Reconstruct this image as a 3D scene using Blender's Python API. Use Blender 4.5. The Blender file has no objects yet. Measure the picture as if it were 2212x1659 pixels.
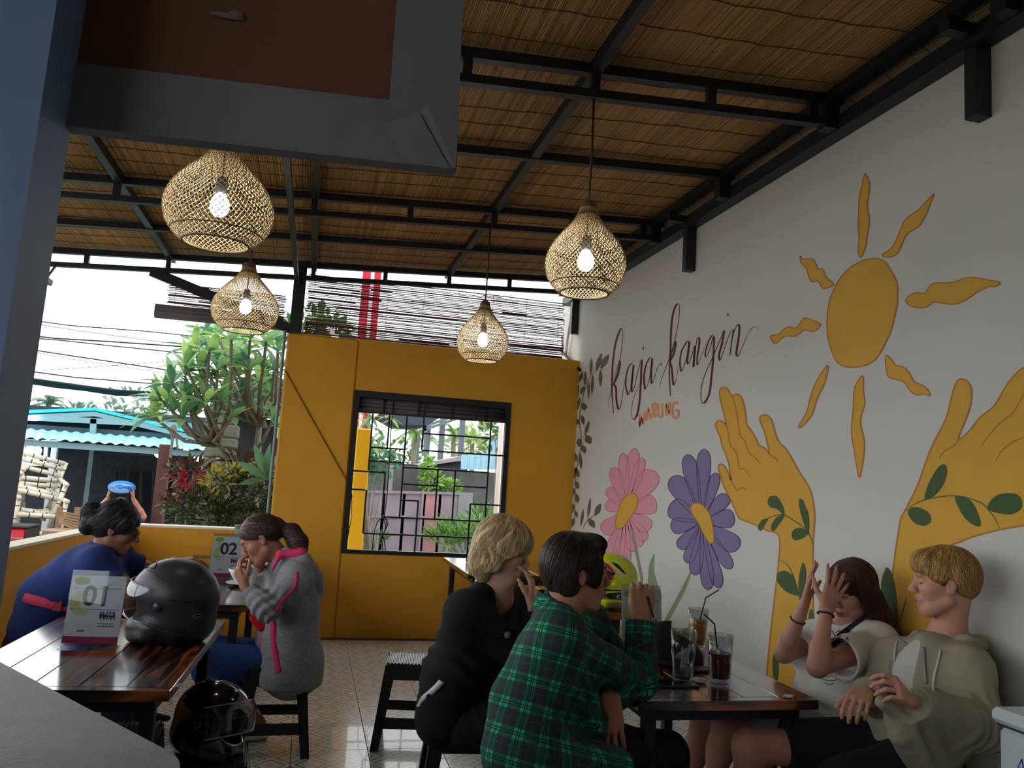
import bpy, bmesh, math, random
import numpy as np
from mathutils import Vector, Matrix
random.seed(7); RNG = np.random.default_rng(7)
PI = math.pi
C = bpy.context.scene.collection

# ------------------------------------------------------------ camera
H = 1.5; FPX = 1715.0
def _cam(yaw, pitch, roll):
    cy, sy = math.cos(yaw), math.sin(yaw)
    f = np.array([sy, cy, 0]); r = np.array([cy, -sy, 0]); u = np.array([0, 0, 1.])
    cp, sp = math.cos(pitch), math.sin(pitch)
    f2 = cp*f + sp*u; u2 = -sp*f + cp*u
    c, s = math.cos(roll), math.sin(roll)
    return np.array([c*r + s*u2, -(-s*r + c*u2), f2])
CM = _cam(0.24036, 0.11818, 0.060382)
cam_d = bpy.data.cameras.new('camera'); cam = bpy.data.objects.new('camera', cam_d); C.objects.link(cam)
cam_d.sensor_width = 36.0; cam_d.lens = 36.0*FPX/2212.0; cam_d.clip_start = 0.05; cam_d.clip_end = 300
mw = Matrix.Identity(4)
for i in range(3):
    mw[i][0] = CM[0][i]; mw[i][1] = -CM[1][i]; mw[i][2] = -CM[2][i]
mw[2][3] = H
cam.matrix_world = mw
bpy.context.scene.camera = cam

# ------------------------------------------------------------ sky, exposure
w = bpy.data.worlds.new('sky'); bpy.context.scene.world = w; w.use_nodes = True
wn = w.node_tree; bg = wn.nodes['Background']
tc = wn.nodes.new('ShaderNodeTexCoord'); sep = wn.nodes.new('ShaderNodeSeparateXYZ'); rp = wn.nodes.new('ShaderNodeValToRGB')
wn.links.new(tc.outputs['Generated'], sep.inputs[0]); wn.links.new(sep.outputs['Z'], rp.inputs[0])
rp.color_ramp.elements[0].color = (.93, .98, 1.0, 1); rp.color_ramp.elements[1].color = (1.0, 1.0, 1.0, 1)
wn.links.new(rp.outputs[0], bg.inputs[0]); bg.inputs[1].default_value = 2.7
vs = bpy.context.scene.view_settings
vs.view_transform = 'Standard'; vs.look = 'None'; vs.gamma = 1.0; vs.use_curve_mapping = False; vs.exposure = 0.0
cy_ = bpy.context.scene.cycles
cy_.max_bounces = 7; cy_.diffuse_bounces = 4; cy_.glossy_bounces = 3; cy_.transmission_bounces = 6; cy_.transparent_max_bounces = 12
cy_.sample_clamp_indirect = 4.0; cy_.caustics_reflective = False; cy_.caustics_refractive = False

# ------------------------------------------------------------ pixel of the photograph -> point of the place
def ray(x, y): return CM.T @ np.array([x-1106.0, y-829.5, FPX])
def az(x, y, z): d = ray(x, y); return Vector(d*((z-H)/d[2])) + Vector((0, 0, H))
def ax(x, y, X): d = ray(x, y); return Vector(d*(X/d[0])) + Vector((0, 0, H))
def ay(x, y, Y): d = ray(x, y); return Vector(d*(Y/d[1])) + Vector((0, 0, H))

# ------------------------------------------------------------ materials
def lin(c):
    return tuple(((v/255)/12.92 if v/255 <= .04045 else ((v/255+.055)/1.055)**2.4) for v in c)
MATS = {}
def mat(name, rgb, rough=.6, metal=0., spec=.5, noise=0., nscale=8., bump=0., bscale=60., coat=0., trans=0., ior=1.45,
        alpha=1., emit=0., stretch=None, attr=False, sheen=0., subs=0.):
    if name in MATS: return MATS[name]
    m = bpy.data.materials.new(name); m.use_nodes = True; nt = m.node_tree; b = nt.nodes['Principled BSDF']
    col = lin(rgb) + (1,)
    b.inputs['Base Color'].default_value = col; b.inputs['Roughness'].default_value = rough
    b.inputs['Metallic'].default_value = metal; b.inputs['Specular IOR Level'].default_value = spec
    b.inputs['Coat Weight'].default_value = coat; b.inputs['Transmission Weight'].default_value = trans
    b.inputs['IOR'].default_value = ior; b.inputs['Alpha'].default_value = alpha
    b.inputs['Sheen Weight'].default_value = sheen
    if subs: b.inputs['Subsurface Weight'].default_value = subs; b.inputs['Subsurface Radius'].default_value = (.01, .004, .002)
    if emit: b.inputs['Emission Color'].default_value = col; b.inputs['Emission Strength'].default_value = emit
    src = None
    tcn = nt.nodes.new('ShaderNodeTexCoord'); mp = nt.nodes.new('ShaderNodeMapping')
    nt.links.new(tcn.outputs['Object'], mp.inputs[0])
    if stretch: mp.inputs['Scale'].default_value = stretch
    if noise:
        n = nt.nodes.new('ShaderNodeTexNoise'); n.inputs['Scale'].default_value = nscale; n.inputs['Detail'].default_value = 5
        nt.links.new(mp.outputs[0], n.inputs['Vector'])
        mr = nt.nodes.new('ShaderNodeMapRange'); mr.inputs[1].default_value = .25; mr.inputs[2].default_value = .75
        mr.inputs[3].default_value = 1-noise; mr.inputs[4].default_value = 1+noise
        nt.links.new(n.outputs['Fac'], mr.inputs[0])
        mx = nt.nodes.new('ShaderNodeMix'); mx.data_type = 'RGBA'; mx.blend_type = 'MULTIPLY'; mx.inputs[0].default_value = 1
        mx.inputs[6].default_value = col; nt.links.new(mr.outputs[0], mx.inputs[7]); src = mx.outputs[2]
    if attr:
        a = nt.nodes.new('ShaderNodeAttribute'); a.attribute_name = 'tint'
        mx2 = nt.nodes.new('ShaderNodeMix'); mx2.data_type = 'RGBA'; mx2.blend_type = 'MULTIPLY'; mx2.inputs[0].default_value = 1
        if src is not None: nt.links.new(src, mx2.inputs[6])
        else: mx2.inputs[6].default_value = col
        nt.links.new(a.outputs['Color'], mx2.inputs[7]); src = mx2.outputs[2]
    if src is not None: nt.links.new(src, b.inputs['Base Color'])
    if bump:
        n2 = nt.nodes.new('ShaderNodeTexNoise'); n2.inputs['Scale'].default_value = bscale; n2.inputs['Detail'].default_value = 4
        nt.links.new(mp.outputs[0], n2.inputs['Vector'])
        bp = nt.nodes.new('ShaderNodeBump'); bp.inputs['Strength'].default_value = bump; bp.inputs['Distance'].default_value = .01
        nt.links.new(n2.outputs['Fac'], bp.inputs['Height']); nt.links.new(bp.outputs[0], b.inputs['Normal'])
    MATS[name] = m; return m
def nodes_of(m): return m.node_tree, m.node_tree.nodes['Principled BSDF']
def mnode(nt, op, a, b=None, c=None, clamp=False):
    n = nt.nodes.new('ShaderNodeMath'); n.operation = op; n.use_clamp = clamp
    for i, v in enumerate((a, b, c)):
        if v is None: continue
        if isinstance(v, (int, float)): n.inputs[i].default_value = v
        else: nt.links.new(v, n.inputs[i])
    return n.outputs[0]

# ------------------------------------------------------------ mesh collecting
class MB:
    def __init__(s): s.v = []; s.f = []; s.mi = []; s.tint = []; s.cur = 0; s.ct = None
    def add(s, vs, fs, mi=None):
        o = len(s.v); s.v += [tuple(v) for v in vs]
        for f in fs: s.f.append(tuple(i+o for i in f)); s.mi.append(s.cur if mi is None else mi)
        if s.ct is not None: s.tint += [s.ct]*len(vs)
        return s
    def frame(s, o, X, Y, Z, sx, sy, sz, bev=0.0, mi=None):
        """box about o with half-axes X*sx ..."""
        o = Vector(o); X = Vector(X)*sx; Y = Vector(Y)*sy; Z = Vector(Z)*sz
        if bev <= 0:
            vs = [o+a*X+b*Y+c*Z for a in (-1, 1) for b in (-1, 1) for c in (-1, 1)]
            fs = [(0, 1, 3, 2), (4, 6, 7, 5), (0, 4, 5, 1), (2, 3, 7, 6), (0, 2, 6, 4), (1, 5, 7, 3)]
            return s.add(vs, fs, mi)
        kx, ky, kz = 1-bev/sx, 1-bev/sy, 1-bev/sz
        vs = []
        for a in (-1, 1):
            for b in (-1, 1):
                for c in (-1, 1):
                    vs += [o+a*X+b*ky*Y+c*kz*Z, o+a*kx*X+b*Y+c*kz*Z, o+a*kx*X+b*ky*Y+c*Z]
        ix = lambda a, b, c, k: ((a > 0)*4+(b > 0)*2+(c > 0))*3+k
        fs = []
        for sg in (-1, 1):
            q = [(-1, -1), (1, -1), (1, 1), (-1, 1)]
            fs.append([ix(sg, a, b, 0) for a, b in q]); fs.append([ix(a, sg, b, 1) for a, b in q]); fs.append([ix(a, b, sg, 2) for a, b in q])
        for p in (-1, 1):
            for q in (-1, 1):
                fs.append([ix(p, q, -1, 0), ix(p, q, -1, 1), ix(p, q, 1, 1), ix(p, q, 1, 0)])
                fs.append([ix(p, -1, q, 0), ix(p, -1, q, 2), ix(p, 1, q, 2), ix(p, 1, q, 0)])
                fs.append([ix(-1, p, q, 1), ix(-1, p, q, 2), ix(1, p, q, 2), ix(1, p, q, 1)])
                for r in (-1, 1): fs.append([ix(p, q, r, 0), ix(p, q, r, 1), ix(p, q, r, 2)])
        return s.add(vs, fs, mi)
    def box(s, x0, x1, y0, y1, z0, z1, bev=0.0, mi=None):
        return s.frame(((x0+x1)/2, (y0+y1)/2, (z0+z1)/2), (1, 0, 0), (0, 1, 0), (0, 0, 1), abs(x1-x0)/2, abs(y1-y0)/2, abs(z1-z0)/2, bev, mi)
    def bar(s, a, b, w, h, up=(0, 0, 1), bev=0.0, mi=None):
        a = Vector(a); b = Vector(b); d = (b-a); L = d.length; d.normalize()
        u = Vector(up); x = d.cross(u)
        if x.length < 1e-4: x = d.cross(Vector((1, 0, 0)))
        x.normalize(); u = x.cross(d)
        return s.frame((a+b)/2, d, x, u, L/2, w/2, h/2, bev, mi)
    def tube(s, pts, r, n=8, caps=True, mi=None):
        pts = [Vector(p) for p in pts]; k = len(pts)
        rs = r if isinstance(r, (list, tuple)) else [r]*k
        vs = []; px = None
        for i, p in enumerate(pts):
            d = (pts[min(i+1, k-1)]-pts[max(i-1, 0)])
            if d.length < 1e-9: d = Vector((0, 0, 1))
            d.normalize()
            if px is None:
                px = d.cross(Vector((0, 0, 1)))
                if px.length < 1e-3: px = d.cross(Vector((1, 0, 0)))
            px = (px - d*px.dot(d)); px.normalize(); py = d.cross(px)
            for j in range(n):
                t = 2*PI*j/n; vs.append(p+px*(rs[i]*math.cos(t))+py*(rs[i]*math.sin(t)))
        fs = [(i*n+j, i*n+(j+1) % n, (i+1)*n+(j+1) % n, (i+1)*n+j) for i in range(k-1) for j in range(n)]
        if caps: fs += [tuple(range(n-1, -1, -1)), tuple(range((k-1)*n, k*n))]
        return s.add(vs, fs, mi)
    def lathe(s, prof, o=(0, 0, 0), n=24, mi=None, axis=None, closed=False):
        """prof: (r,z) list, bottom to top"""
        o = Vector(o); vs = []
        A = axis or ((1, 0, 0), (0, 1, 0), (0, 0, 1)); X, Y, Z = (Vector(a) for a in A)
        for r, z in prof:
            for j in range(n):
                t = 2*PI*j/n; vs.append(o+X*(r*math.cos(t))+Y*(r*math.sin(t))+Z*z)
        k = len(prof)
        fs = [(i*n+j, i*n+(j+1) % n, (i+1)*n+(j+1) % n, (i+1)*n+j) for i in range(k-1) for j in range(n)]
        if prof[0][0] > 1e-6 and closed: fs.append(tuple(range(n-1, -1, -1)))
        if prof[-1][0] > 1e-6 and closed: fs.append(tuple(range((k-1)*n, k*n)))
        return s.add(vs, fs, mi)
    def prism(s, poly, vec, mi=None):
        poly = [Vector(p) for p in poly]; vec = Vector(vec); n = len(poly)
        nrm = Vector((0, 0, 0))
        for i in range(n): nrm += poly[i].cross(poly[(i+1) % n])
        if nrm.dot(vec) > 0: poly = poly[::-1]
        vs = poly+[p+vec for p in poly]
        fs = [tuple(range(n)), tuple(range(2*n-1, n-1, -1))]
        fs += [(i, i+n, (i+1) % n+n, (i+1) % n) for i in range(n)]
        return s.add(vs, fs, mi)
    def ball(s, c, r, n=12, m=8, mi=None, R=None):
        c = Vector(c); rr = r if isinstance(r, (tuple, list)) else (r, r, r); vs = []
        for i in range(m+1):
            th = PI*i/m
            for j in range(n):
                ph = 2*PI*j/n
                v = Vector((rr[0]*math.sin(th)*math.cos(ph), rr[1]*math.sin(th)*math.sin(ph), rr[2]*math.cos(th)))
                vs.append(c+(R @ v if R is not None else v))
        fs = [(i*n+j, (i+1)*n+j, (i+1)*n+(j+1) % n, i*n+(j+1) % n) for i in range(m) for j in range(n)]
        return s.add(vs, fs, mi)
    def grid(s, fn, nu, nv, mi=None, closeu=False):
        vs = [fn(i/nu, j/nv) for i in range(nu+(0 if closeu else 1)) for j in range(nv+1)]
        N = nu if closeu else nu+1
        fs = [(i*(nv+1)+j, ((i+1) % N)*(nv+1)+j, ((i+1) % N)*(nv+1)+j+1, i*(nv+1)+j+1) for i in range(nu) for j in range(nv)]
        return s.add(vs, fs, mi)
    def build(s, name, m, parent=None, smooth=False, world=True, angle=None):
        me = bpy.data.meshes.new(name)
        off = Vector((0, 0, 0))
        if parent is not None and world:
            q = parent
            while q is not None: off += q.location; q = q.parent
        me.from_pydata([(v[0]-off[0], v[1]-off[1], v[2]-off[2]) for v in s.v], [], s.f)
        for mm in (m if isinstance(m, (list, tuple)) else [m]): me.materials.append(mm)
        if any(s.mi): me.polygons.foreach_set('material_index', s.mi)
        if s.tint and len(s.tint) == len(s.v):
            a = me.attributes.new('tint', 'FLOAT_COLOR', 'POINT')
            a.data.foreach_set('color', np.array([t if len(t) == 4 else tuple(t)+(1,) for t in s.tint], dtype=np.float32).ravel())
        if smooth:
            me.polygons.foreach_set('use_smooth', [True]*len(me.polygons))
            if angle is not None:
                try: me.set_sharp_from_angle(angle=angle)
                except Exception: pass
        me.update()
        o = bpy.data.objects.new(name, me); C.objects.link(o)
        if parent is not None: o.parent = parent
        return o

def tag(o, label=None, cat=None, group=None, kind=None):
    if label: o['label'] = label
    if cat: o['category'] = cat
    if group: o['group'] = group
    if kind: o['kind'] = kind
    return o
def thing(name, label, cat, loc=(0, 0, 0), rotz=0., group=None):
    o = bpy.data.objects.new(name, None); C.objects.link(o)
    o.location = loc; o.rotation_euler = (0, 0, rotz); o.empty_display_size = .1
    return tag(o, label, cat, group)
def struct(o, label=None): return tag(o, label, None, None, 'structure')
def copy_tree(o, parent=None, loc=None, rotz=None, label=None):
    c = o.copy(); C.objects.link(c)
    if parent is not None: c.parent = parent
    if loc is not None: c.location = loc
    if rotz is not None: c.rotation_euler = (0, 0, rotz)
    if label: c['label'] = label
    for ch in list(o.children): copy_tree(ch, c)
    return c
_TX = {}
def text_mesh(mb, txt, O, X, Y, size, mi=None, bold=0.0, align='CENTER', shear=0.0, lift=0.0, condense=1.0):
    """flat lettering laid on a surface: O origin, X along the line, Y up the letters"""
    key = (txt, bold, align, shear)
    if key not in _TX:
        cu = bpy.data.curves.new('t', 'FONT'); cu.body = txt; cu.size = 1; cu.align_x = align; cu.offset = bold; cu.shear = shear
        cu.resolution_u = 3
        ob = bpy.data.objects.new('t', cu); C.objects.link(ob)
        dg = bpy.context.evaluated_depsgraph_get(); me = ob.evaluated_get(dg).to_mesh()
        _TX[key] = ([tuple(v.co) for v in me.vertices], [tuple(p.vertices) for p in me.polygons])
        ob.evaluated_get(dg).to_mesh_clear(); bpy.data.objects.remove(ob); bpy.data.curves.remove(cu)
    vs, fs = _TX[key]; X = Vector(X).normalized(); Y = Vector(Y).normalized(); N = X.cross(Y)
    mb.add([Vector(O)+X*(v[0]*size*condense)+Y*(v[1]*size)+N*lift for v in vs], fs, mi)
    return mb

def thin_glass(name, tint, base=.05, gain=.75, rough=.03):
    if name in MATS: return MATS[name]
    m = bpy.data.materials.new(name); m.use_nodes = True; nt = m.node_tree; nt.nodes.remove(nt.nodes['Principled BSDF'])
    tr = nt.nodes.new('ShaderNodeBsdfTransparent'); tr.inputs[0].default_value = lin(tint)+(1,)
    gl = nt.nodes.new('ShaderNodeBsdfGlossy'); gl.inputs['Roughness'].default_value = rough
    lw = nt.nodes.new('ShaderNodeLayerWeight'); lw.inputs[0].default_value = .35
    fac = mnode(nt, 'ADD', mnode(nt, 'MULTIPLY', mnode(nt, 'POWER', lw.outputs['Facing'], 2.2), gain), base, clamp=True)
    mx = nt.nodes.new('ShaderNodeMixShader'); nt.links.new(fac, mx.inputs[0]); nt.links.new(tr.outputs[0], mx.inputs[1]); nt.links.new(gl.outputs[0], mx.inputs[2])
    nt.links.new(mx.outputs[0], nt.nodes['Material Output'].inputs[0]); MATS[name] = m; return m
# common materials
STEEL = mat('black_painted_steel', (30, 33, 38), .45, noise=.15, nscale=20)
YELLOW = mat('yellow_wall_paint', (222, 160, 44), .7, noise=.06, nscale=3, bump=.12, bscale=50)
WHITEW = mat('white_wall_paint', (205, 203, 198), .75, noise=.04, nscale=1.2, bump=.06, bscale=70)
CAPW = mat('white_wall_cap', (235, 228, 205), .7)
BLACKPL = mat('black_plastic', (26, 27, 33), .38, noise=.1, nscale=30)
# ============================================================ the setting
XW = 2.52; YB = 7.49; ZG = -0.72
def roofz(x): return 3.335+.063*x
def mat_tiles():
    m = mat('patterned_floor_tile', (205, 203, 192), .24, spec=.5, coat=.4)
    nt, b = nodes_of(m)
    tcn = nt.nodes.new('ShaderNodeTexCoord'); sp = nt.nodes.new('ShaderNodeSeparateXYZ'); nt.links.new(tcn.outputs['Object'], sp.inputs[0])
    x = mnode(nt, 'MULTIPLY', sp.outputs[0], 5.0); y = mnode(nt, 'MULTIPLY', sp.outputs[1], 5.0)
    a = mnode(nt, 'ADD', x, y); c = mnode(nt, 'SUBTRACT', x, y)
    fa = mnode(nt, 'ABSOLUTE', mnode(nt, 'SUBTRACT', mnode(nt, 'FRACT', a), .5))
    fc = mnode(nt, 'ABSOLUTE', mnode(nt, 'SUBTRACT', mnode(nt, 'FRACT', c), .5))
    d = mnode(nt, 'MAXIMUM', fa, fc)
    sm = mnode(nt, 'MULTIPLY', mnode(nt, 'ADD', fa, fc), .525)
    d2 = mnode(nt, 'MAXIMUM', d, sm)
    def band(v, c0, h):
        return mnode(nt, 'LESS_THAN', mnode(nt, 'ABSOLUTE', mnode(nt, 'SUBTRACT', v, c0)), h)
    ring = band(d2, .385, .026)
    core = band(d2, .07, .035)
    core = mnode(nt, 'MULTIPLY', core, .45)
    tot = mnode(nt, 'MAXIMUM', ring, core)
    nz = nt.nodes.new('ShaderNodeTexNoise'); nz.inputs['Scale'].default_value = 6; nt.links.new(tcn.outputs['Object'], nz.inputs['Vector'])
    tot = mnode(nt, 'MULTIPLY', tot, mnode(nt, 'ADD', mnode(nt, 'MULTIPLY', nz.outputs['Fac'], .5), .6))
    mx = nt.nodes.new('ShaderNodeMix'); mx.data_type = 'RGBA'
    nt.links.new(tot, mx.inputs[0]); mx.inputs[6].default_value = lin((205, 203, 192))+(1,); mx.inputs[7].default_value = lin((58, 58, 54))+(1,)
    nt.links.new(mx.outputs[2], b.inputs['Base Color'])
    return m
GROUT = mat('dark_grout', (70, 68, 64), .8)
fl = MB().box(-2.3, 2.66, -2.2, 7.62, ZG, -.012).build('floor', GROUT); struct(fl, 'patterned tile floor of the cafe')
TM = mat_tiles()
tile_me = None; TS = .4
nx0, ny0 = .43, 4.53
for i in range(-7, 6):
    for j in range(-12, 8):
        x0 = nx0+i*TS; y0 = ny0+j*TS
        if y0 < 1.2 or y0 > 7.3: continue
        if x0+TS < -2.0+.09*(y0-1) or x0 > 2.5: continue
        w_ = min(x0+TS, 2.515)-x0; h_ = min(y0+TS, 7.485)-y0
        full = w_ > .399 and h_ > .399
        if full and tile_me is not None:
            o = bpy.data.objects.new('tile', tile_me); C.objects.link(o); o.parent = fl; o.location = (x0, y0, 0); continue
        o = MB().frame((w_/2, h_/2, -.008), (1, 0, 0), (0, 1, 0), (0, 0, 1), w_/2-.0015, h_/2-.0015, .008, .0012).build('tile', TM, fl, world=False)
        o.location = (x0, y0, 0)
        if full and tile_me is None: tile_me = o.data

# right wall with the mural, back wall with the window, wall behind the camera, low street wall
wr = MB().box(XW, XW+.15, -2.2, 8.1, ZG, 3.72).build('wall_right', WHITEW); struct(wr, 'white wall painted with a mural')
WX0, WX1, WZ0, WZ1 = .34, 1.84, .735, 2.23
b = MB()
b.box(-.31, WX0, YB, YB+.13, ZG, 2.71, .018); b.box(WX1, XW-.001, YB, YB+.13, ZG, 2.71); b.box(WX0, WX1, YB, YB+.13, ZG, WZ0); b.box(WX0, WX1, YB, YB+.13, WZ1, 2.71)
wb = b.build('wall_back', YELLOW); struct(wb, 'yellow back wall with a barred window')
# hairline crack / cord running down the back wall
pts = [ay(616, 800, YB-.006), ay(660, 880, YB-.006), ay(705, 960, YB-.006), ay(747, 1035, YB-.006)]
MB().tube(pts, .006, 6).build('wall_cord', mat('ochre_cord', (120, 80, 20), .8), wb)
MB().tube([(-.335, YB-.005, .9), (-.335, YB-.005, 2.72)], .014, 8).build('conduit', mat('grey_conduit', (120, 128, 128), .5), wb)
wf = MB().box(-2.6, XW+.15, -2.35, -2.2, ZG, 3.75).build('wall_front', mat('kitchen_wall', (120, 112, 100), .8)); struct(wf, 'wall behind the serving counter')

def low_wall():
    P = [(-2.26, -1.0), (-1.68, 5.2), (-1.50, 7.4), (-.31, 7.42)]
    t = .13
    outer = [(-2.26-t, -1.0), (-1.68-t, 5.2), (-1.50-t*.7, 7.4+t), (-.31, 7.42+t)]
    poly = [Vector((x, y, ZG)) for x, y in P]+[Vector((x, y, ZG)) for x, y in outer[::-1]]
    o = MB().prism(poly, (0, 0, .905-ZG)).build('wall_left', YELLOW); struct(o, 'low yellow street wall with white top')
    g = .006
    P2 = [(x+g, y-(g if i > 1 else 0)) for i, (x, y) in enumerate(P)]; O2 = [(x-g, y+(g if i > 1 else 0)) for i, (x, y) in enumerate(outer)]
    poly = [Vector((x, y, .905)) for x, y in P2]+[Vector((x, y, .905)) for x, y in O2[::-1]]
    MB().prism(poly, (0, 0, .018)).build('wall_cap', CAPW, o)
    return o
low_wall()

# window: steel frame, grille bars, rolled blind
w1 = MB()
fw = .045
w1.box(WX0, WX0+fw, YB-.01, YB+.05, WZ0, WZ1); w1.box(WX1-fw, WX1, YB-.01, YB+.05, WZ0, WZ1)
w1.box(WX0+fw, WX1-fw, YB-.01, YB+.05, WZ0, WZ0+.035); w1.box(WX0+fw, WX1-fw, YB-.01, YB+.05, WZ1-.06, WZ1)
win = w1.build('window_1', STEEL); struct(win, 'square window with a black steel grille of offset rectangles')
def zp(u, v): return ay(700+u*.2532, 820+v*.2532, YB+.02)
VB = [(418, 285, 378, 775), (560, 295, 540, 580), (712, 310, 640, 1180), (862, 175, 835, 600), (1305, 205, 1297, 345), (1425, 355, 1373, 1210), (972, 765, 942, 1195),
      (1120, 775, 1092, 1200), (805, 1037, 768, 1490), (1248, 1060, 1220, 1500), (522, 795, 492, 1170), (360, 940, 333, 1312)]
HB = [(260, 275, 862, 312), (850, 318, 1297, 345), (1425, 355, 1560, 358), (845, 460, 1415, 500), (835, 600, 1545, 655), (400, 575, 688, 597), (390, 692, 680, 712),
      (225, 775, 525, 795), (680, 748, 1395, 795), (215, 935, 350, 940), (670, 890, 960, 908), (1118, 910, 1385, 922), (492, 1170, 1373, 1210), (660, 1027, 808, 1037),
      (1248, 1060, 1520, 1075), (335, 1312, 1300, 1350)]
for a, b_, c, d in VB:
    p, q = zp(a, b_), zp(c, d); x = (p.x+q.x)/2
    MB().box(x-.0075, x+.0075, YB+.012, YB+.027, min(p.z, q.z), max(p.z, q.z)).build('grille_bar', STEEL, win)
for a, b_, c, d in HB:
    p, q = zp(a, b_), zp(c, d); z = (p.z+q.z)/2; x0, x1 = sorted((p.x, q.x))
    if a == 335: x1 = WX1-fw
    MB().box(max(x0, WX0+.02), min(x1, WX1-.02), YB+.0125, YB+.0265, z-.0075, z+.0075).build('grille_bar', STEEL, win)
# ---- roof: steel trusses, purlins, reed matting
def beam_x(y, zoff, x0=-3.0, x1=2.47, w_=.05, h_=.05):
    return MB().bar((x0, y, roofz(x0)+zoff+h_/2), (x1, y, roofz(x1)+zoff+h_/2), w_, h_)
roof = MB().box(-3.3, 2.66, -2.35, 8.2, 3.9, 3.93)
rv = []
for x in (-3.3, 2.60):
    for y in (-2.35, 7.75): rv.append((x, y, roofz(x)+.10))
sh = MB(); sh.prism([rv[0], rv[1], rv[3], rv[2]], (0, 0, .03))  # unseen sheet over the matting, added to block the sky light
ce = sh.build('ceiling', mat('roof_sheet', (60, 50, 40), .9)); struct(ce, 'sloping cafe ceiling lined with bamboo reed matting')
REED = mat('bamboo_reed', (176, 140, 84), .55, noise=.22, nscale=3, stretch=(1, .25, 1), attr=True)
rb = MB()
x = -3.25
while x < 2.505:
    wd = random.uniform(.0085, .0115); y = -2.0+random.uniform(-1.5, 0)
    while y < 7.72:
        L = random.choice((1.2, 1.8, 2.4))*random.uniform(.8, 1.1); y1 = min(y+L, 7.72)
        y0 = max(y, -2.2)
        if y1 > y0+.02:
            t = random.uniform(.62, 1.12)
            if random.random() < .06: t *= .62
            rb.ct = (t, t*random.uniform(.94, 1.0), t*random.uniform(.86, .98))
            sag = 0 if x < 2.38 else -(x-2.38)*.75
            z = roofz(x)+.075+sag+random.uniform(-.0015, .0015); r = wd*.46
            vs = []
            for yy in (y0, y1):
                for k in range(4):
                    th = PI+PI*k/3; vs.append((x+wd/2+r*math.cos(th), yy, z+r*.8*math.sin(th)))
            rb.add(vs, [(0, 1, 5, 4), (1, 2, 6, 5), (2, 3, 7, 6)])
        y = y1+.004
    x += wd
ro = rb.build('reed_matting', REED, ce, smooth=True); ro['kind'] = 'stuff'
tw = MB(); yy = -1.9
TW = mat('brown_twine', (92, 58, 34), .9)
while yy < 7.6:
    ph = random.uniform(0, 6)
    for (a, b_) in ((-3.2, 2.38),):
        pts = []
        n = 60
        for i in range(n+1):
            xx = a+(b_-a)*i/n
            pts.append((xx, yy+.018*math.sin(xx*2.3+ph)+.006*math.sin(xx*23+ph)+random.uniform(-.003, .003), roofz(xx)+.0695))
        pts.append((2.505, yy+.01, roofz(2.505)+.07-.094))
        tw.tube(pts, .0026, 4)
    yy += random.uniform(.2, .27)
o = tw.build('binding_twine', TW, ce); o['kind'] = 'stuff'
TRY = [1.25, 2.3, 3.37, 4.45, 5.5, 6.55, 7.46]
for i, y in enumerate(TRY):
    beam_x(y, 0).build('roof_beam', STEEL, ce)
    if i in (0, 2, 4, 6):
        beam_x(y, -.118, h_=.04).build('truss_chord', STEEL, ce)
        n = 9
        xs = [-2.45, -2.04, -1.38, -.74, -.13, .53, 1.14, 1.74, 2.30]
        for xq in xs: MB().box(xq-.02, xq+.02, y-.02, y+.02, roofz(xq)-.08, roofz(xq)+.005).build('truss_strut', STEEL, ce)
for xq in (-2.65, -1.37, -.13, 1.14):
    MB().bar((xq, -2.2, roofz(xq)+.035), (xq, 7.6, roofz(xq)+.035), .05, .06).build('rafter', STEEL, ce)
MB().bar((2.40, -2.2, roofz(2.4)+.025), (2.40, 7.6, roofz(2.4)+.025), .07, .05).build('rafter', STEEL, ce)
MB().bar((-.27, 2.2, 3.15), (-.27, 7.42, 3.18), .035, .05).build('tie_bar', STEEL, ce)
# rail along the right wall and its brackets
ra = MB().box(2.43, 2.515, -2.2, 7.9, 3.345, 3.425).build('wall_rail', STEEL); struct(ra, 'black steel rail along the top of the mural wall')
for y in TRY: MB().box(2.36, 2.44, y-.035, y+.035, 3.35, roofz(2.4)+.01).build('rail_post', STEEL, ra)
for (y, z0) in ((2.52, 3.05), (5.06, 3.035), (7.62, 3.0)):
    MB().box(2.445, 2.518, y-.03, y+.03, z0, 3.42).build('wall_bracket', STEEL, ra)
    MB().bar((2.30, y-.02, 3.40), (2.46, y-.02, 3.40), .05, .05).build('bracket_stub', STEEL, ra)
    MB().bar((2.33, y-.02, 3.40), (2.33, y-.02, 3.45), .02, .045).build('bracket_stub', STEEL, ra)
# corner post on the back wall and its knee brace
cp = MB().box(-.30, -.19, YB+.0, YB+.06, 2.712, roofz(-.25)+.01).build('pillar_1', STEEL); struct(cp, 'black steel post standing on the corner of the back wall')
MB().bar((-.28, YB+.02, 2.74), (-1.52, YB-.01, 3.13), .05, .085).build('knee_brace', STEEL, cp)
# foreground pillar
p = [ay(115, 262, 1.15), ay(8, 980, 1.15)]; d = (p[1]-p[0]); lo = p[0]+d*2.4; hi = p[0]-d*1.6
PIL = mat('dark_slate_paint', (112, 138, 176), .5, noise=.1, nscale=5)
fp = MB().prism([(hi.x, 1.1, hi.z), (lo.x, 1.1, lo.z), (lo.x-.22, 1.1, lo.z), (hi.x-.22, 1.1, hi.z)], (0, .12, 0)).build('pillar_2', PIL); struct(fp, 'dark blue grey post at the left edge of the view')
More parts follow.
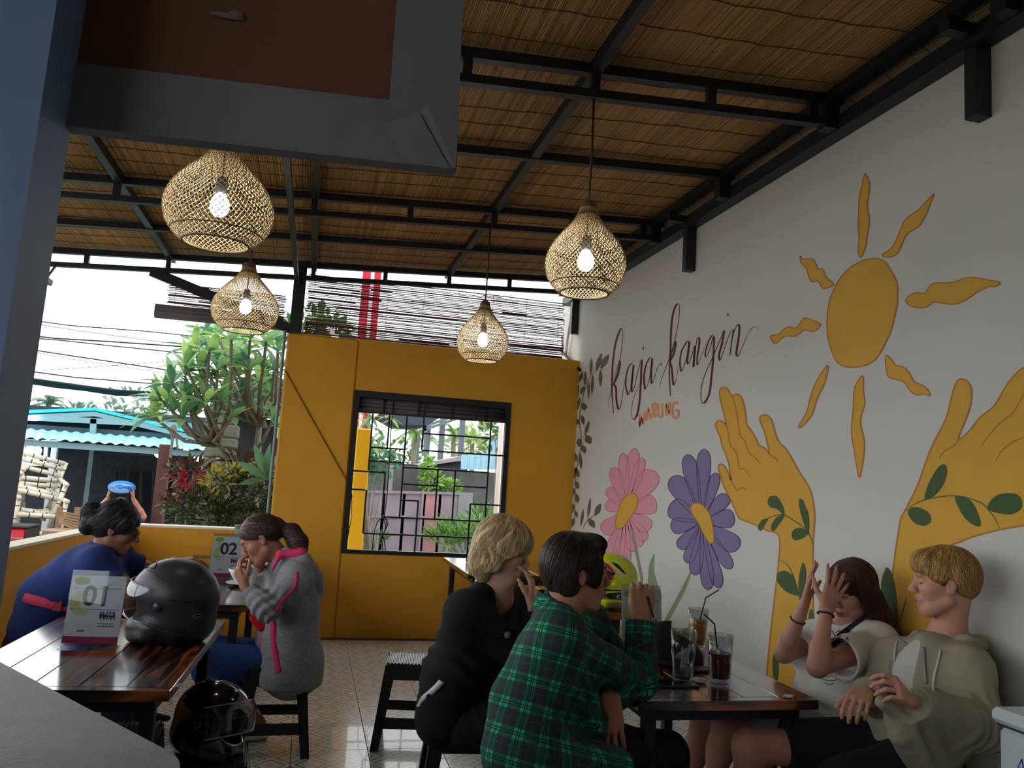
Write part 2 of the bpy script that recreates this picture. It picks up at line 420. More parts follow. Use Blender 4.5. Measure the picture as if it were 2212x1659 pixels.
# ============================================================ lamps
WICK = mat('woven_cane', (206, 178, 132), .65, noise=.18, nscale=40)
WICKD = mat('dark_cane', (112, 86, 62), .7, noise=.15, nscale=40)
BULB = mat('led_bulb_glow', (235, 245, 255), .3, emit=60.)
CORD = mat('brown_flex', (70, 42, 30), .6)
def lamp(x, y, zb, rad, ht, ztop, label, grp):
    """zb: bottom rim height"""
    t = thing('pendant_lamp', label, 'lamp', (x, y, zb), 0, grp)
    prof = [(.60, 0), (.78, .06), (.93, .16), (1.0, .28), (.99, .36), (.93, .45), (.80, .55), (.62, .65), (.44, .74), (.30, .82), (.21, .90), (.17, 1.0)]
    zz = np.array([p[1]*ht for p in prof]); rr = np.array([p[0]*rad for p in prof])
    def R(z): return float(np.interp(z, zz, rr))
    sh = MB(); n = 54
    for fam in (1, -1):
        for i in range(n):
            pts = []
            for k in range(23):
                q = k/22; z = q*ht*.93
                a = 2*PI*i/n+fam*q*2.1+(.02 if fam < 0 else 0)
                r = R(z)+(.0012 if (k+i) % 2 else -.0012)*fam
                pts.append((x+r*math.cos(a), y+r*math.sin(a), zb+z))
            sh.tube(pts, .0022, 3, caps=False)
    sh.build('woven_shade', WICK, t, smooth=True)
    nk = MB()
    nk.lathe([(R(ht*.84)+.002, ht*.84), (R(ht*.9)+.002, ht*.9), (R(ht)+.001, ht), (.012, ht+.012)], (x, y, zb), 20)
    nk.build('shade_neck', WICKD, t, smooth=True)
    rm = MB()
    for z, r0 in ((0, .005), (.09*ht, .003)):
        rm.tube([(x+R(z)*math.cos(2*PI*k/36), y+R(z)*math.sin(2*PI*k/36), zb+z) for k in range(37)], r0, 5, caps=False)
    rm.build('shade_rim', WICKD, t, smooth=True)
    MB().tube([(x, y, zb+ht), (x+.004, y, (zb+ht+ztop)/2), (x, y, ztop)], .006, 6).build('flex', CORD, t, smooth=True)
    zc = zb+ht*.34
    so = MB().lathe([(.001, .055), (.022, .055), (.024, .10), (.018, .125), (.006, .13)], (x, y, zc), 14)
    so.tube([(x, y, zc+.13), (x, y, zb+ht)], .005, 5)
    so.build('lamp_socket', mat('dark_socket', (40, 44, 48), .5), t, smooth=True)
    MB().lathe([(.001, -.042), (.02, -.038), (.034, -.022), (.04, 0), (.036, .022), (.024, .045), (.018, .058)], (x, y, zc), 18).build('bulb', BULB, t, smooth=True)
    return t
pB = ay(1265, 567, 3.37); pD = ay(1043, 735, 5.5); pA = ay(474, 450, 3.37); pC = ay(530, 667, 5.5)
lamp(pB.x, 3.37, pB.z-.145, .185, .43, roofz(pB.x)-.115, 'woven cane pendant lamp hanging in front of the mural wall', 'woven pendant lamps')
lamp(pD.x, 5.5, pD.z-.150, .185, .43, roofz(pD.x)-.115, 'woven cane pendant lamp hanging above the barred window', 'woven pendant lamps')
lamp(pA.x, 3.37, pA.z-.150, .217, .46, roofz(pA.x)-.115, 'nearest woven cane pendant lamp just under the brown hanging board', 'woven pendant lamps')
lamp(pC.x, 5.5, pC.z-.150, .217, .46, roofz(pC.x)-.115, 'woven cane pendant lamp hanging in front of the leafy tree', 'woven pendant lamps')

# ============================================================ bamboo blinds
SLAT = mat('blind_slat', (96, 62, 60), .6, noise=.2, nscale=6, stretch=(.2, 1, 1))
def blind(name, label, x0, x1, y, ztop, zbot, roll, gap_list):
    t = thing(name, label, 'blind', ((x0+x1)/2, y, ztop), 0)
    m = MB(); z = zbot; i = 0
    while z < ztop:
        h_ = .0062
        a0 = x0+random.uniform(-.01, .01); a1 = x1+random.uniform(-.01, .01)
        n = 8; pts = []
        dz = random.uniform(-.003, .003); s_ = random.uniform(-.004, .004)
        for k in range(n+1):
            q = k/n; pts.append((a0+(a1-a0)*q, y+random.uniform(-.002, .002), z+dz+s_*math.sin(q*5+i)+random.uniform(-.0012, .0012)))
        m.tube(pts, random.choice((.0044, .0052, .0060, .0072)), 5)
        if random.random() < .4:
            q0 = random.uniform(x0, x1-.5); m.bar((q0, y, z+.008), (q0+random.uniform(.15, .5), y, z+.007), .004, .009)
        z += random.uniform(.0145, .0185); i += 1
    m.build('blind_slats', SLAT, t, smooth=True)
    k = int((x1-x0)/.32)
    for i in range(k+1):
        xx = x0+.06+(x1-x0-.12)*i/max(1, k); MB().tube([(xx, y-.006, zbot), (xx+.003, y-.007, ztop)], .002, 4).build('blind_string', mat('blind_string', (40, 30, 36), .9), t)
    if roll:
        r = MB(); n = 9
        for i in range(n):
            a = 2*PI*i/n; r.tube([(x0-.09, y+.028*math.cos(a), zbot-.05+.045*math.sin(a)), (x1, y+.028*math.cos(a), zbot-.05+.045*math.sin(a))], .022, 7)
        r.build('rolled_slats', mat('rolled_slats', (92, 84, 84), .7, noise=.15, nscale=12, stretch=(.3, 1, 1)), t, smooth=True)
    else:
        MB().box(x0, x1, y-.008, y+.008, zbot-.022, zbot-.006).build('bottom_batten', SLAT, t)
    return t
b1 = blind('bamboo_blind', 'bamboo slat blind lowered above the yellow back wall', -.17, 2.36, YB+.09, 3.30, 2.748, False, [])
b2 = blind('bamboo_blind', 'half rolled bamboo blind hanging left of the corner post', -1.38, -.36, YB+.09, 3.07, 2.85, True, [])
# rolled blind in the window head
t = thing('rolled_window_blind', 'rolled up bamboo blind across the top of the barred window', 'blind', (1.09, YB+.1, 2.1))
r = MB()
for i in range(10):
    a = 2*PI*i/10; r.tube([(WX0+.02, YB+.1+.03*math.cos(a), 2.105+.055*math.sin(a)), (WX1-.03, YB+.1+.03*math.cos(a), 2.105+.055*math.sin(a))], .02, 6)
r.build('rolled_slats', mat('rolled_slats', (92, 84, 84)), t, smooth=True)
for xx in (.62, .95, 1.28, 1.62): MB().box(xx-.005, xx+.005, YB+.045, YB+.155, 2.03, 2.185).build('tie_cord', mat('blind_string', (40, 30, 36)), t)
m = MB()
for i in range(4): m.bar((WX0+.03, YB+.1, 2.195+.008*i), (WX1-.03, YB+.1, 2.19+.008*i), .006, .004)
m.build('blind_slats', SLAT, t)

# cables tied to the window grille
CAB = mat('black_cable', (22, 20, 24), .6)
t = thing('loose_cable', 'black cables dangling from the middle of the window grille', 'cable', tuple(zp(515, 1165)))
m = MB()
for px in ([(600, 150), (575, 420), (560, 700), (540, 1000), (516, 1165)], [(500, 1175), (455, 1220), (430, 1300), (412, 1465)], [(515, 1175), (540, 1200), (520, 1290), (480, 1380), (470, 1460)],
           [(520, 1180), (550, 1230), (505, 1330), (520, 1400), (525, 1460)], [(510, 1180), (528, 1260), (495, 1370), (505, 1462)]):
    m.tube([zp(*q)+Vector((0, .03, 0)) for q in px], .005, 5)
m.ball(zp(515, 1170)+Vector((0, .03, 0)), .012, 8, 6)
m.build('cable_strands', CAB, t, smooth=True)
t = thing('loose_cable', 'black cables hanging inside the left edge of the window', 'cable', tuple(zp(230, 930)))
m = MB()
for px in ([(228, 935), (242, 1000), (205, 1100), (195, 1180), (218, 1270), (185, 1455)], [(232, 940), (238, 1060), (232, 1200), (205, 1330), (190, 1450)]):
    m.tube([zp(*q)+Vector((0, .03, 0)) for q in px], .0035, 5)
m.build('cable_strands', CAB, t, smooth=True)
# conduit and cables in the wall corner
t = thing('corner_conduit', 'white conduit pipes with black cables in the corner beside the blind', 'pipe', (2.50, 7.44, 2.6))
m = MB(); m.tube([ax(1238, 655, 2.48), ax(1226, 730, 2.48), ax(1222, 768, 2.48)], .014, 8); m.tube([ax(1214, 726, 2.45), ax(1216, 755, 2.45)], .014, 8)
m.build('conduit_pipe', mat('white_conduit', (205, 210, 215), .4), t, smooth=True)
m = MB(); m.tube([ax(1212, 756, 2.46), ax(1226, 772, 2.48), ax(1240, 790, 2.50), ax(1254, 800, 2.512)], .016, 7); m.tube([ax(1216, 760, 2.47), ax(1236, 780, 2.49), ax(1252, 797, 2.51)], .009, 6)
m.build('cable_bundle', CAB, t, smooth=True)

# ============================================================ tables, stools
def mat_plank():
    m = mat('burnt_varnished_pine', (70, 36, 20), .16, coat=1.0)
    nt, b = nodes_of(m)
    tcn = nt.nodes.new('ShaderNodeTexCoord'); oi = nt.nodes.new('ShaderNodeObjectInfo')
    ad = nt.nodes.new('ShaderNodeVectorMath'); ad.operation = 'ADD'
    sc = nt.nodes.new('ShaderNodeVectorMath'); sc.operation = 'SCALE'; sc.inputs[0].default_value = (7, 3, 1)
    nt.links.new(oi.outputs['Random'], sc.inputs['Scale'])
    nt.links.new(tcn.outputs['Object'], ad.inputs[0]); nt.links.new(sc.outputs[0], ad.inputs[1])
    mp = nt.nodes.new('ShaderNodeMapping'); mp.inputs['Scale'].default_value = (26, 2.6, 6); nt.links.new(ad.outputs[0], mp.inputs[0])
    n = nt.nodes.new('ShaderNodeTexNoise'); n.inputs['Scale'].default_value = 1; n.inputs['Detail'].default_value = 3; n.inputs['Distortion'].default_value = .9
    nt.links.new(mp.outputs[0], n.inputs['Vector'])
    cr = nt.nodes.new('ShaderNodeValToRGB'); e = cr.color_ramp.elements
    e[0].position = .40; e[0].color = lin((30, 16, 12))+(1,); e[1].position = .68; e[1].color = lin((168, 98, 42))+(1,)
    k = e.new(.53); k.color = lin((72, 36, 22))+(1,)
    nt.links.new(n.outputs['Fac'], cr.inputs[0]); nt.links.new(cr.outputs[0], b.inputs['Base Color'])
    b.inputs['Coat Roughness'].default_value = .12
    return m
PLANK = mat_plank()
def table(label, x, y, rotz, w_, L, grp='varnished plank tables'):
    """x, y: near left corner"""
    t = thing('cafe_table', label, 'table', (x, y, 0), rotz, grp)
    z1 = .75; z0 = .715; n = 5; e = .045
    pw = w_/n
    for i in range(n):
        o = MB().box(-pw/2+.0008, pw/2-.0008, -(L/2-e)+.0008, (L/2-e)-.0008, -.0175, .0175, .002).build('plank', PLANK, t, world=False)
        o.location = (pw*(i+.5), L/2, (z0+z1)/2)
    for yy in (e/2, L-e/2):
        o = MB().box(-e/2+.0008, e/2-.0008, -w_/2+.001, w_/2-.001, -.0175, .0175, .002).build('edge_board', PLANK, t, world=False)
        o.location = (w_/2, yy, (z0+z1)/2); o.rotation_euler = (0, 0, PI/2)
    m = MB(); i_ = .05
    m.box(i_, w_-i_, i_, i_+.04, z0-.045, z0); m.box(i_, w_-i_, L-i_-.04, L-i_, z0-.045, z0)
    m.box(i_, i_+.04, i_+.04, L-i_-.04, z0-.045, z0); m.box(w_-i_-.04, w_-i_, i_+.04, L-i_-.04, z0-.045, z0)
    m.build('frame', STEEL, t, world=False)
    for xx in (i_, w_-i_-.045):
        for yy in (i_, L-i_-.045):
            MB().box(xx, xx+.045, yy, yy+.045, 0.002, z0-.045, .003).build('leg', STEEL, t, world=False)
    return t
T1 = table('glossy plank table with the 01 stand and a black helmet on it', -1.098, 2.885, math.radians(-2.4), .72, 1.225)
T2 = table('plank table where the woman in navy and the girl in grey eat', -.975, 4.525, math.radians(-1), .72, 1.22)
T3 = table('plank table holding the 03 stand by the low yellow wall', -.87, 6.05, 0, .72, 1.22)
T6 = table('dark plank table with three glasses between the two pairs of teenagers', 1.185, 2.69, 0, .725, 1.2)
T5 = table('plank table beside the mural wall carrying the lime yellow helmet', 1.25, 4.46, math.radians(2), .66, 1.1)
T4 = table('empty plank table under the barred window reflecting white daylight', 1.245, 6.13, 0, .72, 1.16)

def mat_weave():
    m = mat('woven_black_plastic', (34, 35, 42), .34)
    nt, b = nodes_of(m)
    tcn = nt.nodes.new('ShaderNodeTexCoord'); wv = nt.nodes.new('ShaderNodeTexChecker'); wv.inputs['Scale'].default_value = 90
    nt.links.new(tcn.outputs['Object'], wv.inputs['Vector'])
    bp = nt.nodes.new('ShaderNodeBump'); bp.inputs['Strength'].default_value = .5; bp.inputs['Distance'].default_value = .003
    nt.links.new(wv.outputs['Fac'], bp.inputs['Height']); nt.links.new(bp.outputs[0], b.inputs['Normal'])
    return m
WEAVE = mat_weave()
def stool(label, x, y, rotz, h_=.45, grp='black woven plastic stools'):
    t = thing('plastic_stool', label, 'stool', (x, y, 0), rotz, grp)
    a = .145; bq = .195  # half widths at seat and floor
    s = MB(); s.box(-a, a, -a, a, h_-.025, h_-.004, .012)
    n = 15
    for i in range(n):
        xx = -a+.014+(2*a-.028)*i/(n-1)
        s.tube([(xx, -a+.012, h_-.004), (xx, a-.012, h_-.004)], .0065, 6)
    s.build('seat', WEAVE, t, smooth=True, world=False, angle=.6)
    sk = MB()
    for sx, sy in ((0, -1), (0, 1), (-1, 0), (1, 0)):
        k = (h_-.08)/h_
        aa = a+(bq-a)*(1-k)
        if sx == 0: q = [(-a+.01, sy*a, h_-.012), (a-.01, sy*a, h_-.012), (aa-.01, sy*aa, h_-.085), (-aa+.01, sy*aa, h_-.085)]; v = (0, -sy*.008, 0)
        else: q = [(sx*a, -a+.01, h_-.012), (sx*a, a-.01, h_-.012), (sx*aa, aa-.01, h_-.085), (sx*aa, -aa+.01, h_-.085)]; v = (-sx*.008, 0, 0)
        sk.prism(q, v)
    sk.build('skirt', WEAVE, t, world=False)
    for sx in (-1, 1):
        for sy in (-1, 1):
            l = MB(); wT, wB = .06, .045
            def corner(z): return a+(bq-a)*(1-z/h_)
            for (ax_, w2) in ((0, 1), (1, 1)):
                ct, cb = corner(h_-.012), corner(.002)
                if ax_ == 0: q = [(sx*ct, sy*ct, h_-.012), (sx*(ct-wT), sy*ct, h_-.012), (sx*(cb-wB), sy*cb, .002), (sx*cb, sy*cb, .002)]; v = (0, -sy*.009, 0)
                else: q = [(sx*ct, sy*ct, h_-.012), (sx*ct, sy*(ct-wT), h_-.012), (sx*cb, sy*(cb-wB), .002), (sx*cb, sy*cb, .002)]; v = (-sx*.009, 0, 0)
                l.prism(q, v)
            cb = corner(.002); l.box(sx*cb-.012*(1 if sx > 0 else -1)*1.9-.012, sx*cb-.012*(1 if sx > 0 else -1)*1.9+.018, sy*cb-.03*sy-.012, sy*cb-.03*sy+.012, 0.001, .014)
            l.build('leg', WEAVE, t, world=False)
    cz0, cz1 = .115, .172
    for sx, sy in ((0, -1), (0, 1), (-1, 0), (1, 0)):
        c0, c1 = a+(bq-a)*(1-cz0/h_), a+(bq-a)*(1-cz1/h_)
        if sx == 0: q = [(-c1+.02, sy*c1, cz1), (c1-.02, sy*c1, cz1), (c0-.02, sy*c0, cz0), (-c0+.02, sy*c0, cz0)]; v = (0, -sy*.008, 0)
        else: q = [(sx*c1, -c1+.02, cz1), (sx*c1, c1-.02, cz1), (sx*c0, c0-.02, cz0), (sx*c0, -c0+.02, cz0)]; v = (-sx*.008, 0, 0)
        MB().prism(q, v).build('stretcher', WEAVE, t, world=False)
    return t
stool('empty black woven plastic stool catching window light on its ribbed seat', .66, 4.66, math.radians(-9))
stool('black woven plastic stool under the girl in the grey hoodie', -.075, 4.60, math.radians(1))
stool('black woven plastic stool under the blond boy in black', .735, 3.50, math.radians(-6))
stool('black woven plastic stool under the navy clad woman', -1.33, 4.85, math.radians(4))
stool('black woven plastic stool under the boy in the green plaid shirt', .80, 2.62, math.radians(0))
stool('black woven plastic stool under the girl in the white t-shirt', 2.22, 3.12, math.radians(0))
stool('black woven plastic stool under the boy in the olive grey hoodie', 2.25, 2.55, math.radians(0))
stool('black woven plastic stool under the front end of the 01 table', -.62, 3.42, math.radians(4), .45)
stool('black woven plastic stool holding the helmet with the open clear visor', -.17, 3.72, math.radians(3), .30)

# ============================================================ number stands
ACR = thin_glass('clear_acrylic', (240, 243, 245), .03, .5)
PAPER = mat('printed_card', (228, 229, 236), .5); LIME = mat('lime_print', (206, 208, 132), .55); LIMED = mat('leaf_green_print', (164, 184, 40), .55)
INK = mat('dark_print', (40, 40, 56), .6); REDP = mat('crimson_print', (176, 44, 78), .55)
def number_stand(num, x, y, rotz, label, w_=.205, h_=.285):
    t = thing('number_stand', label, 'table number', (x, y, .7515), rotz, 'table number stands')
    tilt = math.radians(9); ct, st = math.cos(tilt), math.sin(tilt)
    O = Vector((-w_/2, 0, .004)); X = Vector((1, 0, 0)); Y = Vector((0, st, ct)); N = X.cross(Y)
    def P(u, v, l=0.): return O+X*(u*w_)+Y*(v*h_)+N*l
    def poly(mb, uv, l, th=.0003, mi=None): mb.prism([P(u, v, l) for u, v in uv], N*th, mi)
    m = MB(); poly(m, [(0, 0), (1, 0), (1, 1), (0, 1)], .0022, .002); poly(m, [(0, 0), (1, 0), (1, 1), (0, 1)], -.003, .002)
    m.box(-w_/2, w_/2, -.045, .055, 0, .0025); m.build('acrylic_holder', ACR, t, world=False)
    m = MB(); poly(m, [(.01, .03), (.99, .03), (.99, .93), (.01, .93)], 0.0, .0012); m.build('card', PAPER, t, world=False)
    m = MB()
    for l0, uv in ((.0014, [(.02+.96*q/14, .70+.20*(q/14)**2.2) for q in range(15)]+[(.98-.6*q/12, .93-.17*(q/12)**.55-.02*q/12) for q in range(13)]),
                   (.0014, [(.27+.24*math.cos(a), .55+.155*math.sin(a)) for a in np.linspace(1.0, 5.3, 22)]+[(.36+.15*math.cos(a), .555+.10*math.sin(a)) for a in np.linspace(5.0, 1.3, 18)])):
        m.add([P(u, v, l0) for u, v in uv], [tuple(range(len(uv)))])
    m.build('swoosh_print', LIME, t, world=False)
    m = MB(); m.add([P(.2+.14*math.cos(a), .855+.055*math.sin(a), .0017) for a in np.linspace(0, 2*PI, 24, endpoint=False)], [tuple(range(24))]); m.build('oval_logo', LIMED, t, world=False)
    m = MB()
    for v in (.755, .475): poly(m, [(.07, v), (.93, v), (.93, v+.006), (.07, v+.006)], .0016, .0001)
    text_mesh(m, num, P(.5, .535, .0019), X, Y, .105, bold=.025)
    text_mesh(m, 'WI-FI', P(.74, .345, .0018), X, Y, .026, bold=.03)
    rr = []
    for cx, cy, a0 in ((.84, .435, 0), (.64, .435, PI/2), (.64, .405, PI), (.84, .405, 1.5*PI)):
        for k in range(5): a = a0+PI/2*k/4; rr.append((cx+.035*math.cos(a), cy+.022*math.sin(a)))
    m.add([P(u, v, .0016) for u, v in rr], [tuple(range(len(rr)))])
    for v, n in ((.285, 9), (.25, 12)):
        for k in range(n):
            u = .74-.15+.3*k/n; poly(m, [(u, v), (u+.018, v), (u+.018, v+.014), (u, v+.014)], .0016, .0001)
    poly(m, [(.24, .185), (.38, .185), (.38, .2), (.24, .2)], .0016, .0001)
    m.build('printed_ink', INK, t, world=False)
    m = MB(); text_mesh(m, 'FREE', P(.74, .407, .0021), X, Y, .022, bold=.02); m.build('free_print', PAPER, t, world=False)
    m = MB(); poly(m, [(.01, .03), (.99, .03), (.99, .12), (.01, .12)], .0013, .0003); m.build('red_band', REDP, t, world=False)
    return t
number_stand('01', -.775, 3.485, math.radians(-3), 'acrylic stand printed 01 on the nearest left table')
number_stand('02', -.465, 5.46, math.radians(-1), 'acrylic stand printed 02 behind the white soup bowl')
number_stand('03', -.43, 6.55, math.radians(-2), 'acrylic stand printed 03 behind the 02 stand')
number_stand('06', 1.56, 3.52, math.radians(2), 'acrylic stand printed 06 behind the raised fist')

# ============================================================ glasses and small things on the right table
GLASS = thin_glass('clear_glass', (236, 242, 242), .05, .8)
ICE = mat('melting_ice', (232, 238, 242), .10, alpha=.34, spec=.9)
STRAW = mat('black_straw', (28, 26, 44), .4)
def glass(label, x, y, r0, r1, h_, fill, fcol, ice, straw):
    t = thing('drinking_glass', label, 'glass', (x, y, .7515), 0, 'glasses on the right table')
    o = (0, 0, 0)
    MB().lathe([(.001, 0), (r0*.9, 0), (r0, .006), (r0+(r1-r0)*.5, h_*.5), (r1, h_), (r1-.003, h_), (r0+(r1-r0)*.5-.0035, h_*.5), (r0-.003, .018), (.001, .016)], o, 28).build('tumbler', GLASS, t, smooth=True, world=False)
    if fill:
        z1 = h_*fill; rr = r0+(r1-r0)*fill-.0045
        MB().lathe([(.001, .019), (r0-.0045, .02), (rr, z1), (.001, z1)], o, 24).build('drink', mat('drink_%d' % fcol[0], fcol, .1, noise=.35, nscale=30), t, smooth=True, world=False, angle=.7)
    m = MB()
    for i in range(ice):
        a = random.uniform(0, 6.28); zz = .03+(h_*(fill or .55)-.02)*(i+.5)/ice; rr = (r0-.02)*random.uniform(.2, .8)
        R = Matrix.Rotation(random.uniform(0, 3), 3, Vector((random.random(), random.random(), 1)).normalized())
        m.ball((rr*math.cos(a), rr*math.sin(a), zz), (.0145, .012, .018), 8, 6, R=R)
    if ice: m.build('ice_cubes', ICE, t, smooth=True, world=False)
    if straw: MB().tube([Vector(q) for q in straw], .0032, 7).build('straw', STRAW, t, smooth=True, world=False)
    return t
glass('glass with melting ice and no straw on a dark phone', 1.468, 2.97, .038, .051, .192, None, None, 11, None)
glass('glass of dark iced tea with a bent black straw', 1.632, 2.935, .041, .051, .185, .62, (120, 52, 30), 5, [(.005, .0, .03), (-.018, .01, .19), (-.022, .01, .222), (-.075, .0, .262)])
gC = az(1504, 1396, .75)
glass('glass of pale orange drink with a bent straw near the wall', gC.x-.02, gC.y-.05, .037, .05, .185, .72, (226, 150, 70), 3, [(-.012, 0, .05), (.024, .0, .19), (.036, 0, .235), (.105, 0, .275)])
PH = mat('dark_phone_glass', (18, 20, 24), .12, coat=.5)
t = thing('phone', 'dark phone lying flat under the glass of ice', 'phone', (1.42, 2.93, .7515)); MB().box(1.33, 1.51, 2.86, 2.96, .7505, .7600, .003).build('phone_body', PH, t)
t2 = [c for c in bpy.data.objects if c.name.startswith('drinking_glass')]
t2[0].location.z = .7605; t2[0].location.y = 2.925
t = thing('phone', 'brown cased phone lying behind the glass of dark iced tea', 'phone', (1.70, 3.13, .7515)); MB().box(1.60, 1.77, 3.09, 3.17, .7505, .7610, .003).build('phone_case', mat('red_brown_case', (60, 26, 24), .4), t)
def crumple(label, p, s):
    m = MB(); n, k = 10, 7
    def f(u, v):
        a = 2*PI*u; th = PI*v; r = s*(.75+.5*random.random())
        return Vector((r*1.5*math.sin(th)*math.cos(a), r*math.sin(th)*math.sin(a), max(0, .45*r*(1+math.cos(th)))))+Vector((p[0], p[1], .7505))
    m.grid(f, n, k, closeu=True); o = m.build('crumpled_tissue', mat('white_tissue', (228, 224, 220), .9)); tag(o, label, 'tissue', 'scraps of tissue on the right table'); return o
q = az(1511, 1475, .75); crumple('white scrap of tissue between the ice glass and the tea glass', (q.x, q.y), .022)
q = az(1525, 1452, .75); crumple('tiny white scrap of tissue under the black cap', (q.x, q.y), .010)
q = az(1702, 1508, .75); crumple('white scrap of tissue near the front right table corner', (q.x, q.y), .013)
def cap():
    t = thing('black_cap', 'black cap lying on the table behind the glasses', 'cap', (1.62, 3.30, .751))
    m = MB(); n = 22; k = 9
    def f(u, v):
        a = 2*PI*u; th = v*PI/2
        r = .125*math.cos(th)**.75; z = .135*math.sin(th)
        return Vector((1.60+1.18*r*math.cos(a), 3.31+r*math.sin(a), .752+z*(1-.25*math.cos(a))))
    m.grid(f, n, k, closeu=True); m.build('crown', mat('black_cotton', (20, 20, 24), .85, bump=.2), t, smooth=True)
    m = MB()
    m.grid(lambda u, v: Vector((1.60+(.145+.085*v*math.sin(PI*u))*math.cos(-.95+1.9*u+PI+.5), 3.31+(.125+.085*v*math.sin(PI*u))*math.sin(-.95+1.9*u+PI+.5), .768-.008*v+.012*math.cos((u-.5)*2.5))), 14, 4)
    m.build('brim', mat('black_cotton', (20, 20, 24)), t, smooth=True)
    for i in range(4): pass
    m = MB(); m.add([(1.578, 3.186, .80), (1.602, 3.185, .80), (1.592, 3.195, .828)], [(0, 1, 2)]); m.build('cap_emblem', mat('grey_emblem', (70, 72, 80), .6), t)
cap()

# ============================================================ crockery on the 02 table
CHINA = mat('white_china', (226, 234, 236), .18, coat=.3)
p = az(525, 1265, .75)
t = thing('saucer', 'white saucer under the soup bowl by the girl', 'plate', (p.x, p.y, .7515))
MB().lathe([(.001, 0), (.05, 0), (.085, .012), (.103, .018), (.1, .021), (.05, .006), (.001, .005)], (0, 0, 0), 32).build('plate_body', CHINA, t, smooth=True, world=False)
t = thing('soup_bowl', 'white china bowl the girl holds a spoon over', 'bowl', (p.x, p.y, .7565))
MB().lathe([(.001, 0), (.036, 0), (.04, .008), (.07, .045), (.095, .095), (.091, .095), (.066, .048), (.03, .014), (.001, .012)], (0, 0, 0), 32).build('bowl_body', CHINA, t, smooth=True, world=False)
p2 = az(566, 1262, .75)
t = thing('soup_bowl', 'second white bowl half hidden behind the grey sleeve', 'bowl', (-.21+.02, 5.36, .7515))
t.location = (-.42+.12, 5.55, .7515)
MB().lathe([(.001, 0), (.036, 0), (.04, .008), (.07, .045), (.095, .095), (.091, .095), (.066, .048), (.03, .014), (.001, .012)], (0, 0, 0), 32).build('bowl_body', CHINA, t, smooth=True, world=False)
p = az(270, 1288, .75)
t = thing('side_plate', 'white plate at the elbow of the navy clad woman', 'plate', (-.86, 4.66, .7515))
MB().lathe([(.001, 0), (.05, 0), (.085, .012), (.103, .018), (.1, .021), (.05, .006), (.001, .005)], (0, 0, 0), 28).build('plate_body', CHINA, t, smooth=True, world=False)
p = az(455, 1248, .75)
t = thing('sauce_jar', 'clear jar of red sauce beside the 02 stand', 'jar', (p.x-.01, p.y, .7515))
MB().lathe([(.001, 0), (.04, 0), (.042, .01), (.042, .085), (.04, .085), (.039, .012), (.001, .01)], (0, 0, 0), 20).build('jar_glass', GLASS, t, smooth=True, world=False)
MB().lathe([(.001, .012), (.038, .012), (.038, .06), (.001, .06)], (0, 0, 0), 20).build('red_sauce', mat('red_sauce', (190, 40, 50), .3), t, smooth=True, world=False, angle=.7)
t = thing('clear_box', 'clear plastic box standing behind the red sauce jar', 'box', (p.x-.05, p.y+.22, .7515))
m = MB(); m.box(-.10, .10, -.06, .06, 0, .10, .006); m.box(-.105, .105, -.065, .065, .10, .11, .004); m.build('box_body', ACR, t, world=False)

# ============================================================ hanging board and counter in front of the camera
BY = 1.2
BG = mat('grey_folded_vinyl', (120, 124, 134), .6, noise=.06, nscale=9, bump=.15, bscale=25)
BRN = mat('brown_hardboard', (112, 74, 52), .75, noise=.12, nscale=3, bump=.1, bscale=90)
def bp(x, y, dy=0.): return ay(x, y, BY+dy)
a0, a1 = bp(60, 262), bp(985, 366); b0, b1 = bp(60, 122), bp(842, 216)
up = (bp(1000, 0)-bp(985, 366)); up = up*2.3
t = thing('hanging_board', 'brown board with grey folded edging hanging across the top left', 'board', (a1.x, BY, a1.z))
m = MB(); m.prism([a0, a1, b1, b0], (0, .03, 0)); m.build('edging_strip', BG, t)
m = MB(); m.prism([a1+Vector((.0005, 0, 0)), a1+up, bp(858, 0)+(bp(858, 0)-b1)*1.3, b1], (0, .03, 0)); m.build('edging_strip', BG, t)
m = MB(); m.prism([b0+Vector((0, .008, -.01)), b1+Vector((.01, .008, -.01)), bp(858, 0)+(bp(858, 0)-b1)*1.3+Vector((.01, .008, 0)), bp(-20, 0)+Vector((0, .008, .35))], (0, .016, 0)); m.build('board_panel', BRN, t)
# folded flaps at the mitred corner
m = MB()
c0, c1, c2, c3 = bp(905, 243, -.004), bp(975, 362, -.004), bp(835, 262, -.004), bp(990, 240, -.003)
m.prism([bp(822, 268, -.001), bp(906, 243, -.005), bp(972, 364, -.002), bp(880, 352, -.001)], (0, .002, 0))
m.prism([bp(906, 240, -.001), bp(922, 225, -.004), bp(992, 250, -.001), bp(984, 362, -.003), bp(976, 362, -.002)], (0, .002, 0)); m.build('folded_corner', BG, t)
m = MB(); k = bp(492, 35, .006); m.ball(k, (.026, .004, .005), 10, 6); m.ball(k+Vector((.012, 0, .004)), (.012, .005, .009), 8, 6)
m.build('scuff_mark', mat('pale_scuff', (120, 108, 98), .9), t)
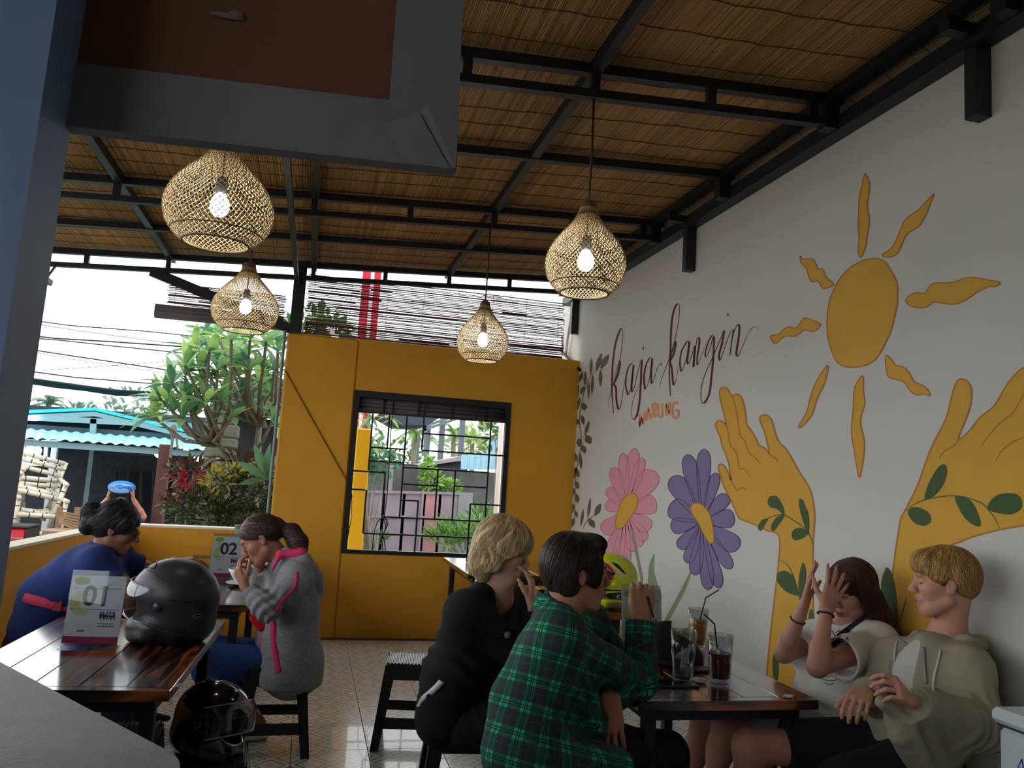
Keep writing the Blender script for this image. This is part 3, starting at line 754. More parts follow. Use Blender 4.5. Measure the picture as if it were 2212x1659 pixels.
# dark stub end of the counter
A = az(0, 1430, 1.05); B = az(398, 1640, 1.05); d = (A-B).normalized()
STONE = mat('grey_speckled_stone', (112, 114, 113), .5, noise=.28, nscale=7, bump=.1, bscale=120)
A2 = B+d*2.2
E1 = Vector((-.16, .35, 1.05)); E2 = Vector((-1.7, .35, 1.05))
cn = []
for k in range(7):
    q = k/6; cn.append(B+Vector((.004, -.012, 0))*0+ (d*(.05*(1-q)**2))+((E1-B).normalized()*(.05*q**2)))
t = thing('serving_counter', 'grey stone counter slab cutting across the lower left corner', 'counter', (B.x, B.y, 1.0))
poly = [A2]+cn+[E1, E2]
m = MB(); m.prism([v+Vector((0, 0, -.035)) for v in poly], (0, 0, .035)); m.build('stone_slab', STONE, t)
m = MB(); poly2 = [A2+Vector((-.05, -.1, 0)), B+d*.12+Vector((-.03, -.12, 0)), E1+Vector((-.12, 0, 0)), E2]
m.prism([Vector((v.x, v.y, .002)) for v in poly2], (0, 0, 1.012)); m.build('counter_body', mat('kitchen_wall', (120, 112, 100)), t)
# cool box at the right edge
t = thing('cool_box', 'white cool box at the bottom right edge of the view', 'box', (2.33, 1.95, .45))
q0 = ay(2166, 1535, 2.05); bx = q0.x
CW = mat('white_cool_box_plastic', (205, 215, 222), .4)
MB().box(bx+.012, bx+.33, 1.75, 2.09, .45, q0.z-.05, .02).build('box_body', CW, t)
MB().box(bx, bx+.345, 1.735, 2.105, q0.z-.045, q0.z, .015).build('box_lid', CW, t)
MB().box(bx+.015, bx+.33, 1.755, 2.088, q0.z-.051, q0.z-.044).build('lid_seam', mat('dark_print', (40, 40, 56)), t)
m = MB(); text_mesh(m, 'A', ay(2203, 1672, 1.748), (1, 0, 0), (0, 0, 1), .055, bold=-.01, shear=.2); m.build('blue_lettering', mat('blue_marker', (40, 70, 170), .5), t)
st = thing('side_table', 'low stand beneath the white cool box', 'stand', (bx+.17, 1.9, 0))
MB().box(bx, bx+.345, 1.72, 2.11, .42, .449, .004).build('stand_top', PLANK, st)
for i in (0, 1):
    for j in (0, 1): MB().box(bx+.01+i*.29, bx+.045+i*.29, 1.735+j*.33, 1.77+j*.33, .002, .42).build('leg', STEEL, st)
# ============================================================ the mural on the right wall
def cr(pts, closed, n=6):
    P = np.array(pts, float); k = len(P); out = []
    rng = range(k) if closed else range(k-1)
    for i in rng:
        if closed: p0, p1, p2, p3 = P[(i-1) % k], P[i], P[(i+1) % k], P[(i+2) % k]
        else: p0, p1, p2, p3 = P[max(i-1, 0)], P[i], P[i+1], P[min(i+2, k-1)]
        for j in range(n):
            t = j/n; out.append(.5*((2*p1)+(-p0+p2)*t+(2*p0-5*p1+4*p2-p3)*t*t+(-p0+3*p1-3*p2+p3)*t**3))
    if not closed: out.append(P[-1])
    return np.array(out)
def zc(o, s):
    return lambda pts: [(o[0]+u/s, o[1]+v/s) for u, v in pts]
R8 = zc((1200, 600), 2.074); Z7 = zc((1640, 360), 3.318); Z6 = zc((1520, 820), 4.364); Z4 = zc((1200, 740), 3.95); Z5 = zc((1270, 640), 5.53); Z8 = zc((1900, 780), 3.606); Z1 = zc((1450, 1150), 2.903)
def onwall(P, lift): return [ax(p[0], p[1], XW-lift) for p in P]
def flat(mb, P, lift):
    vs = onwall(P, lift)
    a = sum((vs[i].y*vs[(i+1) % len(vs)].z-vs[(i+1) % len(vs)].y*vs[i].z) for i in range(len(vs)))
    if a > 0: vs = vs[::-1]
    mb.add(vs, [tuple(range(len(vs)))])
def stroke(mb, P, w0, lift, w1=None, taper=True, calli=False):
    P = np.array(P, float); n = len(P); vs = []
    for i in range(n):
        d = P[min(i+1, n-1)]-P[max(i-1, 0)]; L = np.hypot(*d)+1e-6; d = d/L
        if calli: ww = w0+(w1-w0)*max(0, min(1, (d[1]+.15)*1.1))
        else: ww = w0
        if taper: ww *= min(1, .45+2.5*min(i, n-1-i)/n)
        nn = np.array((-d[1], d[0]))*ww*.5
        vs += onwall([P[i]-nn, P[i]+nn], lift)
    mb.add(vs, [(2*i, 2*i+2, 2*i+3, 2*i+1) for i in range(n-1)])
def pm(name, rgb): return mat(name, rgb, .75, noise=.05, nscale=5)
SUNY = pm('mural_yellow', (214, 164, 62)); SUNO = pm('mural_ochre_line', (186, 122, 44)); ORG = pm('mural_orange', (222, 148, 104)); PNK = pm('mural_pink', (218, 150, 166)); PNKD = pm('mural_rose_line', (196, 120, 140))
PUR = pm('mural_violet', (128, 114, 156)); PURD = pm('mural_indigo_line', (78, 66, 104)); GRN = pm('mural_leaf_green', (66, 92, 52)); SAGE = pm('mural_sage', (132, 148, 112)); VIN = pm('mural_vine_grey', (100, 94, 72)); MAR = pm('mural_maroon', (92, 22, 36)); WHT = pm('mural_white_line', (226, 216, 218))
def shape(name, P, fill, line=None, lw=3.0, n=6, label=None, parent=None, lift=.0015):
    Q = cr(P, True, n); m = MB(); flat(m, Q, lift)
    o = m.build(name, fill, parent or wr)
    if line:
        m = MB(); stroke(m, np.vstack([Q, Q[:1]]), lw, lift+.0006, taper=False); m.build('outline', line, o)
    if label: o['label'] = label
    return o
shape('painted_sun', Z7([(850, 660), (905, 690), (950, 760), (985, 830), (990, 920), (985, 1000), (965, 1090), (945, 1170), (900, 1270), (850, 1360), (790, 1410), (700, 1437), (610, 1432), (550, 1390), (515, 1310), (492, 1220), (485, 1120), (495, 1000), (525, 900), (580, 800), (650, 725), (740, 675), (800, 660)]), SUNY, SUNO, 2.6, 4, 'ochre yellow painted sun disc')
for P in (Z7([(758, 50), (788, 120), (785, 200), (772, 280), (788, 370), (785, 430), (770, 500), (765, 560), (730, 648), (708, 610), (715, 520), (708, 430), (712, 330), (715, 230), (735, 140)]),
          Z7([(1252, 195), (1230, 250), (1195, 340), (1140, 430), (1060, 480), (1020, 560), (985, 625), (925, 648), (880, 632), (950, 580), (1000, 480), (1040, 390), (1090, 345), (1150, 300), (1200, 245)]),
          Z7([(1725, 830), (1690, 860), (1640, 860), (1560, 900), (1470, 960), (1400, 985), (1320, 980), (1250, 970), (1200, 1005), (1140, 1012), (1080, 995), (1048, 960), (1090, 915), (1140, 903), (1185, 905), (1220, 860), (1260, 835), (1380, 830), (1480, 797), (1560, 797), (1640, 812)]),
          Z7([(293, 640), (310, 662), (375, 660), (400, 690), (425, 735), (455, 735), (475, 790), (530, 840), (500, 865), (455, 872), (435, 840), (420, 820), (375, 825), (355, 790), (340, 735), (300, 690)]),
          Z7([(82, 1210), (130, 1205), (200, 1150), (265, 1155), (315, 1090), (360, 1095), (438, 1130), (390, 1180), (320, 1172), (260, 1215), (180, 1215), (125, 1262), (95, 1255)]),
          R8([(1220, 392), (1205, 470), (1170, 545), (1150, 610), (1110, 660), (1088, 668), (1125, 600), (1140, 540), (1170, 460)]),
          R8([(1377, 440), (1378, 510), (1385, 560), (1365, 640), (1380, 720), (1382, 780), (1362, 895), (1348, 840), (1335, 760), (1325, 690), (1332, 600), (1338, 500), (1355, 462)]),
          Z7([(905, 1358), (940, 1375), (975, 1422), (1030, 1435), (1075, 1480), (1110, 1540), (1190, 1580), (1225, 1640), (1180, 1630), (1130, 1637), (1085, 1610), (1050, 1560), (1020, 1535), (940, 1515), (915, 1480)])):
    shape('painted_sun_ray', P, SUNY, SUNO, 2.4, 4)
def hand(P, lines, label):
    Q = cr(P, True, 5); m = MB(); flat(m, Q, .0012); o = m.build('painted_hand', SUNY, wr); o['label'] = label
    m = MB(); stroke(m, np.vstack([Q, Q[:1]]), 3.2, .0018, taper=False)
    for l in lines: stroke(m, cr(l, False, 5), 3.0, .0018)
    m.build('hand_lines', SUNO, o); return o
h1 = hand(Z6([(712, 1485), (590, 1420), (500, 1375), (350, 1315), (320, 1280), (280, 1190), (230, 1090), (190, 1000), (160, 910), (140, 840), (150, 800), (185, 805), (215, 850), (240, 900), (260, 950), (245, 860), (235, 790), (205, 700), (180, 640), (150, 530), (120, 460), (112, 420), (140, 388), (180, 395), (212, 425), (205, 380), (185, 300), (160, 200), (148, 130), (160, 85), (190, 72), (225, 90), (255, 140), (272, 158), (295, 140), (330, 142), (360, 180), (380, 240), (395, 330), (405, 420), (440, 470), (490, 550), (520, 615), (580, 650), (615, 692), (600, 600), (570, 490), (530, 385), (540, 345), (580, 332), (620, 355), (650, 410), (670, 490), (710, 590), (780, 660), (840, 760), (900, 870), (960, 960), (1010, 1060), (1035, 1180), (1045, 1300), (1038, 1420)])
          + [(1756, 1180), (1756, 1300), (1762, 1420), (1772, 1560), (1776, 1700), (1640, 1700), (1648, 1560), (1656, 1460), (1662, 1390), (1672, 1300), (1680, 1230)],
          [Z6(l) for l in ([(270, 160), (300, 260), (325, 400), (340, 520), (385, 580), (430, 690), (490, 740), (545, 808)], [(212, 420), (235, 520), (250, 620), (290, 660), (320, 730), (335, 825), (390, 850), (432, 918)], [(258, 950), (290, 1010), (315, 1045), (360, 1020), (412, 1052)], [(615, 690), (640, 720), (680, 745), (700, 775)])], 'yellow painted hand and forearm left of the painted sun')
h2 = hand(Z8([(120, 1500), (140, 1370), (165, 1230), (215, 1130), (290, 980), (340, 840), (400, 680), (460, 560), (520, 440), (545, 340), (570, 240), (600, 160), (640, 140), (690, 165), (715, 230), (710, 320), (690, 400), (655, 490), (612, 612), (700, 540), (780, 440), (880, 360), (930, 290), (980, 200), (1050, 110), (1125, 50), (1230, 20), (1330, 120), (1380, 400), (1390, 800), (1340, 1150), (1230, 1260), (1125, 1280), (1000, 1300), (860, 1330), (720, 1370), (620, 1410), (545, 1450)])
          + [(2036, 1230), (2020, 1330), (2005, 1500), (1995, 1640), (1895, 1640), (1905, 1500), (1915, 1350), (1926, 1255)],
          [Z8(l) for l in ([(610, 615), (580, 660), (520, 690), (480, 730), (465, 765)], [(1125, 250), (1060, 370), (1030, 410), (940, 480), (860, 570), (790, 660)], [(1125, 590), (1040, 630), (950, 700), (898, 795)])], 'yellow painted hand and forearm below the painted sun at right')
def leaves(zz, stem, lst, parent, fill=GRN, sw=2.2, lift=.0022):
    m = MB(); stroke(m, cr(zz(stem), False, 6), sw, lift); m.build('painted_stem', fill, parent)
    for l in lst: shape('painted_leaf', zz(l), fill, None, n=5, parent=parent, lift=lift+.0004)
leaves(Z6, [(605, 1310), (680, 1280), (760, 1278), (860, 1335), (940, 1390), (985, 1440), (1020, 1520), (1022, 1555)],
       [[(755, 1275), (690, 1220), (630, 1205), (603, 1160), (615, 1110), (660, 1093), (700, 1110), (730, 1160), (757, 1220)], [(765, 1280), (700, 1290), (655, 1340), (632, 1400), (655, 1428), (690, 1390)], [(605, 1310), (550, 1325), (515, 1375), (515, 1410), (540, 1425), (570, 1380)],
        [(905, 1120), (940, 1145), (960, 1200), (985, 1250), (995, 1340), (990, 1440), (960, 1400), (925, 1300), (905, 1220), (897, 1160)], [(990, 1445), (960, 1415), (905, 1395), (850, 1415), (828, 1460), (850, 1512), (900, 1508), (950, 1485)]], h1)
leaves(Z1, [(680, 170), (740, 220), (780, 320), (800, 400), (830, 480), (855, 570), (862, 640)],
       [[(795, 395), (720, 370), (665, 310), (665, 260), (710, 240), (760, 270), (785, 330)], [(800, 380), (800, 280), (825, 190), (845, 240), (840, 330), (825, 420)], [(868, 600), (862, 520), (878, 480), (895, 540), (890, 600)], [(655, 730), (672, 790), (668, 920), (640, 910), (635, 800)]], h1)
leaves(Z8, [(205, 1165), (280, 1110), (350, 1080), (440, 1062), (540, 1050), (660, 1058), (780, 1100), (840, 1150), (900, 1230), (932, 1300)],
       [[(350, 1075), (370, 980), (420, 880), (470, 815), (510, 808), (525, 860), (510, 930), (470, 1000), (410, 1060)], [(220, 1170), (260, 1138), (320, 1145), (380, 1180), (400, 1230), (385, 1265), (340, 1283), (280, 1265), (235, 1220)], [(585, 1060), (650, 1055), (710, 1090), (750, 1150), (780, 1230), (785, 1285), (740, 1280), (680, 1240), (630, 1170)],
        [(840, 1130), (880, 1070), (940, 1035), (1040, 1030), (1090, 1055), (1110, 1110), (1090, 1160), (1020, 1195), (930, 1185), (860, 1165)]], h2)
leaves(Z1, [(1475, 405), (1450, 500), (1428, 565)], [[(1355, 220), (1395, 300), (1415, 450), (1415, 580), (1370, 560), (1325, 450), (1315, 330), (1330, 260)]], h2)
def flower(c, tips, centre, fill, line, label):
    f = shape('painted_flower', centre, SUNY, SUNO, 1.6, 5, label, lift=.0030)
    c = np.array(c, float)
    for tx, ty, w_ in tips:
        t = np.array((tx, ty), float); d = t-c; L = np.hypot(*d); d = d/L; nn = np.array((-d[1], d[0]))
        prof = [(.06, .10), (.3, .26), (.55, .42), (.75, .5), (.88, .46), (.96, .3), (1.0, .0), (.96, -.3), (.88, -.46), (.75, -.5), (.55, -.42), (.3, -.26), (.06, -.10)]
        o = shape('petal', [c+d*L*a+nn*w_*b_ for a, b_ in prof], fill, None, n=4, parent=f, lift=.0016+random.uniform(0, .0008))
        Q = cr([c+d*L*a+nn*w_*b_ for a, b_ in prof], False, 4); m = MB(); stroke(m, Q, 1.5, .0026, taper=False); m.build('petal_line', line, f)
        m = MB(); m2 = [c+d*L*.35+nn*w_*.0, c+d*L*.9+nn*w_*.0]
    return f
f1 = flower((1352, 1105), [(1371, 969, 26), (1346, 979, 22), (1388, 989, 22), (1324, 1010, 26), (1414, 1018, 44), (1417, 1085, 42), (1313, 1055, 24), (1308, 1088, 26), (1302, 1150, 34), (1404, 1142, 34), (1311, 1208, 26), (1330, 1224, 24), (1350, 1226, 24), (1367, 1192, 20), (1383, 1181, 24), (1395, 1166, 24)],
            Z4([(610, 1305), (660, 1287), (695, 1310), (700, 1360), (680, 1430), (640, 1480), (590, 1560), (550, 1588), (515, 1570), (515, 1500), (540, 1420), (570, 1350)]), PNK, PNKD, 'pink painted daisy')
f2 = flower((1516, 1128), [(1521, 970, 30), (1484, 982, 32), (1452, 1030, 42), (1446, 1092, 46), (1449, 1138, 34), (1466, 1184, 28), (1484, 1216, 26), (1500, 1242, 28), (1530, 1274, 28), (1554, 1270, 26), (1579, 1228, 26), (1595, 1184, 40), (1586, 1118, 40), (1572, 1070, 30), (1548, 1022, 24)],
            R8([(625, 1010), (660, 1020), (690, 1060), (705, 1120), (708, 1180), (690, 1188), (665, 1150), (640, 1100), (612, 1055), (605, 1030)]), PUR, PURD, 'violet painted daisy')
m = MB(); stroke(m, cr(R8([(335, 1100), (352, 1180), (370, 1270), (384, 1345), (390, 1420)]), False), 6, .0024); m.build('painted_stem', SAGE, f1)
m = MB(); stroke(m, cr([(1492, 1236), (1475, 1275), (1453, 1316), (1425, 1370), (1400, 1430)], False), 9, .0010); m.build('painted_stem', SAGE, f2)
shape('painted_leaf', [(1413, 1197), (1403, 1218), (1400, 1242), (1395, 1290), (1370, 1330), (1315, 1372), (1340, 1400), (1390, 1360), (1428, 1297), (1420, 1262), (1412, 1232)], SAGE, None, parent=f1, lift=.0020)
shape('painted_hill', [(1380, 1400), (1440, 1360), (1455, 1355), (1470, 1362), (1490, 1355), (1520, 1370), (1545, 1420), (1500, 1500), (1420, 1500)], SAGE, None, lift=.0008)
# grey green vine
vine = MB(); stroke(vine, cr(Z4([(370, 235), (310, 270), (260, 370), (230, 480), (210, 600), (205, 700), (220, 800), (215, 900), (185, 1050), (170, 1200), (165, 1400), (160, 1550)]), False), 1.6, .0014)
stroke(vine, cr(Z4([(385, 1380), (330, 1470), (270, 1520), (230, 1590)]), False), 1.6, .0014)
vi = vine.build('painted_vine', VIN, wr); vi['label'] = 'grey green painted vine in the wall corner'
for a, b_, c, d, w_ in ((455, 100, 385, 225, 45), (393, 90, 345, 245, 38), (305, 130, 300, 275, 25), (385, 230, 382, 375, 28), (318, 275, 310, 445, 26), (282, 325, 282, 480, 20), (255, 245, 250, 365, 28), (230, 250, 200, 340, 30), (160, 240, 180, 310, 40), (185, 310, 155, 445, 25), (200, 355, 178, 505, 22), (245, 370, 215, 440, 35), (210, 465, 175, 590, 28), (240, 515, 245, 580, 50), (160, 640, 195, 700, 38), (225, 620, 238, 700, 32), (288, 665, 248, 800, 28), (260, 790, 300, 865, 60), (205, 815, 200, 890, 45), (220, 870, 255, 945, 45), (160, 935, 178, 1015, 36), (208, 940, 220, 1080, 28), (175, 1060, 135, 1190, 40), (175, 1070, 200, 1155, 32), (170, 1180, 195, 1250, 38), (160, 1240, 130, 1335, 32), (175, 1290, 190, 1370, 40), (155, 1375, 125, 1470, 36), (165, 1430, 185, 1495, 26), (158, 1495, 130, 1580, 34), (297, 1325, 275, 1500, 24), (238, 1420, 215, 1570, 22), (385, 1375, 335, 1480, 45), (280, 1500, 335, 1580, 50)):
    A_ = np.array((a, b_), float); B_ = np.array((c, d), float); dd = B_-A_; nn = np.array((-dd[1], dd[0]))/np.hypot(*dd)
    shape('painted_leaf', Z4([tuple(A_), tuple(A_+dd*.3+nn*w_*.45), tuple(A_+dd*.6+nn*w_*.5), tuple(B_), tuple(A_+dd*.6-nn*w_*.5), tuple(A_+dd*.3-nn*w_*.42)]), VIN, None, n=4, parent=vi, lift=.0018)
# lettering
LET = [[(253, 1335), (250, 1250), (280, 1120), (330, 960), (375, 780), (405, 600), (418, 440), (405, 388), (375, 420), (330, 560), (300, 760), (288, 950), (285, 1080), (290, 1200), (305, 1395)],
       [(300, 1000), (340, 870), (375, 775), (382, 820), (350, 960), (310, 1040), (335, 1100), (340, 1240), (365, 1350), (395, 1290), (425, 1100), (450, 960)],
       [(545, 805), (510, 810), (465, 900), (450, 1050), (465, 1130), (485, 1175), (520, 1060), (545, 820), (530, 960), (520, 1080), (530, 1140), (560, 1060), (600, 880), (642, 755), (638, 850), (630, 1050), (615, 1250), (590, 1400), (545, 1475), (520, 1400), (535, 1250), (580, 1120), (640, 1000)],
       [(768, 735), (735, 740), (690, 830), (668, 960), (675, 1060), (685, 1110), (730, 1000), (765, 740), (755, 900), (755, 1000), (765, 1040), (800, 950), (830, 850), (865, 800), (880, 830)],
       [(858, 1085), (880, 980), (930, 850), (985, 700), (1040, 500), (1080, 300), (1093, 150), (1080, 90), (1045, 120), (1005, 260), (990, 450), (985, 650), (975, 800), (972, 950), (985, 1190)],
       [(985, 780), (1010, 650), (1045, 540), (1045, 580), (1020, 700), (980, 780), (1000, 860), (1010, 980), (1025, 1060), (1055, 980), (1080, 820)],
       [(1210, 530), (1180, 545), (1120, 650), (1098, 780), (1105, 860), (1120, 890), (1170, 760), (1210, 540), (1195, 680), (1185, 770), (1200, 805), (1240, 700), (1275, 590), (1270, 700), (1258, 850), (1275, 690), (1305, 510), (1330, 510), (1325, 600), (1305, 720), (1308, 825), (1350, 720), (1390, 600)],
       [(1505, 465), (1480, 470), (1430, 560), (1400, 680), (1410, 725), (1450, 640), (1500, 480), (1500, 650), (1490, 800), (1470, 1000), (1445, 1170), (1385, 1275), (1350, 1230), (1355, 1080), (1410, 900), (1480, 750), (1560, 560), (1625, 410), (1600, 560), (1565, 700), (1575, 765), (1610, 680), (1650, 560), (1690, 450), (1735, 400), (1715, 540), (1695, 705)],
       [(1695, 705), (1720, 520), (1760, 380), (1795, 335), (1808, 400), (1790, 550), (1770, 680), (1790, 712), (1840, 610), (1900, 470)]]
m = MB()
for i, l in enumerate(LET): stroke(m, cr(Z5(l), False, 7), 1.2, .0014+.00012*i, 3.9, taper=True, calli=True)
stroke(m, cr(Z5([(1900, 470), (1950, 390), (2000, 365), (2045, 400)]), False), .7, .0026)
for q in ((660, 622), (1670, 220)): flat(m, cr(Z5([(q[0]-9, q[1]), (q[0]+1, q[1]-18), (q[0]+11, q[1]-2), (q[0]+1, q[1]+20)]), True), .0016)
o = m.build('painted_script_lettering', MAR, wr); o['label'] = 'maroon script lettering kaja-kangin'
m = MB()
for i, l in enumerate([[(612, 1410), (620, 1555), (640, 1430), (655, 1530), (685, 1370)], [(690, 1495), (725, 1325), (745, 1470)], [(700, 1430), (740, 1412)], [(775, 1450), (770, 1290)], [(770, 1292), (800, 1280), (818, 1305), (808, 1350), (780, 1368)], [(780, 1368), (815, 1440)],
          [(838, 1285), (835, 1390), (850, 1440), (880, 1430), (888, 1280)], [(930, 1425), (935, 1270), (970, 1420), (975, 1268)], [(1075, 1290), (1050, 1265), (1015, 1300), (1008, 1390), (1030, 1450), (1072, 1440), (1078, 1365), (1045, 1368)]]):
    P = Z5(l); Q = cr(P, False, 5) if len(l) > 4 and i in (4, 6, 8) else np.array(sum([[tuple(np.array(P[k])*(1-t)+np.array(P[k+1])*t) for t in (0, .25, .5, .75)] for k in range(len(P)-1)], [])+[P[-1]])
    stroke(m, Q, 4.6, .0014+.0001*i, taper=False)
o = m.build('painted_capital_lettering', ORG, wr); o['label'] = 'orange capitals WARUNG'
# small gecko on the wall strip above the rail
q = [ax(px, py, XW-.006) for px, py in ((1905, 212), (1908, 203), (1912, 196), (1917, 189))]
t = MB().tube(q, [.004, .011, .010, .004], 7)
for a, b_ in ((1, (1901, 204)), (1, (1914, 205)), (2, (1906, 195)), (2, (1918, 198))): t.tube([q[a], ax(b_[0], b_[1], XW-.004)], .003, 5)
tag(t.build('gecko', mat('grey_gecko', (96, 92, 84), .7), smooth=True), 'small grey gecko on the white strip above the wall rail', 'gecko')
# ============================================================ outside: ground, neighbouring yard, street
GRD = mat('street_ground', (128, 120, 108), .95, noise=.2, nscale=1.2)
m = MB()
m.box(-70, -2.62, -25, 90, ZG-.3, ZG); m.box(-2.62, 2.7, 8.12, 90, ZG-.3, ZG); m.box(2.7, 60, -25, 90, ZG-.3, ZG)
g = m.build('ground', GRD); struct(g, 'bare street ground outside the cafe')

def leaf_mb(L, W, fold=.25, droop=.35, n=6):
    m = MB(); vs = []; prof = [.10, .55, .9, 1.0, .78, .42, 0.02]
    for i in range(n+1):
        q = i/n; x = L*q*math.cos(droop*q); z = -L*q*math.sin(droop*q)*.6
        w_ = W*.5*prof[i]
        for s in (-1, 0, 1): vs.append((x, s*w_, z+abs(s)*w_*fold))
    fs = []
    for i in range(n):
        for s in (0, 1): fs.append((i*3+s, i*3+s+1, (i+1)*3+s+1, (i+1)*3+s))
    m.add(vs, fs); return m
def leafmat(name, rgb, tr=.35):
    m = mat(name, rgb, .38, noise=.25, nscale=4, attr=False)
    nt, b = nodes_of(m); b.inputs['Transmission Weight'].default_value = 0
    ts = nt.nodes.new('ShaderNodeBsdfTranslucent'); ts.inputs[0].default_value = tuple(min(1, v*1.5) for v in lin(rgb))+(1,)
    mx = nt.nodes.new('ShaderNodeMixShader'); mx.inputs[0].default_value = tr
    out = nt.nodes['Material Output']
    nt.links.new(b.outputs[0], mx.inputs[1]); nt.links.new(ts.outputs[0], mx.inputs[2]); nt.links.new(mx.outputs[0], out.inputs[0]); return m
LEAF1 = leafmat('frangipani_leaf_green', (116, 158, 104)); LEAF2 = leafmat('frangipani_leaf_light', (154, 186, 106)); LEAF3 = leafmat('frangipani_leaf_deep', (76, 122, 92))
BARK = mat('grey_bark', (112, 108, 94), .9, noise=.2, nscale=20, bump=.3)
def rot_to(d, roll=0.):
    d = Vector(d).normalized(); q = d.to_track_quat('X', 'Z'); return q.to_matrix() @ Matrix.Rotation(roll, 3, 'X')
def rosette_dirs(axis, n, spread):
    A = Vector(axis).normalized(); u = A.orthogonal().normalized(); v = A.cross(u); out = []
    for i in range(n):
        a = i*2.399+random.uniform(-.25, .25); s = spread*(.55+.6*i/n)
        out.append((A*math.cos(s)+(u*math.cos(a)+v*math.sin(a))*math.sin(s)).normalized())
    return out
tree_base = ay(560, 1140, 9.3)
tr = thing('frangipani_tree', 'frangipani tree with long green leaves outside the left end of the yellow wall', 'tree', (tree_base.x, 9.3, ZG))
lm = []
for k, M_ in enumerate((LEAF1, LEAF2, LEAF3)):
    o = leaf_mb(.34, .078).build('tmpleaf', M_, smooth=True); lm.append(o.data); bpy.data.objects.remove(o)
tips = [(400, 790), (372, 830), (345, 860), (330, 900), (372, 890), (405, 860), (440, 830), (452, 760), (420, 752), (470, 725), (500, 735), (540, 735), (575, 740), (600, 760), (592, 800), (560, 830),
        (520, 850), (480, 870), (445, 870), (470, 800), (505, 790), (538, 800), (420, 900), (500, 905), (560, 880), (585, 850), (590, 905), (478, 770), (395, 905), (360, 870), (430, 800), (525, 765)]
br = MB(); forks = [ay(520, 1000, 9.3), ay(470, 960, 9.2), ay(560, 960, 9.4), ay(560, 920, 9.5)]
trunk0 = Vector((tree_base.x, 9.3, ZG)); tk = ay(545, 1045, 9.3)
br.tube([trunk0, (trunk0+tk)/2+Vector((.05, 0, 0)), tk], [.085, .075, .06], 8)
for f in forks: br.tube([tk, (tk+f)/2+Vector((0, .03, -.04)), f], [.05, .04, .032], 7)
nl = 0; rest = MB()
rcent = []
for i, (px, py) in enumerate(tips):
    Y = 9.0+random.uniform(-.35, .7); c = ay(px, py, Y); rcent.append(c)
    f = min(forks, key=lambda q: (q-c).length)
    mid = (f+c)/2+Vector((random.uniform(-.1, .1), random.uniform(-.1, .1), -.12))
    br.tube([f, mid, c], [.03, .02, .016], 6)
    ax_ = Vector(((c.x-tree_base.x)*.6, random.uniform(-.5, .2), .75))
    for d in rosette_dirs(ax_, 9 if i < 30 else 7, 1.25):
        o = bpy.data.objects.new('leaf', random.choice(lm)); C.objects.link(o); o.parent = tr
        s = random.uniform(.85, 1.25)
        o.matrix_local = Matrix.Translation(c-trunk0) @ (rot_to(d+Vector((0, 0, .1))).to_4x4()) @ Matrix.Scale(s, 4); nl += 1
for (px, py, L, ang) in ((540, 1000, 1.15, 2.6), (575, 1010, 1.0, .6), (560, 960, 1.25, 2.0), (592, 985, 1.15, 1.35), (560, 1055, .95, 3.3), (590, 960, 1.2, 1.7)):
    c = ay(px, py, 8.5); d = Vector((math.cos(ang), -.2, math.sin(ang)))
    o = bpy.data.objects.new('leaf', lm[2]); C.objects.link(o); o.parent = tr
    o.matrix_local = Matrix.Translation(ay(578, 1035, 8.5)-trunk0) @ rot_to(d, 1.2).to_4x4() @ Matrix.Scale(L, 4)
PV = np.array(leaf_mb(.36, .08).v); PF = leaf_mb(.36, .10).f; fol = [MB(), MB(), MB()]
for i in range(46):
    px, py = random.choice(tips); c = ay(px+random.uniform(-30, 30), py+random.uniform(-25, 30), 9.9+random.uniform(-.3, .6))
    for d in rosette_dirs((random.uniform(-.5, .3), random.uniform(-.6, .2), .7), 8, 1.3):
        R = np.array(rot_to(d+Vector((0, 0, .1)))); fol[random.choice((0, 0, 1, 2))].add(PV @ R.T*random.uniform(.7, 1.1)+np.array(c), PF)
for k in range(3): o = fol[k].build('foliage', (LEAF1, LEAF2, LEAF3)[k], tr, smooth=True); o['kind'] = 'stuff'
br.build('branches', BARK, tr, smooth=True)
# second frangipani crown behind the window's upper left corner
tb2 = Vector((.85, 9.6, ZG))
tr2 = thing('frangipani_tree', 'pale green frangipani leaves seen through the upper left of the window', 'tree', tuple(tb2))
m = MB(); c0 = ay(775, 960, 9.4); c1 = ay(800, 900, 9.3); m.tube([tb2, tb2+Vector((-.1, 0, 1.2)), c0], [.05, .04, .03], 7); m.tube([c0, c1], [.03, .02], 6); m.build('branches', BARK, tr2, smooth=True)
for (px, py) in ((790, 905), (775, 930), (815, 925), (800, 955), (840, 900)):
    c = ay(px, py, 9.2+random.uniform(-.2, .2))
    for d in rosette_dirs((.2, -.6, .4), 7, 1.3):
        o = bpy.data.objects.new('leaf', random.choice(lm[:2])); C.objects.link(o); o.parent = tr2
        o.matrix_local = Matrix.Translation(c-tb2) @ rot_to(d).to_4x4() @ Matrix.Scale(random.uniform(.6, .85), 4)

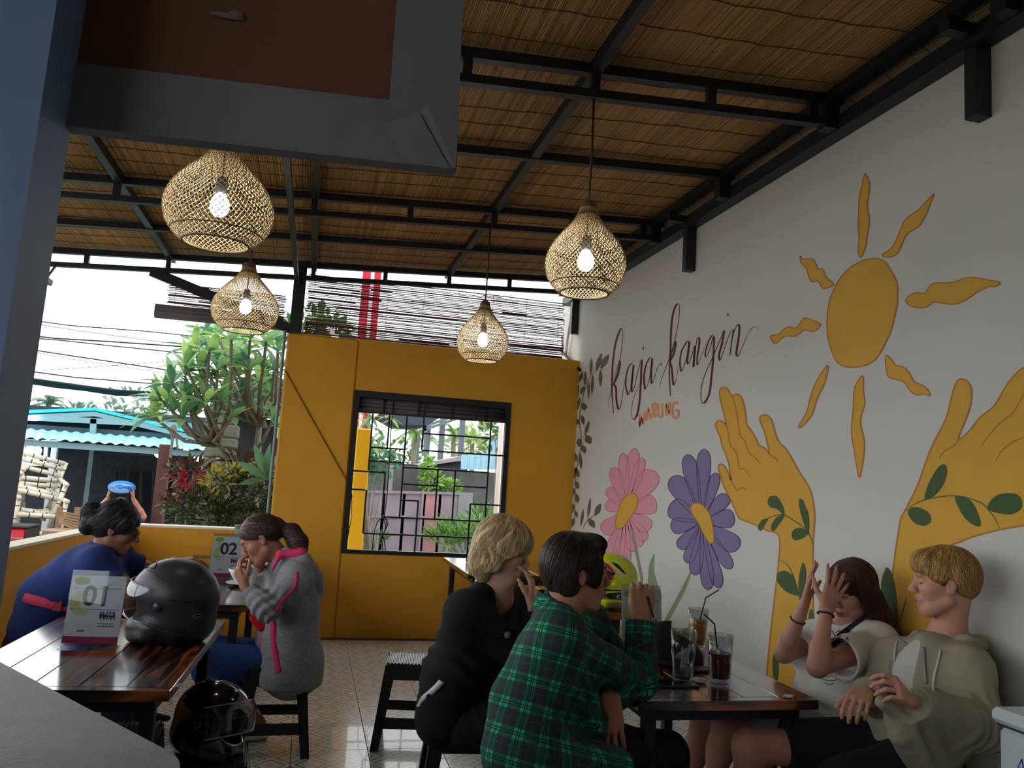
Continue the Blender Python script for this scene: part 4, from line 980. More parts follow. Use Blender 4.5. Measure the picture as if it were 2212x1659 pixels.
def bush(name, label, boxes, mats, nleaf, L, W, cat='shrub', group=None, up=.5):
    """boxes: list of (centre Vector, radius xyz)"""
    base = boxes[0][0]; t = thing(name, label, cat, (base.x, base.y, ZG), 0, group)
    per = {k: MB() for k in range(len(mats))}
    proto = leaf_mb(1, W/L, .3, .5, 6)
    PV = np.array(proto.v)
    for i in range(nleaf):
        c, r = boxes[random.randrange(len(boxes))]
        v = Vector((random.gauss(0, 1), random.gauss(0, 1), random.gauss(0, 1))).normalized()
        rad = random.uniform(.55, 1.0)
        p = c+Vector((v.x*r[0], v.y*r[1], v.z*r[2]))*rad
        d = (v+Vector((random.uniform(-.5, .5), random.uniform(-.5, .5), up+random.uniform(-.3, .3)))).normalized()
        R = np.array(rot_to(d, random.uniform(-.8, .8))); s = L*random.uniform(.6, 1.15)
        k = random.randrange(len(mats))
        per[k].add(PV @ R.T*s+np.array(p), proto.f)
    for k, mm in enumerate(mats):
        o = per[k].build('foliage', mm, t, smooth=True); o['kind'] = 'stuff'
    st = MB()
    for i in range(9):
        c, r = boxes[i % len(boxes)]; q = c+Vector((random.uniform(-.5, .5)*r[0], random.uniform(-.5, .5)*r[1], 0))
        st.tube([(base.x+random.uniform(-.2, .2), base.y+random.uniform(-.1, .1), ZG), (q+Vector((base.x, base.y, ZG)))/2, q], [.02, .014, .008], 5)
    st.build('stems', BARK, t, smooth=True)
    return t
CRO1 = leafmat('croton_leaf_dark', (40, 62, 34), .15); CRO2 = leafmat('croton_leaf_olive', (92, 92, 38), .2); CRO3 = leafmat('croton_leaf_yellow', (176, 166, 60), .25); CRO4 = leafmat('croton_leaf_bronze', (84, 52, 38), .2)
def vb(px, py, Y, rx, ry, rz): return (ay(px, py, Y), (rx, ry, rz))
bush('croton_bush', 'dark glossy croton bush behind the low yellow wall', [vb(520, 1090, 8.7, .36, .3, .34), vb(440, 1110, 8.6, .34, .3, .26), vb(560, 1060, 8.8, .25, .25, .25), vb(490, 1130, 8.5, .4, .2, .16)], [CRO1, CRO1, CRO2, CRO1], 1900, .12, .028)
bush('croton_bush', 'yellow tipped croton rising above the dark bush', [vb(467, 1040, 8.55, .13, .12, .11), vb(560, 1025, 8.7, .16, .12, .07), vb(500, 1020, 8.7, .12, .12, .06)], [CRO3, CRO2, CRO3], 330, .11, .022)
bush('bronze_shrub', 'bronze and olive leaved shrub beside the brown post', [vb(410, 1020, 9.0, .22, .2, .10), vb(520, 1000, 9.3, .2, .2, .10), vb(385, 1080, 8.9, .12, .15, .1)], [CRO4, CRO2, CRO4], 260, .16, .04)
RED = leafmat('ti_leaf_red', (150, 36, 54), .2)
tbse = ay(410, 1060, 8.8)
t = thing('ti_plant', 'red leaved ti plant in front of the brown post', 'plant', (tbse.x, 8.8, ZG))
o = leaf_mb(.26, .06, .35, .6).build('tmp', RED, smooth=True); rl = o.data; bpy.data.objects.remove(o)
MB().tube([(tbse.x, 8.8, ZG), tbse], .02, 6).build('stem', BARK, t)
for (px, py, n) in ((395, 1040, 9), (425, 1048, 8), (400, 1062, 6), (440, 1035, 5)):
    c = ay(px, py, 8.75)
    for d in rosette_dirs((random.uniform(-.8, .2), -.5, .5), n, 1.0):
        q = bpy.data.objects.new('leaf', rl); C.objects.link(q); q.parent = t
        q.matrix_local = Matrix.Translation(c-Vector((tbse.x, 8.8, ZG))) @ rot_to(d).to_4x4() @ Matrix.Scale(random.uniform(.6, 1.1), 4)

# ---- house with the cyan roof across the street
CY = mat('cyan_roof_sheet', (40, 190, 205), .45, noise=.06, nscale=6); CYD = mat('faded_cyan_sheet', (150, 226, 232), .35)
PSTEEL = mat('pale_blue_steel', (120, 150, 160), .55); DK = mat('dark_brick', (52, 58, 66), .9, noise=.25, nscale=9)
YH = 14.0
hc = ay(205, 882, YH)
ho = thing('house', 'open fronted house with a bright cyan metal roof across the street', 'house', (hc.x, YH, ZG))
def gable(pxs, dy, name, m_, th=.05, deep=3.5):
    a, b_, c = (ay(*q, YH+dy) for q in pxs)
    mm = MB(); mm.prism([a, b_, b_-Vector((0, 0, th)), a-Vector((0, 0, th))], (0, deep, 0)); mm.prism([b_, c, c-Vector((0, 0, th)), b_-Vector((0, 0, th))], (0, deep, 0)); return mm.build(name, m_, ho)
gable([(-120, 893), (205, 880), (470, 944)], 0, 'roof', CY)
gable([(-120, 905), (205, 889), (470, 953)], .02, 'roof_frame', PSTEEL, .075, .1)
m_ = MB(); m_.prism([ay(-120, 906, YH+.4), ay(205, 893, YH+.4), ay(470, 955, YH+.4), ay(470, 985, YH+.4), ay(-120, 985, YH+.4)], (0, .08, 0)); m_.build('gable_shade_sheet', mat('painted_gable_shade', (50, 62, 74), .9), ho)  # dark sheet painting the shade of the open interior under the gable
gable([(-120, 899), (205, 884), (470, 948)], .1, 'roof_lining', mat('roof_underside', (70, 92, 104), .8), .02, 3.3)
for p0, p1 in (((80, 903), (415, 920)), ((203, 905), (201, 940))):
    MB().bar(ay(*p0, YH+.05), ay(*p1, YH+.05), .07, .09).build('gable_tie', PSTEEL, ho)
# porch roof: corrugated strip in front
m = MB(); a, b_ = ay(-60, 938, YH-1.1), ay(448, 972, YH-1.1); a2, b2_ = ay(-60, 918, YH+.05), ay(448, 953, YH+.05); nn = 21
def pf(u, v): return (a+(b_-a)*u)*(1-v)+(a2+(b2_-a2)*u)*v+Vector((0, 0, .014*math.cos(u*nn*2*PI)))
m.grid(pf, nn*6, 2); m.build('porch_roof', CYD, ho, smooth=True)
MB().bar(ay(-60, 949, YH-1.0), ay(448, 982, YH-1.0), .06, .09).build('porch_beam', PSTEEL, ho)
for p0, p1 in (((121, 950), (112, 1050)), ((200, 958), (178, 1110)), ((442, 975), (430, 1100))):
    A_, B_ = ay(*p0, YH), ay(*p1, YH); MB().bar((A_.x, YH, A_.z), (A_.x, YH, ZG), .055, .055).build('porch_post', PSTEEL, ho)
# dark back wall of brick panels
A_, B_ = ay(-120, 930, YH+3.2), ay(470, 930, YH+3.2)
MB().box(A_.x, B_.x, YH+3.2, YH+3.4, ZG, A_.z+.6).build('rear_wall', DK, ho)
MB().box(A_.x, B_.x, YH+.15, YH+.2, ay(200, 948, YH).z-.02, ay(200, 925, YH).z).build('fascia', mat('roof_underside', (70, 92, 104)), ho)
m = MB()
for i in range(7): m.bar(ay(250+i*28, 1010+i % 3*4, YH+3.0), ay(246+i*28, 1120, YH+3.0), .12, .06)
m.build('rear_screen', mat('dark_timber', (44, 46, 46), .9), ho)
# white railing at left
RAIL = mat('white_railing', (215, 222, 228), .5)
rt = thing('white_railing', 'white baluster railing under the cyan porch roof', 'railing', (ay(60, 1040, YH-.4).x, YH-.4, ZG))
YR = YH-.4
MB().bar(ay(-20, 949, YR), ay(118, 956, YR), .06, .06).build('top_rail', RAIL, rt); MB().bar(ay(-20, 998, YR), ay(118, 1004, YR), .06, .06).build('bottom_rail', RAIL, rt)
for i in range(8):
    x_ = 2+i*16.5; MB().bar(ay(x_, 951, YR), ay(x_-3, 999, YR), .05, .05).build('baluster', RAIL, rt)
MB().bar(ay(121, 950, YR), (ay(121, 950, YR).x, YR, ZG), .08, .08).build('rail_post', RAIL, rt)
for p0, p1 in (((113, 1003), (132, 1004)), ((132, 1004), (126, 1048))): MB().bar(ay(*p0, YR), ay(*p1, YR), .06, .06).build('lattice_frame', RAIL, rt)
m = MB()
for i in range(5): q = 1010+i*8; m.bar(ay(115, q, YR), ay(125, q+7, YR), .025, .025); m.bar(ay(125, q+7, YR), ay(115, q+8, YR), .025, .025)
m.build('lattice_bars', RAIL, rt)
# glowing lamps of the house
GLOW = mat('porch_bulb_glow', (235, 235, 255), .3, emit=9.)
for (px, py, r, nm, lb) in ((344, 979, .075, 'porch_bulb', 'glowing bulb left of the brown post under the cyan porch'), (402, 973, .045, 'porch_bulb', 'smallest of the glowing bulbs tucked under the porch beam'), (428, 988, .065, 'porch_bulb', 'glowing bulb just left of the mossy stone pillar')):
    c = ay(px, py, YH-.2); t = thing(nm, lb, 'lamp', tuple(c), 0, None)
    MB().ball(c, r, 12, 8).build('bulb', GLOW, t, smooth=True); top = ay(px, 962+(px-344)*.02, YH-.05)
    MB().tube([c+Vector((0, 0, r*.8)), (c.x, YH-.06, c.z+r+.14)], .012, 6).build('lamp_flex', CAB, t)
c = ay(71, 980, YH-.7); t = thing('lantern', 'glowing white lantern above the stacked bamboo chairs', 'lamp', tuple(c))
MB().lathe([(.02, -.16), (.05, -.1), (.10, -.02), (.115, .06), (.08, .12), (.02, .17)], c, 14).build('lantern_shade', GLOW, t, smooth=True)
MB().tube([c+Vector((0, 0, .17)), (c.x, YH-.15, ay(71, 945, YH-.15).z)], .01, 6).build('lamp_flex', CAB, t)
c = ay(66, 903, YH-.05); t = thing('gable_light', 'small white light fixed to the cyan gable', 'lamp', tuple(c)); MB().box(c.x-.09, c.x+.09, YH-.08, YH+.02, c.z-.04, c.z+.04, .015).build('light_body', GLOW, t)
# brown post, stone gate pillar, dark gate roof
c = ay(353, 1010, 11.2); t = thing('brown_post', 'reddish brown timber post beside the red leaved plant', 'post', (c.x, 11.2, ZG))
MB().box(c.x-.07, c.x+.07, 11.13, 11.27, ZG, ay(358, 960, 11.2).z, .01).build('post_shaft', mat('red_brown_timber', (92, 58, 54), .8, noise=.2, nscale=10, stretch=(1, 1, .2)), t)
m = MB(); m.tube([ay(375, 925, 11.1), ay(368, 990, 11.1), ay(362, 1010, 11.1)], .02, 6); m.tube([ay(372, 920, 11.1), ay(380, 940, 11.1), ay(384, 970, 11.1)], .015, 6); m.ball(ay(374, 930, 11.1), (.05, .04, .09), 8, 6)
m.build('rope_fittings', mat('pale_rope', (120, 118, 112), .9), t)
MOSS = mat('mossy_stone', (88, 92, 78), .95, noise=.3, nscale=9, bump=.4, bscale=14)
t = thing('stone_pillar', 'mossy stone gate pillar standing between the cyan house and the frangipani', 'pillar', tuple(ay(475, 1000, 12.5)))
t['kind'] = 'thing'
yy_ = ay(475, 900, 12.5).z
z = ZG; k = 0; cx = ay(474, 960, 12.5).x
ztop = ay(474, 872, 12.5).z
while z < ztop:
    h_ = random.uniform(.14, .2); wd = .19+random.uniform(-.015, .02)+(.06 if abs(z-1.75) < .1 else 0)
    MB().box(cx-wd, cx+wd, 12.3, 12.7, z+.004, min(z+h_, ztop), .02).build('stone', MOSS, t); z += h_
DKR = mat('dark_thatch', (50, 54, 54), .95, noise=.2, nscale=10)
t = thing('gate_shelter', 'dark roofed shelter behind the stone pillar', 'shelter', tuple(ay(545, 940, 13.5)))
a_, b_ = ay(480, 888, 13.4), ay(640, 900, 13.4)
m = MB(); m.prism([a_, b_, b_+Vector((0, 0, .5)), (a_+b_)/2+Vector((0, 0, .7)), a_+Vector((0, 0, .4))], (0, 1.2, 0)); m.build('shelter_roof', DKR, t)
for px in (500, 630):
    q = ay(px, 905, 13.6); MB().box(q.x-.08, q.x+.08, 13.5, 13.66, ZG, q.z+.1).build('shelter_post', DKR, t)
q = ay(560, 905, 14.4); MB().box(ay(500, 905, 14.4).x, ay(640, 905, 14.4).x, 14.35, 14.45, ZG, q.z).build('shelter_wall', DKR, t)

# ---- stacked pale bamboo chairs
BAM = mat('pale_bamboo', (206, 200, 182), .5, noise=.1, nscale=10); NODE = mat('black_strap', (40, 36, 36), .7)
def bpole(m, nd, a, b_, r=.032):
    m.tube([a, b_], r, 8); a = Vector(a); b_ = Vector(b_); d = (b_-a); L = d.length; d.normalize(); k = max(1, int(L/.19))
    for i in range(1, k+1):
        q = a+d*(L*i/(k+.6)); nd.tube([q-d*.006, q+d*.006], r*1.08, 8)
def bchair(label, px, py, Y, tilt, yaw):
    base = ay(px, py, Y); t = thing('bamboo_chair', label, 'chair', tuple(base), yaw, 'pale bamboo chairs stacked in the street'); t.rotation_euler = (tilt[0], tilt[1], yaw)
    w_, d_, hs, hb = .29, .27, .40, .86
    def part(name, segs):
        m, nd = MB(), MB()
        for a, b_ in segs: bpole(m, nd, a, b_)
        o = m.build(name, BAM, t, smooth=True, world=False); q_ = nd.build('node_bands', NODE, o, smooth=True, world=False); q_['kind'] = 'stuff'; return o
    for sx in (-1, 1):
        part('leg', [((sx*w_, -d_, 0), (sx*w_, -d_, .62))]); part('leg', [((sx*w_, d_, 0), (sx*w_*1.05, d_+.1, hb))])
        part('armrest', [((sx*w_, -d_-.06, .62), (sx*w_, d_+.06, .62))])
    part('seat', [((-w_, -d_, hs), (w_, -d_, hs)), ((-w_, d_, hs), (w_, d_, hs)), ((-w_, -.1, hs+.02), (w_, -.1, hs+.02)), ((-w_, .08, hs+.02), (w_, .08, hs+.02)), ((-w_, -d_, .16), (w_, -d_, .16)), ((-w_, -d_, .16), (-w_, d_, .16)), ((w_, -d_, .16), (w_, d_, .16))])
    part('backrest', [((-w_, d_+.09, hb-.02), (w_, d_+.09, hb-.02)), ((-w_, d_+.06, .66), (w_, d_+.06, .66)), ((-w_, d_+.075, .76), (w_, d_+.075, .76))])
    return t
bchair('pale bamboo chair at the lower right of the stack', 62, 1172, 12.3, (.05, .06, 0), .5)
bchair('pale bamboo chair at the lower left of the stack', -18, 1162, 12.4, (.02, -.08, 0), .3)
bchair('pale bamboo chair tipped on top of the stack at right', 50, 1122, 12.4, (.1, .22, 0), .45)
bchair('pale bamboo chair on top of the stack beside the dark post', -22, 1112, 12.6, (.05, -.2, 0), .9)
bl = thing('loading_pallet', 'dark pallet under the stacked bamboo chairs', 'pallet', tuple(ay(60, 1170, 12.4)))
m = MB(); a_ = ay(-40, 1158, 12.4); b_ = ay(142, 1158, 12.4); zz_ = ay(60, 1166, 12.4).z
m.box(a_.x, b_.x, 11.8, 13.0, ZG, zz_-.03, .01); m.build('pallet_block', mat('dark_pallet_boards', (46, 42, 44), .9), bl)
m = MB(); m.box(a_.x, b_.x, 11.8, 13.0, zz_-.03, zz_, .005); m.build('pallet_deck', mat('dark_pallet_boards', (46, 42, 44)), bl)
# red cart tailgate
t = thing('red_cart', 'red sided cart with a black top edge at the far left', 'cart', tuple(ay(20, 1170, 7.6)))
q0, q1 = ay(-60, 1138, 11.0), ay(53, 1172, 11.0)
RC = mat('red_cart_paint', (206, 34, 52), .35)
MB().box(q0.x, q1.x, 11.0, 11.4, q1.z, q0.z, .02).build('cart_side', RC, t); MB().box(q0.x, q1.x+.03, 10.98, 11.42, q0.z+.004, q0.z+.035, .01).build('top_edge', NODE, t)
MB().box(q1.x+.002, q1.x+.03, 10.98, 11.42, ZG+.2, q0.z).build('corner_post', NODE, t)
r0, r1 = ay(15, 1160, 10.98), ay(50, 1164, 10.98); MB().box(r0.x, r1.x, 10.988, 10.999, r1.z, r0.z).build('handle_strip', mat('dull_chrome', (150, 140, 140), .3, metal=.6), t)
MB().box(q0.x, q1.x, 11.02, 11.38, ZG+.2, q1.z-.004).build('cart_base', NODE, t)
for yy in (11.06, 11.34): MB().lathe([(.19, -.025), (.2, 0), (.19, .025)], (q1.x-.25, yy, ZG+.2), 18, axis=((1, 0, 0), (0, 0, 1), (0, -1, 0)), closed=True).build('wheel', NODE, t)
# rattan bench
t = thing('wooden_bench', 'tan slatted wooden bench beside the stacked bamboo chairs', 'bench', tuple(ay(145, 1150, 9.6)))
TAN = mat('tan_wood', (150, 122, 92), .7, noise=.15, nscale=12)
a_, b_ = ay(122, 1105, 9.6), ay(168, 1112, 9.6); s0 = ay(122, 1142, 9.5)
for i in range(6):
    q = i/5; MB().bar(a_+(s0+Vector((0, .1, .05))-a_)*q*.9, b_+Vector((0, 0, 0))+((s0-a_)*q*.9), .02, .02).build('slat', TAN, t)
MB().box(a_.x, b_.x, 9.2, 9.65, s0.z-.03, s0.z).build('bench_seat', TAN, t)
for xx in (a_.x+.02, b_.x-.02):
    MB().box(xx-.025, xx+.025, 9.62, 9.67, ZG, a_.z+.05).build('leg', TAN, t); MB().box(xx-.025, xx+.025, 9.2, 9.25, ZG, s0.z-.031).build('leg', TAN, t)

# ---- overhead cables
cabs = [([(40, 688), (150, 703), (320, 716), (600, 745)], .012, 'topmost of the thin black power cables crossing the white sky'),
        ([(40, 694), (160, 713), (320, 735), (560, 765)], .007, 'faint wire just below the topmost power cable'),
        ([(40, 722), (120, 731), (240, 738), (340, 745), (560, 760)], .016, 'upper of two power cables that touch in the white sky'),
        ([(40, 728), (130, 735), (240, 747), (340, 757), (560, 780)], .013, 'lower of two power cables that touch in the white sky'),
        ([(40, 751), (150, 768), (320, 793), (560, 830)], .014, 'black power cable sloping below the touching pair'),
        ([(40, 755), (150, 775), (320, 800), (560, 842)], .006, 'hair thin wire following the sloping power cable'),
        ([(35, 798), (160, 815), (320, 828), (560, 850)], .014, 'black power cable above the thick bundle'),
        ([(90, 800), (200, 793), (320, 784), (560, 765)], .006, 'faint wire rising to the right across the other cables')]
for px, r, lb in cabs:
    t = tag(MB().tube([ay(*q, 17.0) for q in px], r, 6).build('power_cable', CAB, smooth=True), lb, 'cable', 'power cables over the street')
    bpy.context.view_layer.update()
m = MB()
for k in range(4):
    m.tube([ay(x_, y_+k*3-4+random.uniform(-2, 2), 15.0+k*.05) for x_, y_ in ((20, 812), (70, 822), (120, 829), (180, 838), (250, 848), (320, 850), (560, 870))], .024, 6)
o = m.build('power_cable', CAB, smooth=True); tag(o, 'thick bundle of black cables sagging lowest over the cyan roof', 'cable', 'power cables over the street')

# ---- distant trees
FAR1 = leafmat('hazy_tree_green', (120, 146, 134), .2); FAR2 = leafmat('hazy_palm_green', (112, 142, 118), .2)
def far_tree(label, px, py, Y, rx, rz, n=500, L=.5, mm=None, grp='trees beyond the roofs'):
    c = ay(px, py, Y); return bush('distant_tree', label, [(c, (rx, rx*.6, rz)), (c+Vector((rx*.5, 0, -rz*.5)), (rx*.8, rx*.5, rz*.7)), (c+Vector((-rx*.5, 0, -rz*.4)), (rx*.7, rx*.5, rz*.7))], [mm or FAR1], n, L, L*.4, 'tree', grp)
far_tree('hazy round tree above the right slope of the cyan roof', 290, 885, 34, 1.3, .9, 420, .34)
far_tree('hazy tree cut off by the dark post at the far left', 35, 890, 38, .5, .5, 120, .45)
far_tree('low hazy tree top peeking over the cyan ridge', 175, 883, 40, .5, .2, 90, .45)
far_tree('dense green trees behind the concrete wall left of the window posts', 850, 985, 38, 1.6, .8, 500, .4, leafmat('mid_tree_green', (88, 120, 72), .2))
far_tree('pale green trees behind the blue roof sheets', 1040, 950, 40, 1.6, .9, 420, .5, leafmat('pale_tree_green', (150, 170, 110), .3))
far_tree('tree whose green leaves show at the right end of the window', 1085, 910, 20, .5, .7, 200, .3, leafmat('mid_tree_green', (88, 120, 72), .2))
far_tree('dark green leaves showing through the left end of the lowered blind', 680, 700, 13, .5, .25, 260, .25, leafmat('mid_tree_green', (88, 120, 72), .2))
far_tree('tree whose dark leaves fill the left part of the window', 800, 985, 14, .35, .3, 260, .2, LEAF3)
def palm(label, px, py, Y, L, n, mm):
    c = ay(px, py, Y); t = thing('palm_tree', label, 'palm', (c.x, Y, ZG), 0, 'palms on the skyline')
    MB().tube([(c.x, Y, ZG), (c.x+.1, Y, (c.z+ZG)/2), c], [.16, .13, .10], 7).build('trunk', BARK, t, smooth=True)
    for i in range(n):
        a = 2*PI*i/n+random.uniform(-.2, .2); el = random.uniform(.1, 1.2); m = MB(); pts = []
        for k in range(8):
            q = k/7; r = L*q; pts.append(c+Vector((math.cos(a)*r*math.cos(el), math.sin(a)*r*math.cos(el)*.6, r*math.sin(el)-.55*L*q*q)))
        m.tube(pts, .02, 4)
        for k in range(1, 8):
            d = (pts[k]-pts[k-1]).normalized(); sd = d.cross(Vector((0, 0, 1))).normalized()
            for s in (-1, 1):
                for e in (0, .5):
                    p_ = pts[k-1].lerp(pts[k], e); tip = p_+sd*s*L*.22+d*L*.15-Vector((0, 0, L*.10)); wv = d*L*.035
                    m.add([p_-wv, p_+wv, tip], [(0, 1, 2)])
        m.build('frond', mm, t)
    return t
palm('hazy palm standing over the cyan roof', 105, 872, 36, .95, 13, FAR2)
palm('green palm seen through the window left of the grey posts', 895, 935, 30, 1.0, 13, leafmat('palm_green', (120, 158, 96), .3))
palm('green palm seen through the window between the grey posts', 980, 935, 32, .9, 12, leafmat('palm_green', (120, 158, 96), .3))
palm('pale palm seen through the window above the blue sheets', 1020, 955, 34, .9, 11, leafmat('pale_tree_green', (150, 170, 110), .3))

# ---- yard behind the window
YG = 22.0
CONC = mat('stained_concrete', (88, 90, 88), .9, noise=.3, nscale=1.6)
def pbox(name, px0, px1, pyt, pyb, Y, m_, parent, th=.12, ground=False):
    A_, B_ = ay(px0, pyt, Y), ay(px1, pyb, Y); zb = ZG if ground else B_.z
    return MB().box(A_.x, B_.x, Y, Y+th, zb, A_.z).build(name, m_, parent)
t = thing('yard_gate', 'purple grey sheet metal gate leaning shut beyond the window', 'gate', tuple(ay(890, 1170, YG)))
GP = mat('mauve_gate_paint', (138, 126, 138), .6, noise=.18, nscale=2.2); GPR = mat('rusty_gate_paint', (170, 122, 124), .7, noise=.2, nscale=2)
xs = [790, 826, 870, 914, 948, 990]
for i in range(5): pbox('gate_panel', xs[i]+1, xs[i+1]-1, 1062, 1170, YG, GPR if i == 3 else GP, t, .05, True)
for py in (1062, 1115): a_, b_ = ay(788, py, YG-.03), ay(992, py+4, YG-.03); MB().bar(a_, b_, .05, .07).build('gate_rail', GP, t)
for px in (804, 914): a_ = ay(px, 1060, YG-.03); MB().box(a_.x-.03, a_.x+.03, YG-.07, YG-.04, ZG, a_.z).build('gate_stile', GP, t)
t = thing('yard_wall', 'dark stained concrete wall behind the mauve gate', 'garden wall', tuple(ay(940, 1100, YG+1)))
pbox('wall_panel', 780, 1000, 1000, 1170, YG+1.2, CONC, t, .15, True); pbox('wall_panel', 944, 1095, 1013, 1150, YG+1.0, CONC, t, .15, True); pbox('wall_panel', 985, 1100, 1062, 1170, YG+.2, CONC, t, .15, True)
pbox('wall_panel', 778, 900, 996, 1066, YG+2, mat('dark_brick', (52, 58, 66)), t, .15)
pbox('wall_pier', 992, 1016, 1064, 1160, YG-.05, mat('pale_pier', (132, 134, 136), .8), t, .2, True)
GRY = mat('grey_post_paint', (96, 106, 112), .6)
for (px, top, bot, wd, Y, lb) in ((927, 915, 1000, .13, 25.5, 'grey post left of the palm beyond the window'), (957, 900, 1000, .17, 25.7, 'grey post between the two palms beyond the window'), (1000, 895, 1000, .17, 25.9, 'tallest grey post rising in front of the pale sky beyond the window'), (846, 1000, 1060, .12, 22.6, 'pale post standing on the gate beyond the window'), (905, 940, 1000, .08, 26.2, 'thin far post left of the other grey posts')):
    a_ = ay(px, top, Y); t = thing('yard_post', lb, 'post', (a_.x, Y, ZG)); MB().box(a_.x-wd/2, a_.x+wd/2, Y-wd/2, Y+wd/2, ZG, a_.z).build('post_shaft', mat('pale_pier', (132, 134, 136)) if px == 846 else GRY, t)
t = thing('yard_awning', 'dark awning jutting out above the window view', 'awning', tuple(ay(890, 905, 18)))
A_ = ay(845, 898, 18); B_ = ay(920, 922, 18); C_ = ay(1000, 892, 18.5)
m = MB(); m.prism([ay(820, 893, 18), ay(965, 893, 18), ay(925, 918, 18), ay(865, 918, 18)], (0, 2.0, 0)); m.build('awning_sheet', mat('dark_slate_sheet', (52, 66, 76), .7), t)
for p0, p1 in (((905, 925), (1000, 893)), ((905, 932), (985, 905)), ((918, 915), (918, 1000))): MB().bar(ay(*p0, 25.2), ay(*p1, 25.2), .09, .09).build('awning_strut', GRY, t)
t = thing('lean_to_roof', 'rusty lean to roof rising towards the blue sheets', 'roof', tuple(ay(940, 1000, YG+3))); t['kind'] = 'thing'
m = MB(); m.prism([ay(872, 1010, YG+2.2), ay(1000, 985, YG+2.2), ay(1000, 994, YG+2.2), ay(872, 1015, YG+2.2)], (0, 2, 0)); m.build('roof_sheet', mat('rusty_sheet', (150, 140, 138), .6, noise=.3, nscale=3), t)
m = MB(); m.prism([ay(880, 1016, YG+2.4), ay(1000, 996, YG+2.4), ay(1000, 1016, YG+2.4)], (0, 1.5, 0)); m.build('roof_gable', mat('dark_brick', (52, 58, 66)), t)
t = thing('blue_sheets', 'pale blue corrugated sheets fencing the plot beyond the window', 'fence', tuple(ay(1040, 990, YG+1)))
PB = mat('pale_blue_sheet', (158, 200, 220), .5)
xs = [997, 1012, 1026, 1040, 1053, 1066, 1080, 1093]
for i in range(7):
    top = (982, 981, 980, 978, 944, 940, 950)[i]; A_, B_ = ay(xs[i], top, YG+.9), ay(xs[i+1]-.6, 1013, YG+.9)
    m = MB(); m.grid(lambda u, v: Vector((A_.x+(B_.x-A_.x)*u, YG+.9-.012*math.cos(u*6*PI), B_.z-.02+(A_.z-B_.z+.02)*v)), 18, 1)
    m.build('sheet', PB, t, smooth=True)
BUSH1 = leafmat('weed_green', (112, 160, 66), .35); BUSH2 = leafmat('weed_green_dark', (70, 108, 52), .25)
bush('climbing_shrub', 'bright green shrub climbing the concrete wall behind the gate', [vb(932, 1040, YG+.6, .35, .2, .25), vb(925, 1012, YG+.6, .16, .15, .3), vb(970, 1052, YG+.6, .3, .2, .15)], [BUSH1, LEAF2], 420, .22, .09)
bush('tall_weeds', 'tall green weeds at the foot of the concrete wall', [vb(1010, 1150, YG-1.5, .9, .5, .28), vb(1050, 1135, YG-1.5, .7, .5, .4), vb(960, 1165, YG-1.6, .5, .4, .15)], [BUSH2, BUSH1], 700, .42, .05, up=1.0)
bush('small_weeds', 'small weeds at the left foot of the mauve gate', [vb(805, 1165, YG-1.0, .3, .3, .14)], [BUSH2], 90, .3, .05, up=1.0)
# yellow column and white pole just outside the window
A_, B_ = ay(757, 1100, 8.5), ay(790, 1100, 8.5)
YB2 = mat('bright_yellow_paint', (238, 200, 44), .55)
t = thing('yellow_column', 'bright yellow column standing just outside the left of the window', 'column', (A_.x+.09, 8.6, ZG)); t['kind'] = 'thing'
MB().box(A_.x, B_.x, 8.5, 8.7, ZG, ay(780, 925, 8.5).z, .012).build('column_shaft', YB2, t); MB().box(A_.x-.02, B_.x+.02, 8.48, 8.72, ZG, ZG+.12, .01).build('column_foot', YB2, t)
A_ = ay(1079, 1000, 8.9); t = thing('white_pole', 'white pipe pole just outside the right of the window', 'pole', (A_.x, 8.9, ZG)); MB().tube([(A_.x, 8.9, ZG), (A_.x, 8.9, ay(1079, 895, 8.9).z+.5)], .032, 12).build('pole_pipe', mat('white_pole_paint', (222, 222, 226), .45), t, smooth=True)
# red and white banner poles behind the lowered blind
A_ = ay(797, 650, 10.5); t = thing('red_banner', 'red banner with a white stripe behind the lowered blind', 'banner', (A_.x, 10.5, ZG))
RB = mat('red_banner_cloth', (196, 36, 60), .8); x0_, x1_ = ay(780, 650, 10.5).x, ay(819, 650, 10.5).x; zt = ay(800, 560, 10.5).z
for i, (u0, u1, mm) in enumerate(((0, .42, RB), (.42, .62, mat('white_banner_cloth', (240, 230, 225), .8)), (.62, 1., RB))):
    MB().box(x0_+(x1_-x0_)*u0, x0_+(x1_-x0_)*u1, 10.48, 10.5, .6, zt).build('banner_stripe', mm, t)
MB().tube([(x0_+.01, 10.53, ZG), (x0_+.01, 10.53, zt+.1)], .02, 6).build('banner_pole', GRY, t)
# floodlight under the roof edge at far left
c = ay(86, 603, 7.2); t = thing('floodlight', 'small dark floodlight under the roof beam beside the dark post', 'lamp', tuple(c))
MB().frame(c, (1, 0, -.15), (0, 1, 0), (.15, 0, 1), .08, .07, .025, .006).build('lamp_head', STEEL, t)
m = MB(); m.bar(c+Vector((.04, .03, .02)), (c.x+.05, 7.40, roofz(c.x)-.11), .015, .015); m.bar(c+Vector((-.05, .03, .02)), (c.x-.04, 7.40, roofz(c.x)-.11), .015, .015); m.build('lamp_bracket', STEEL, t)
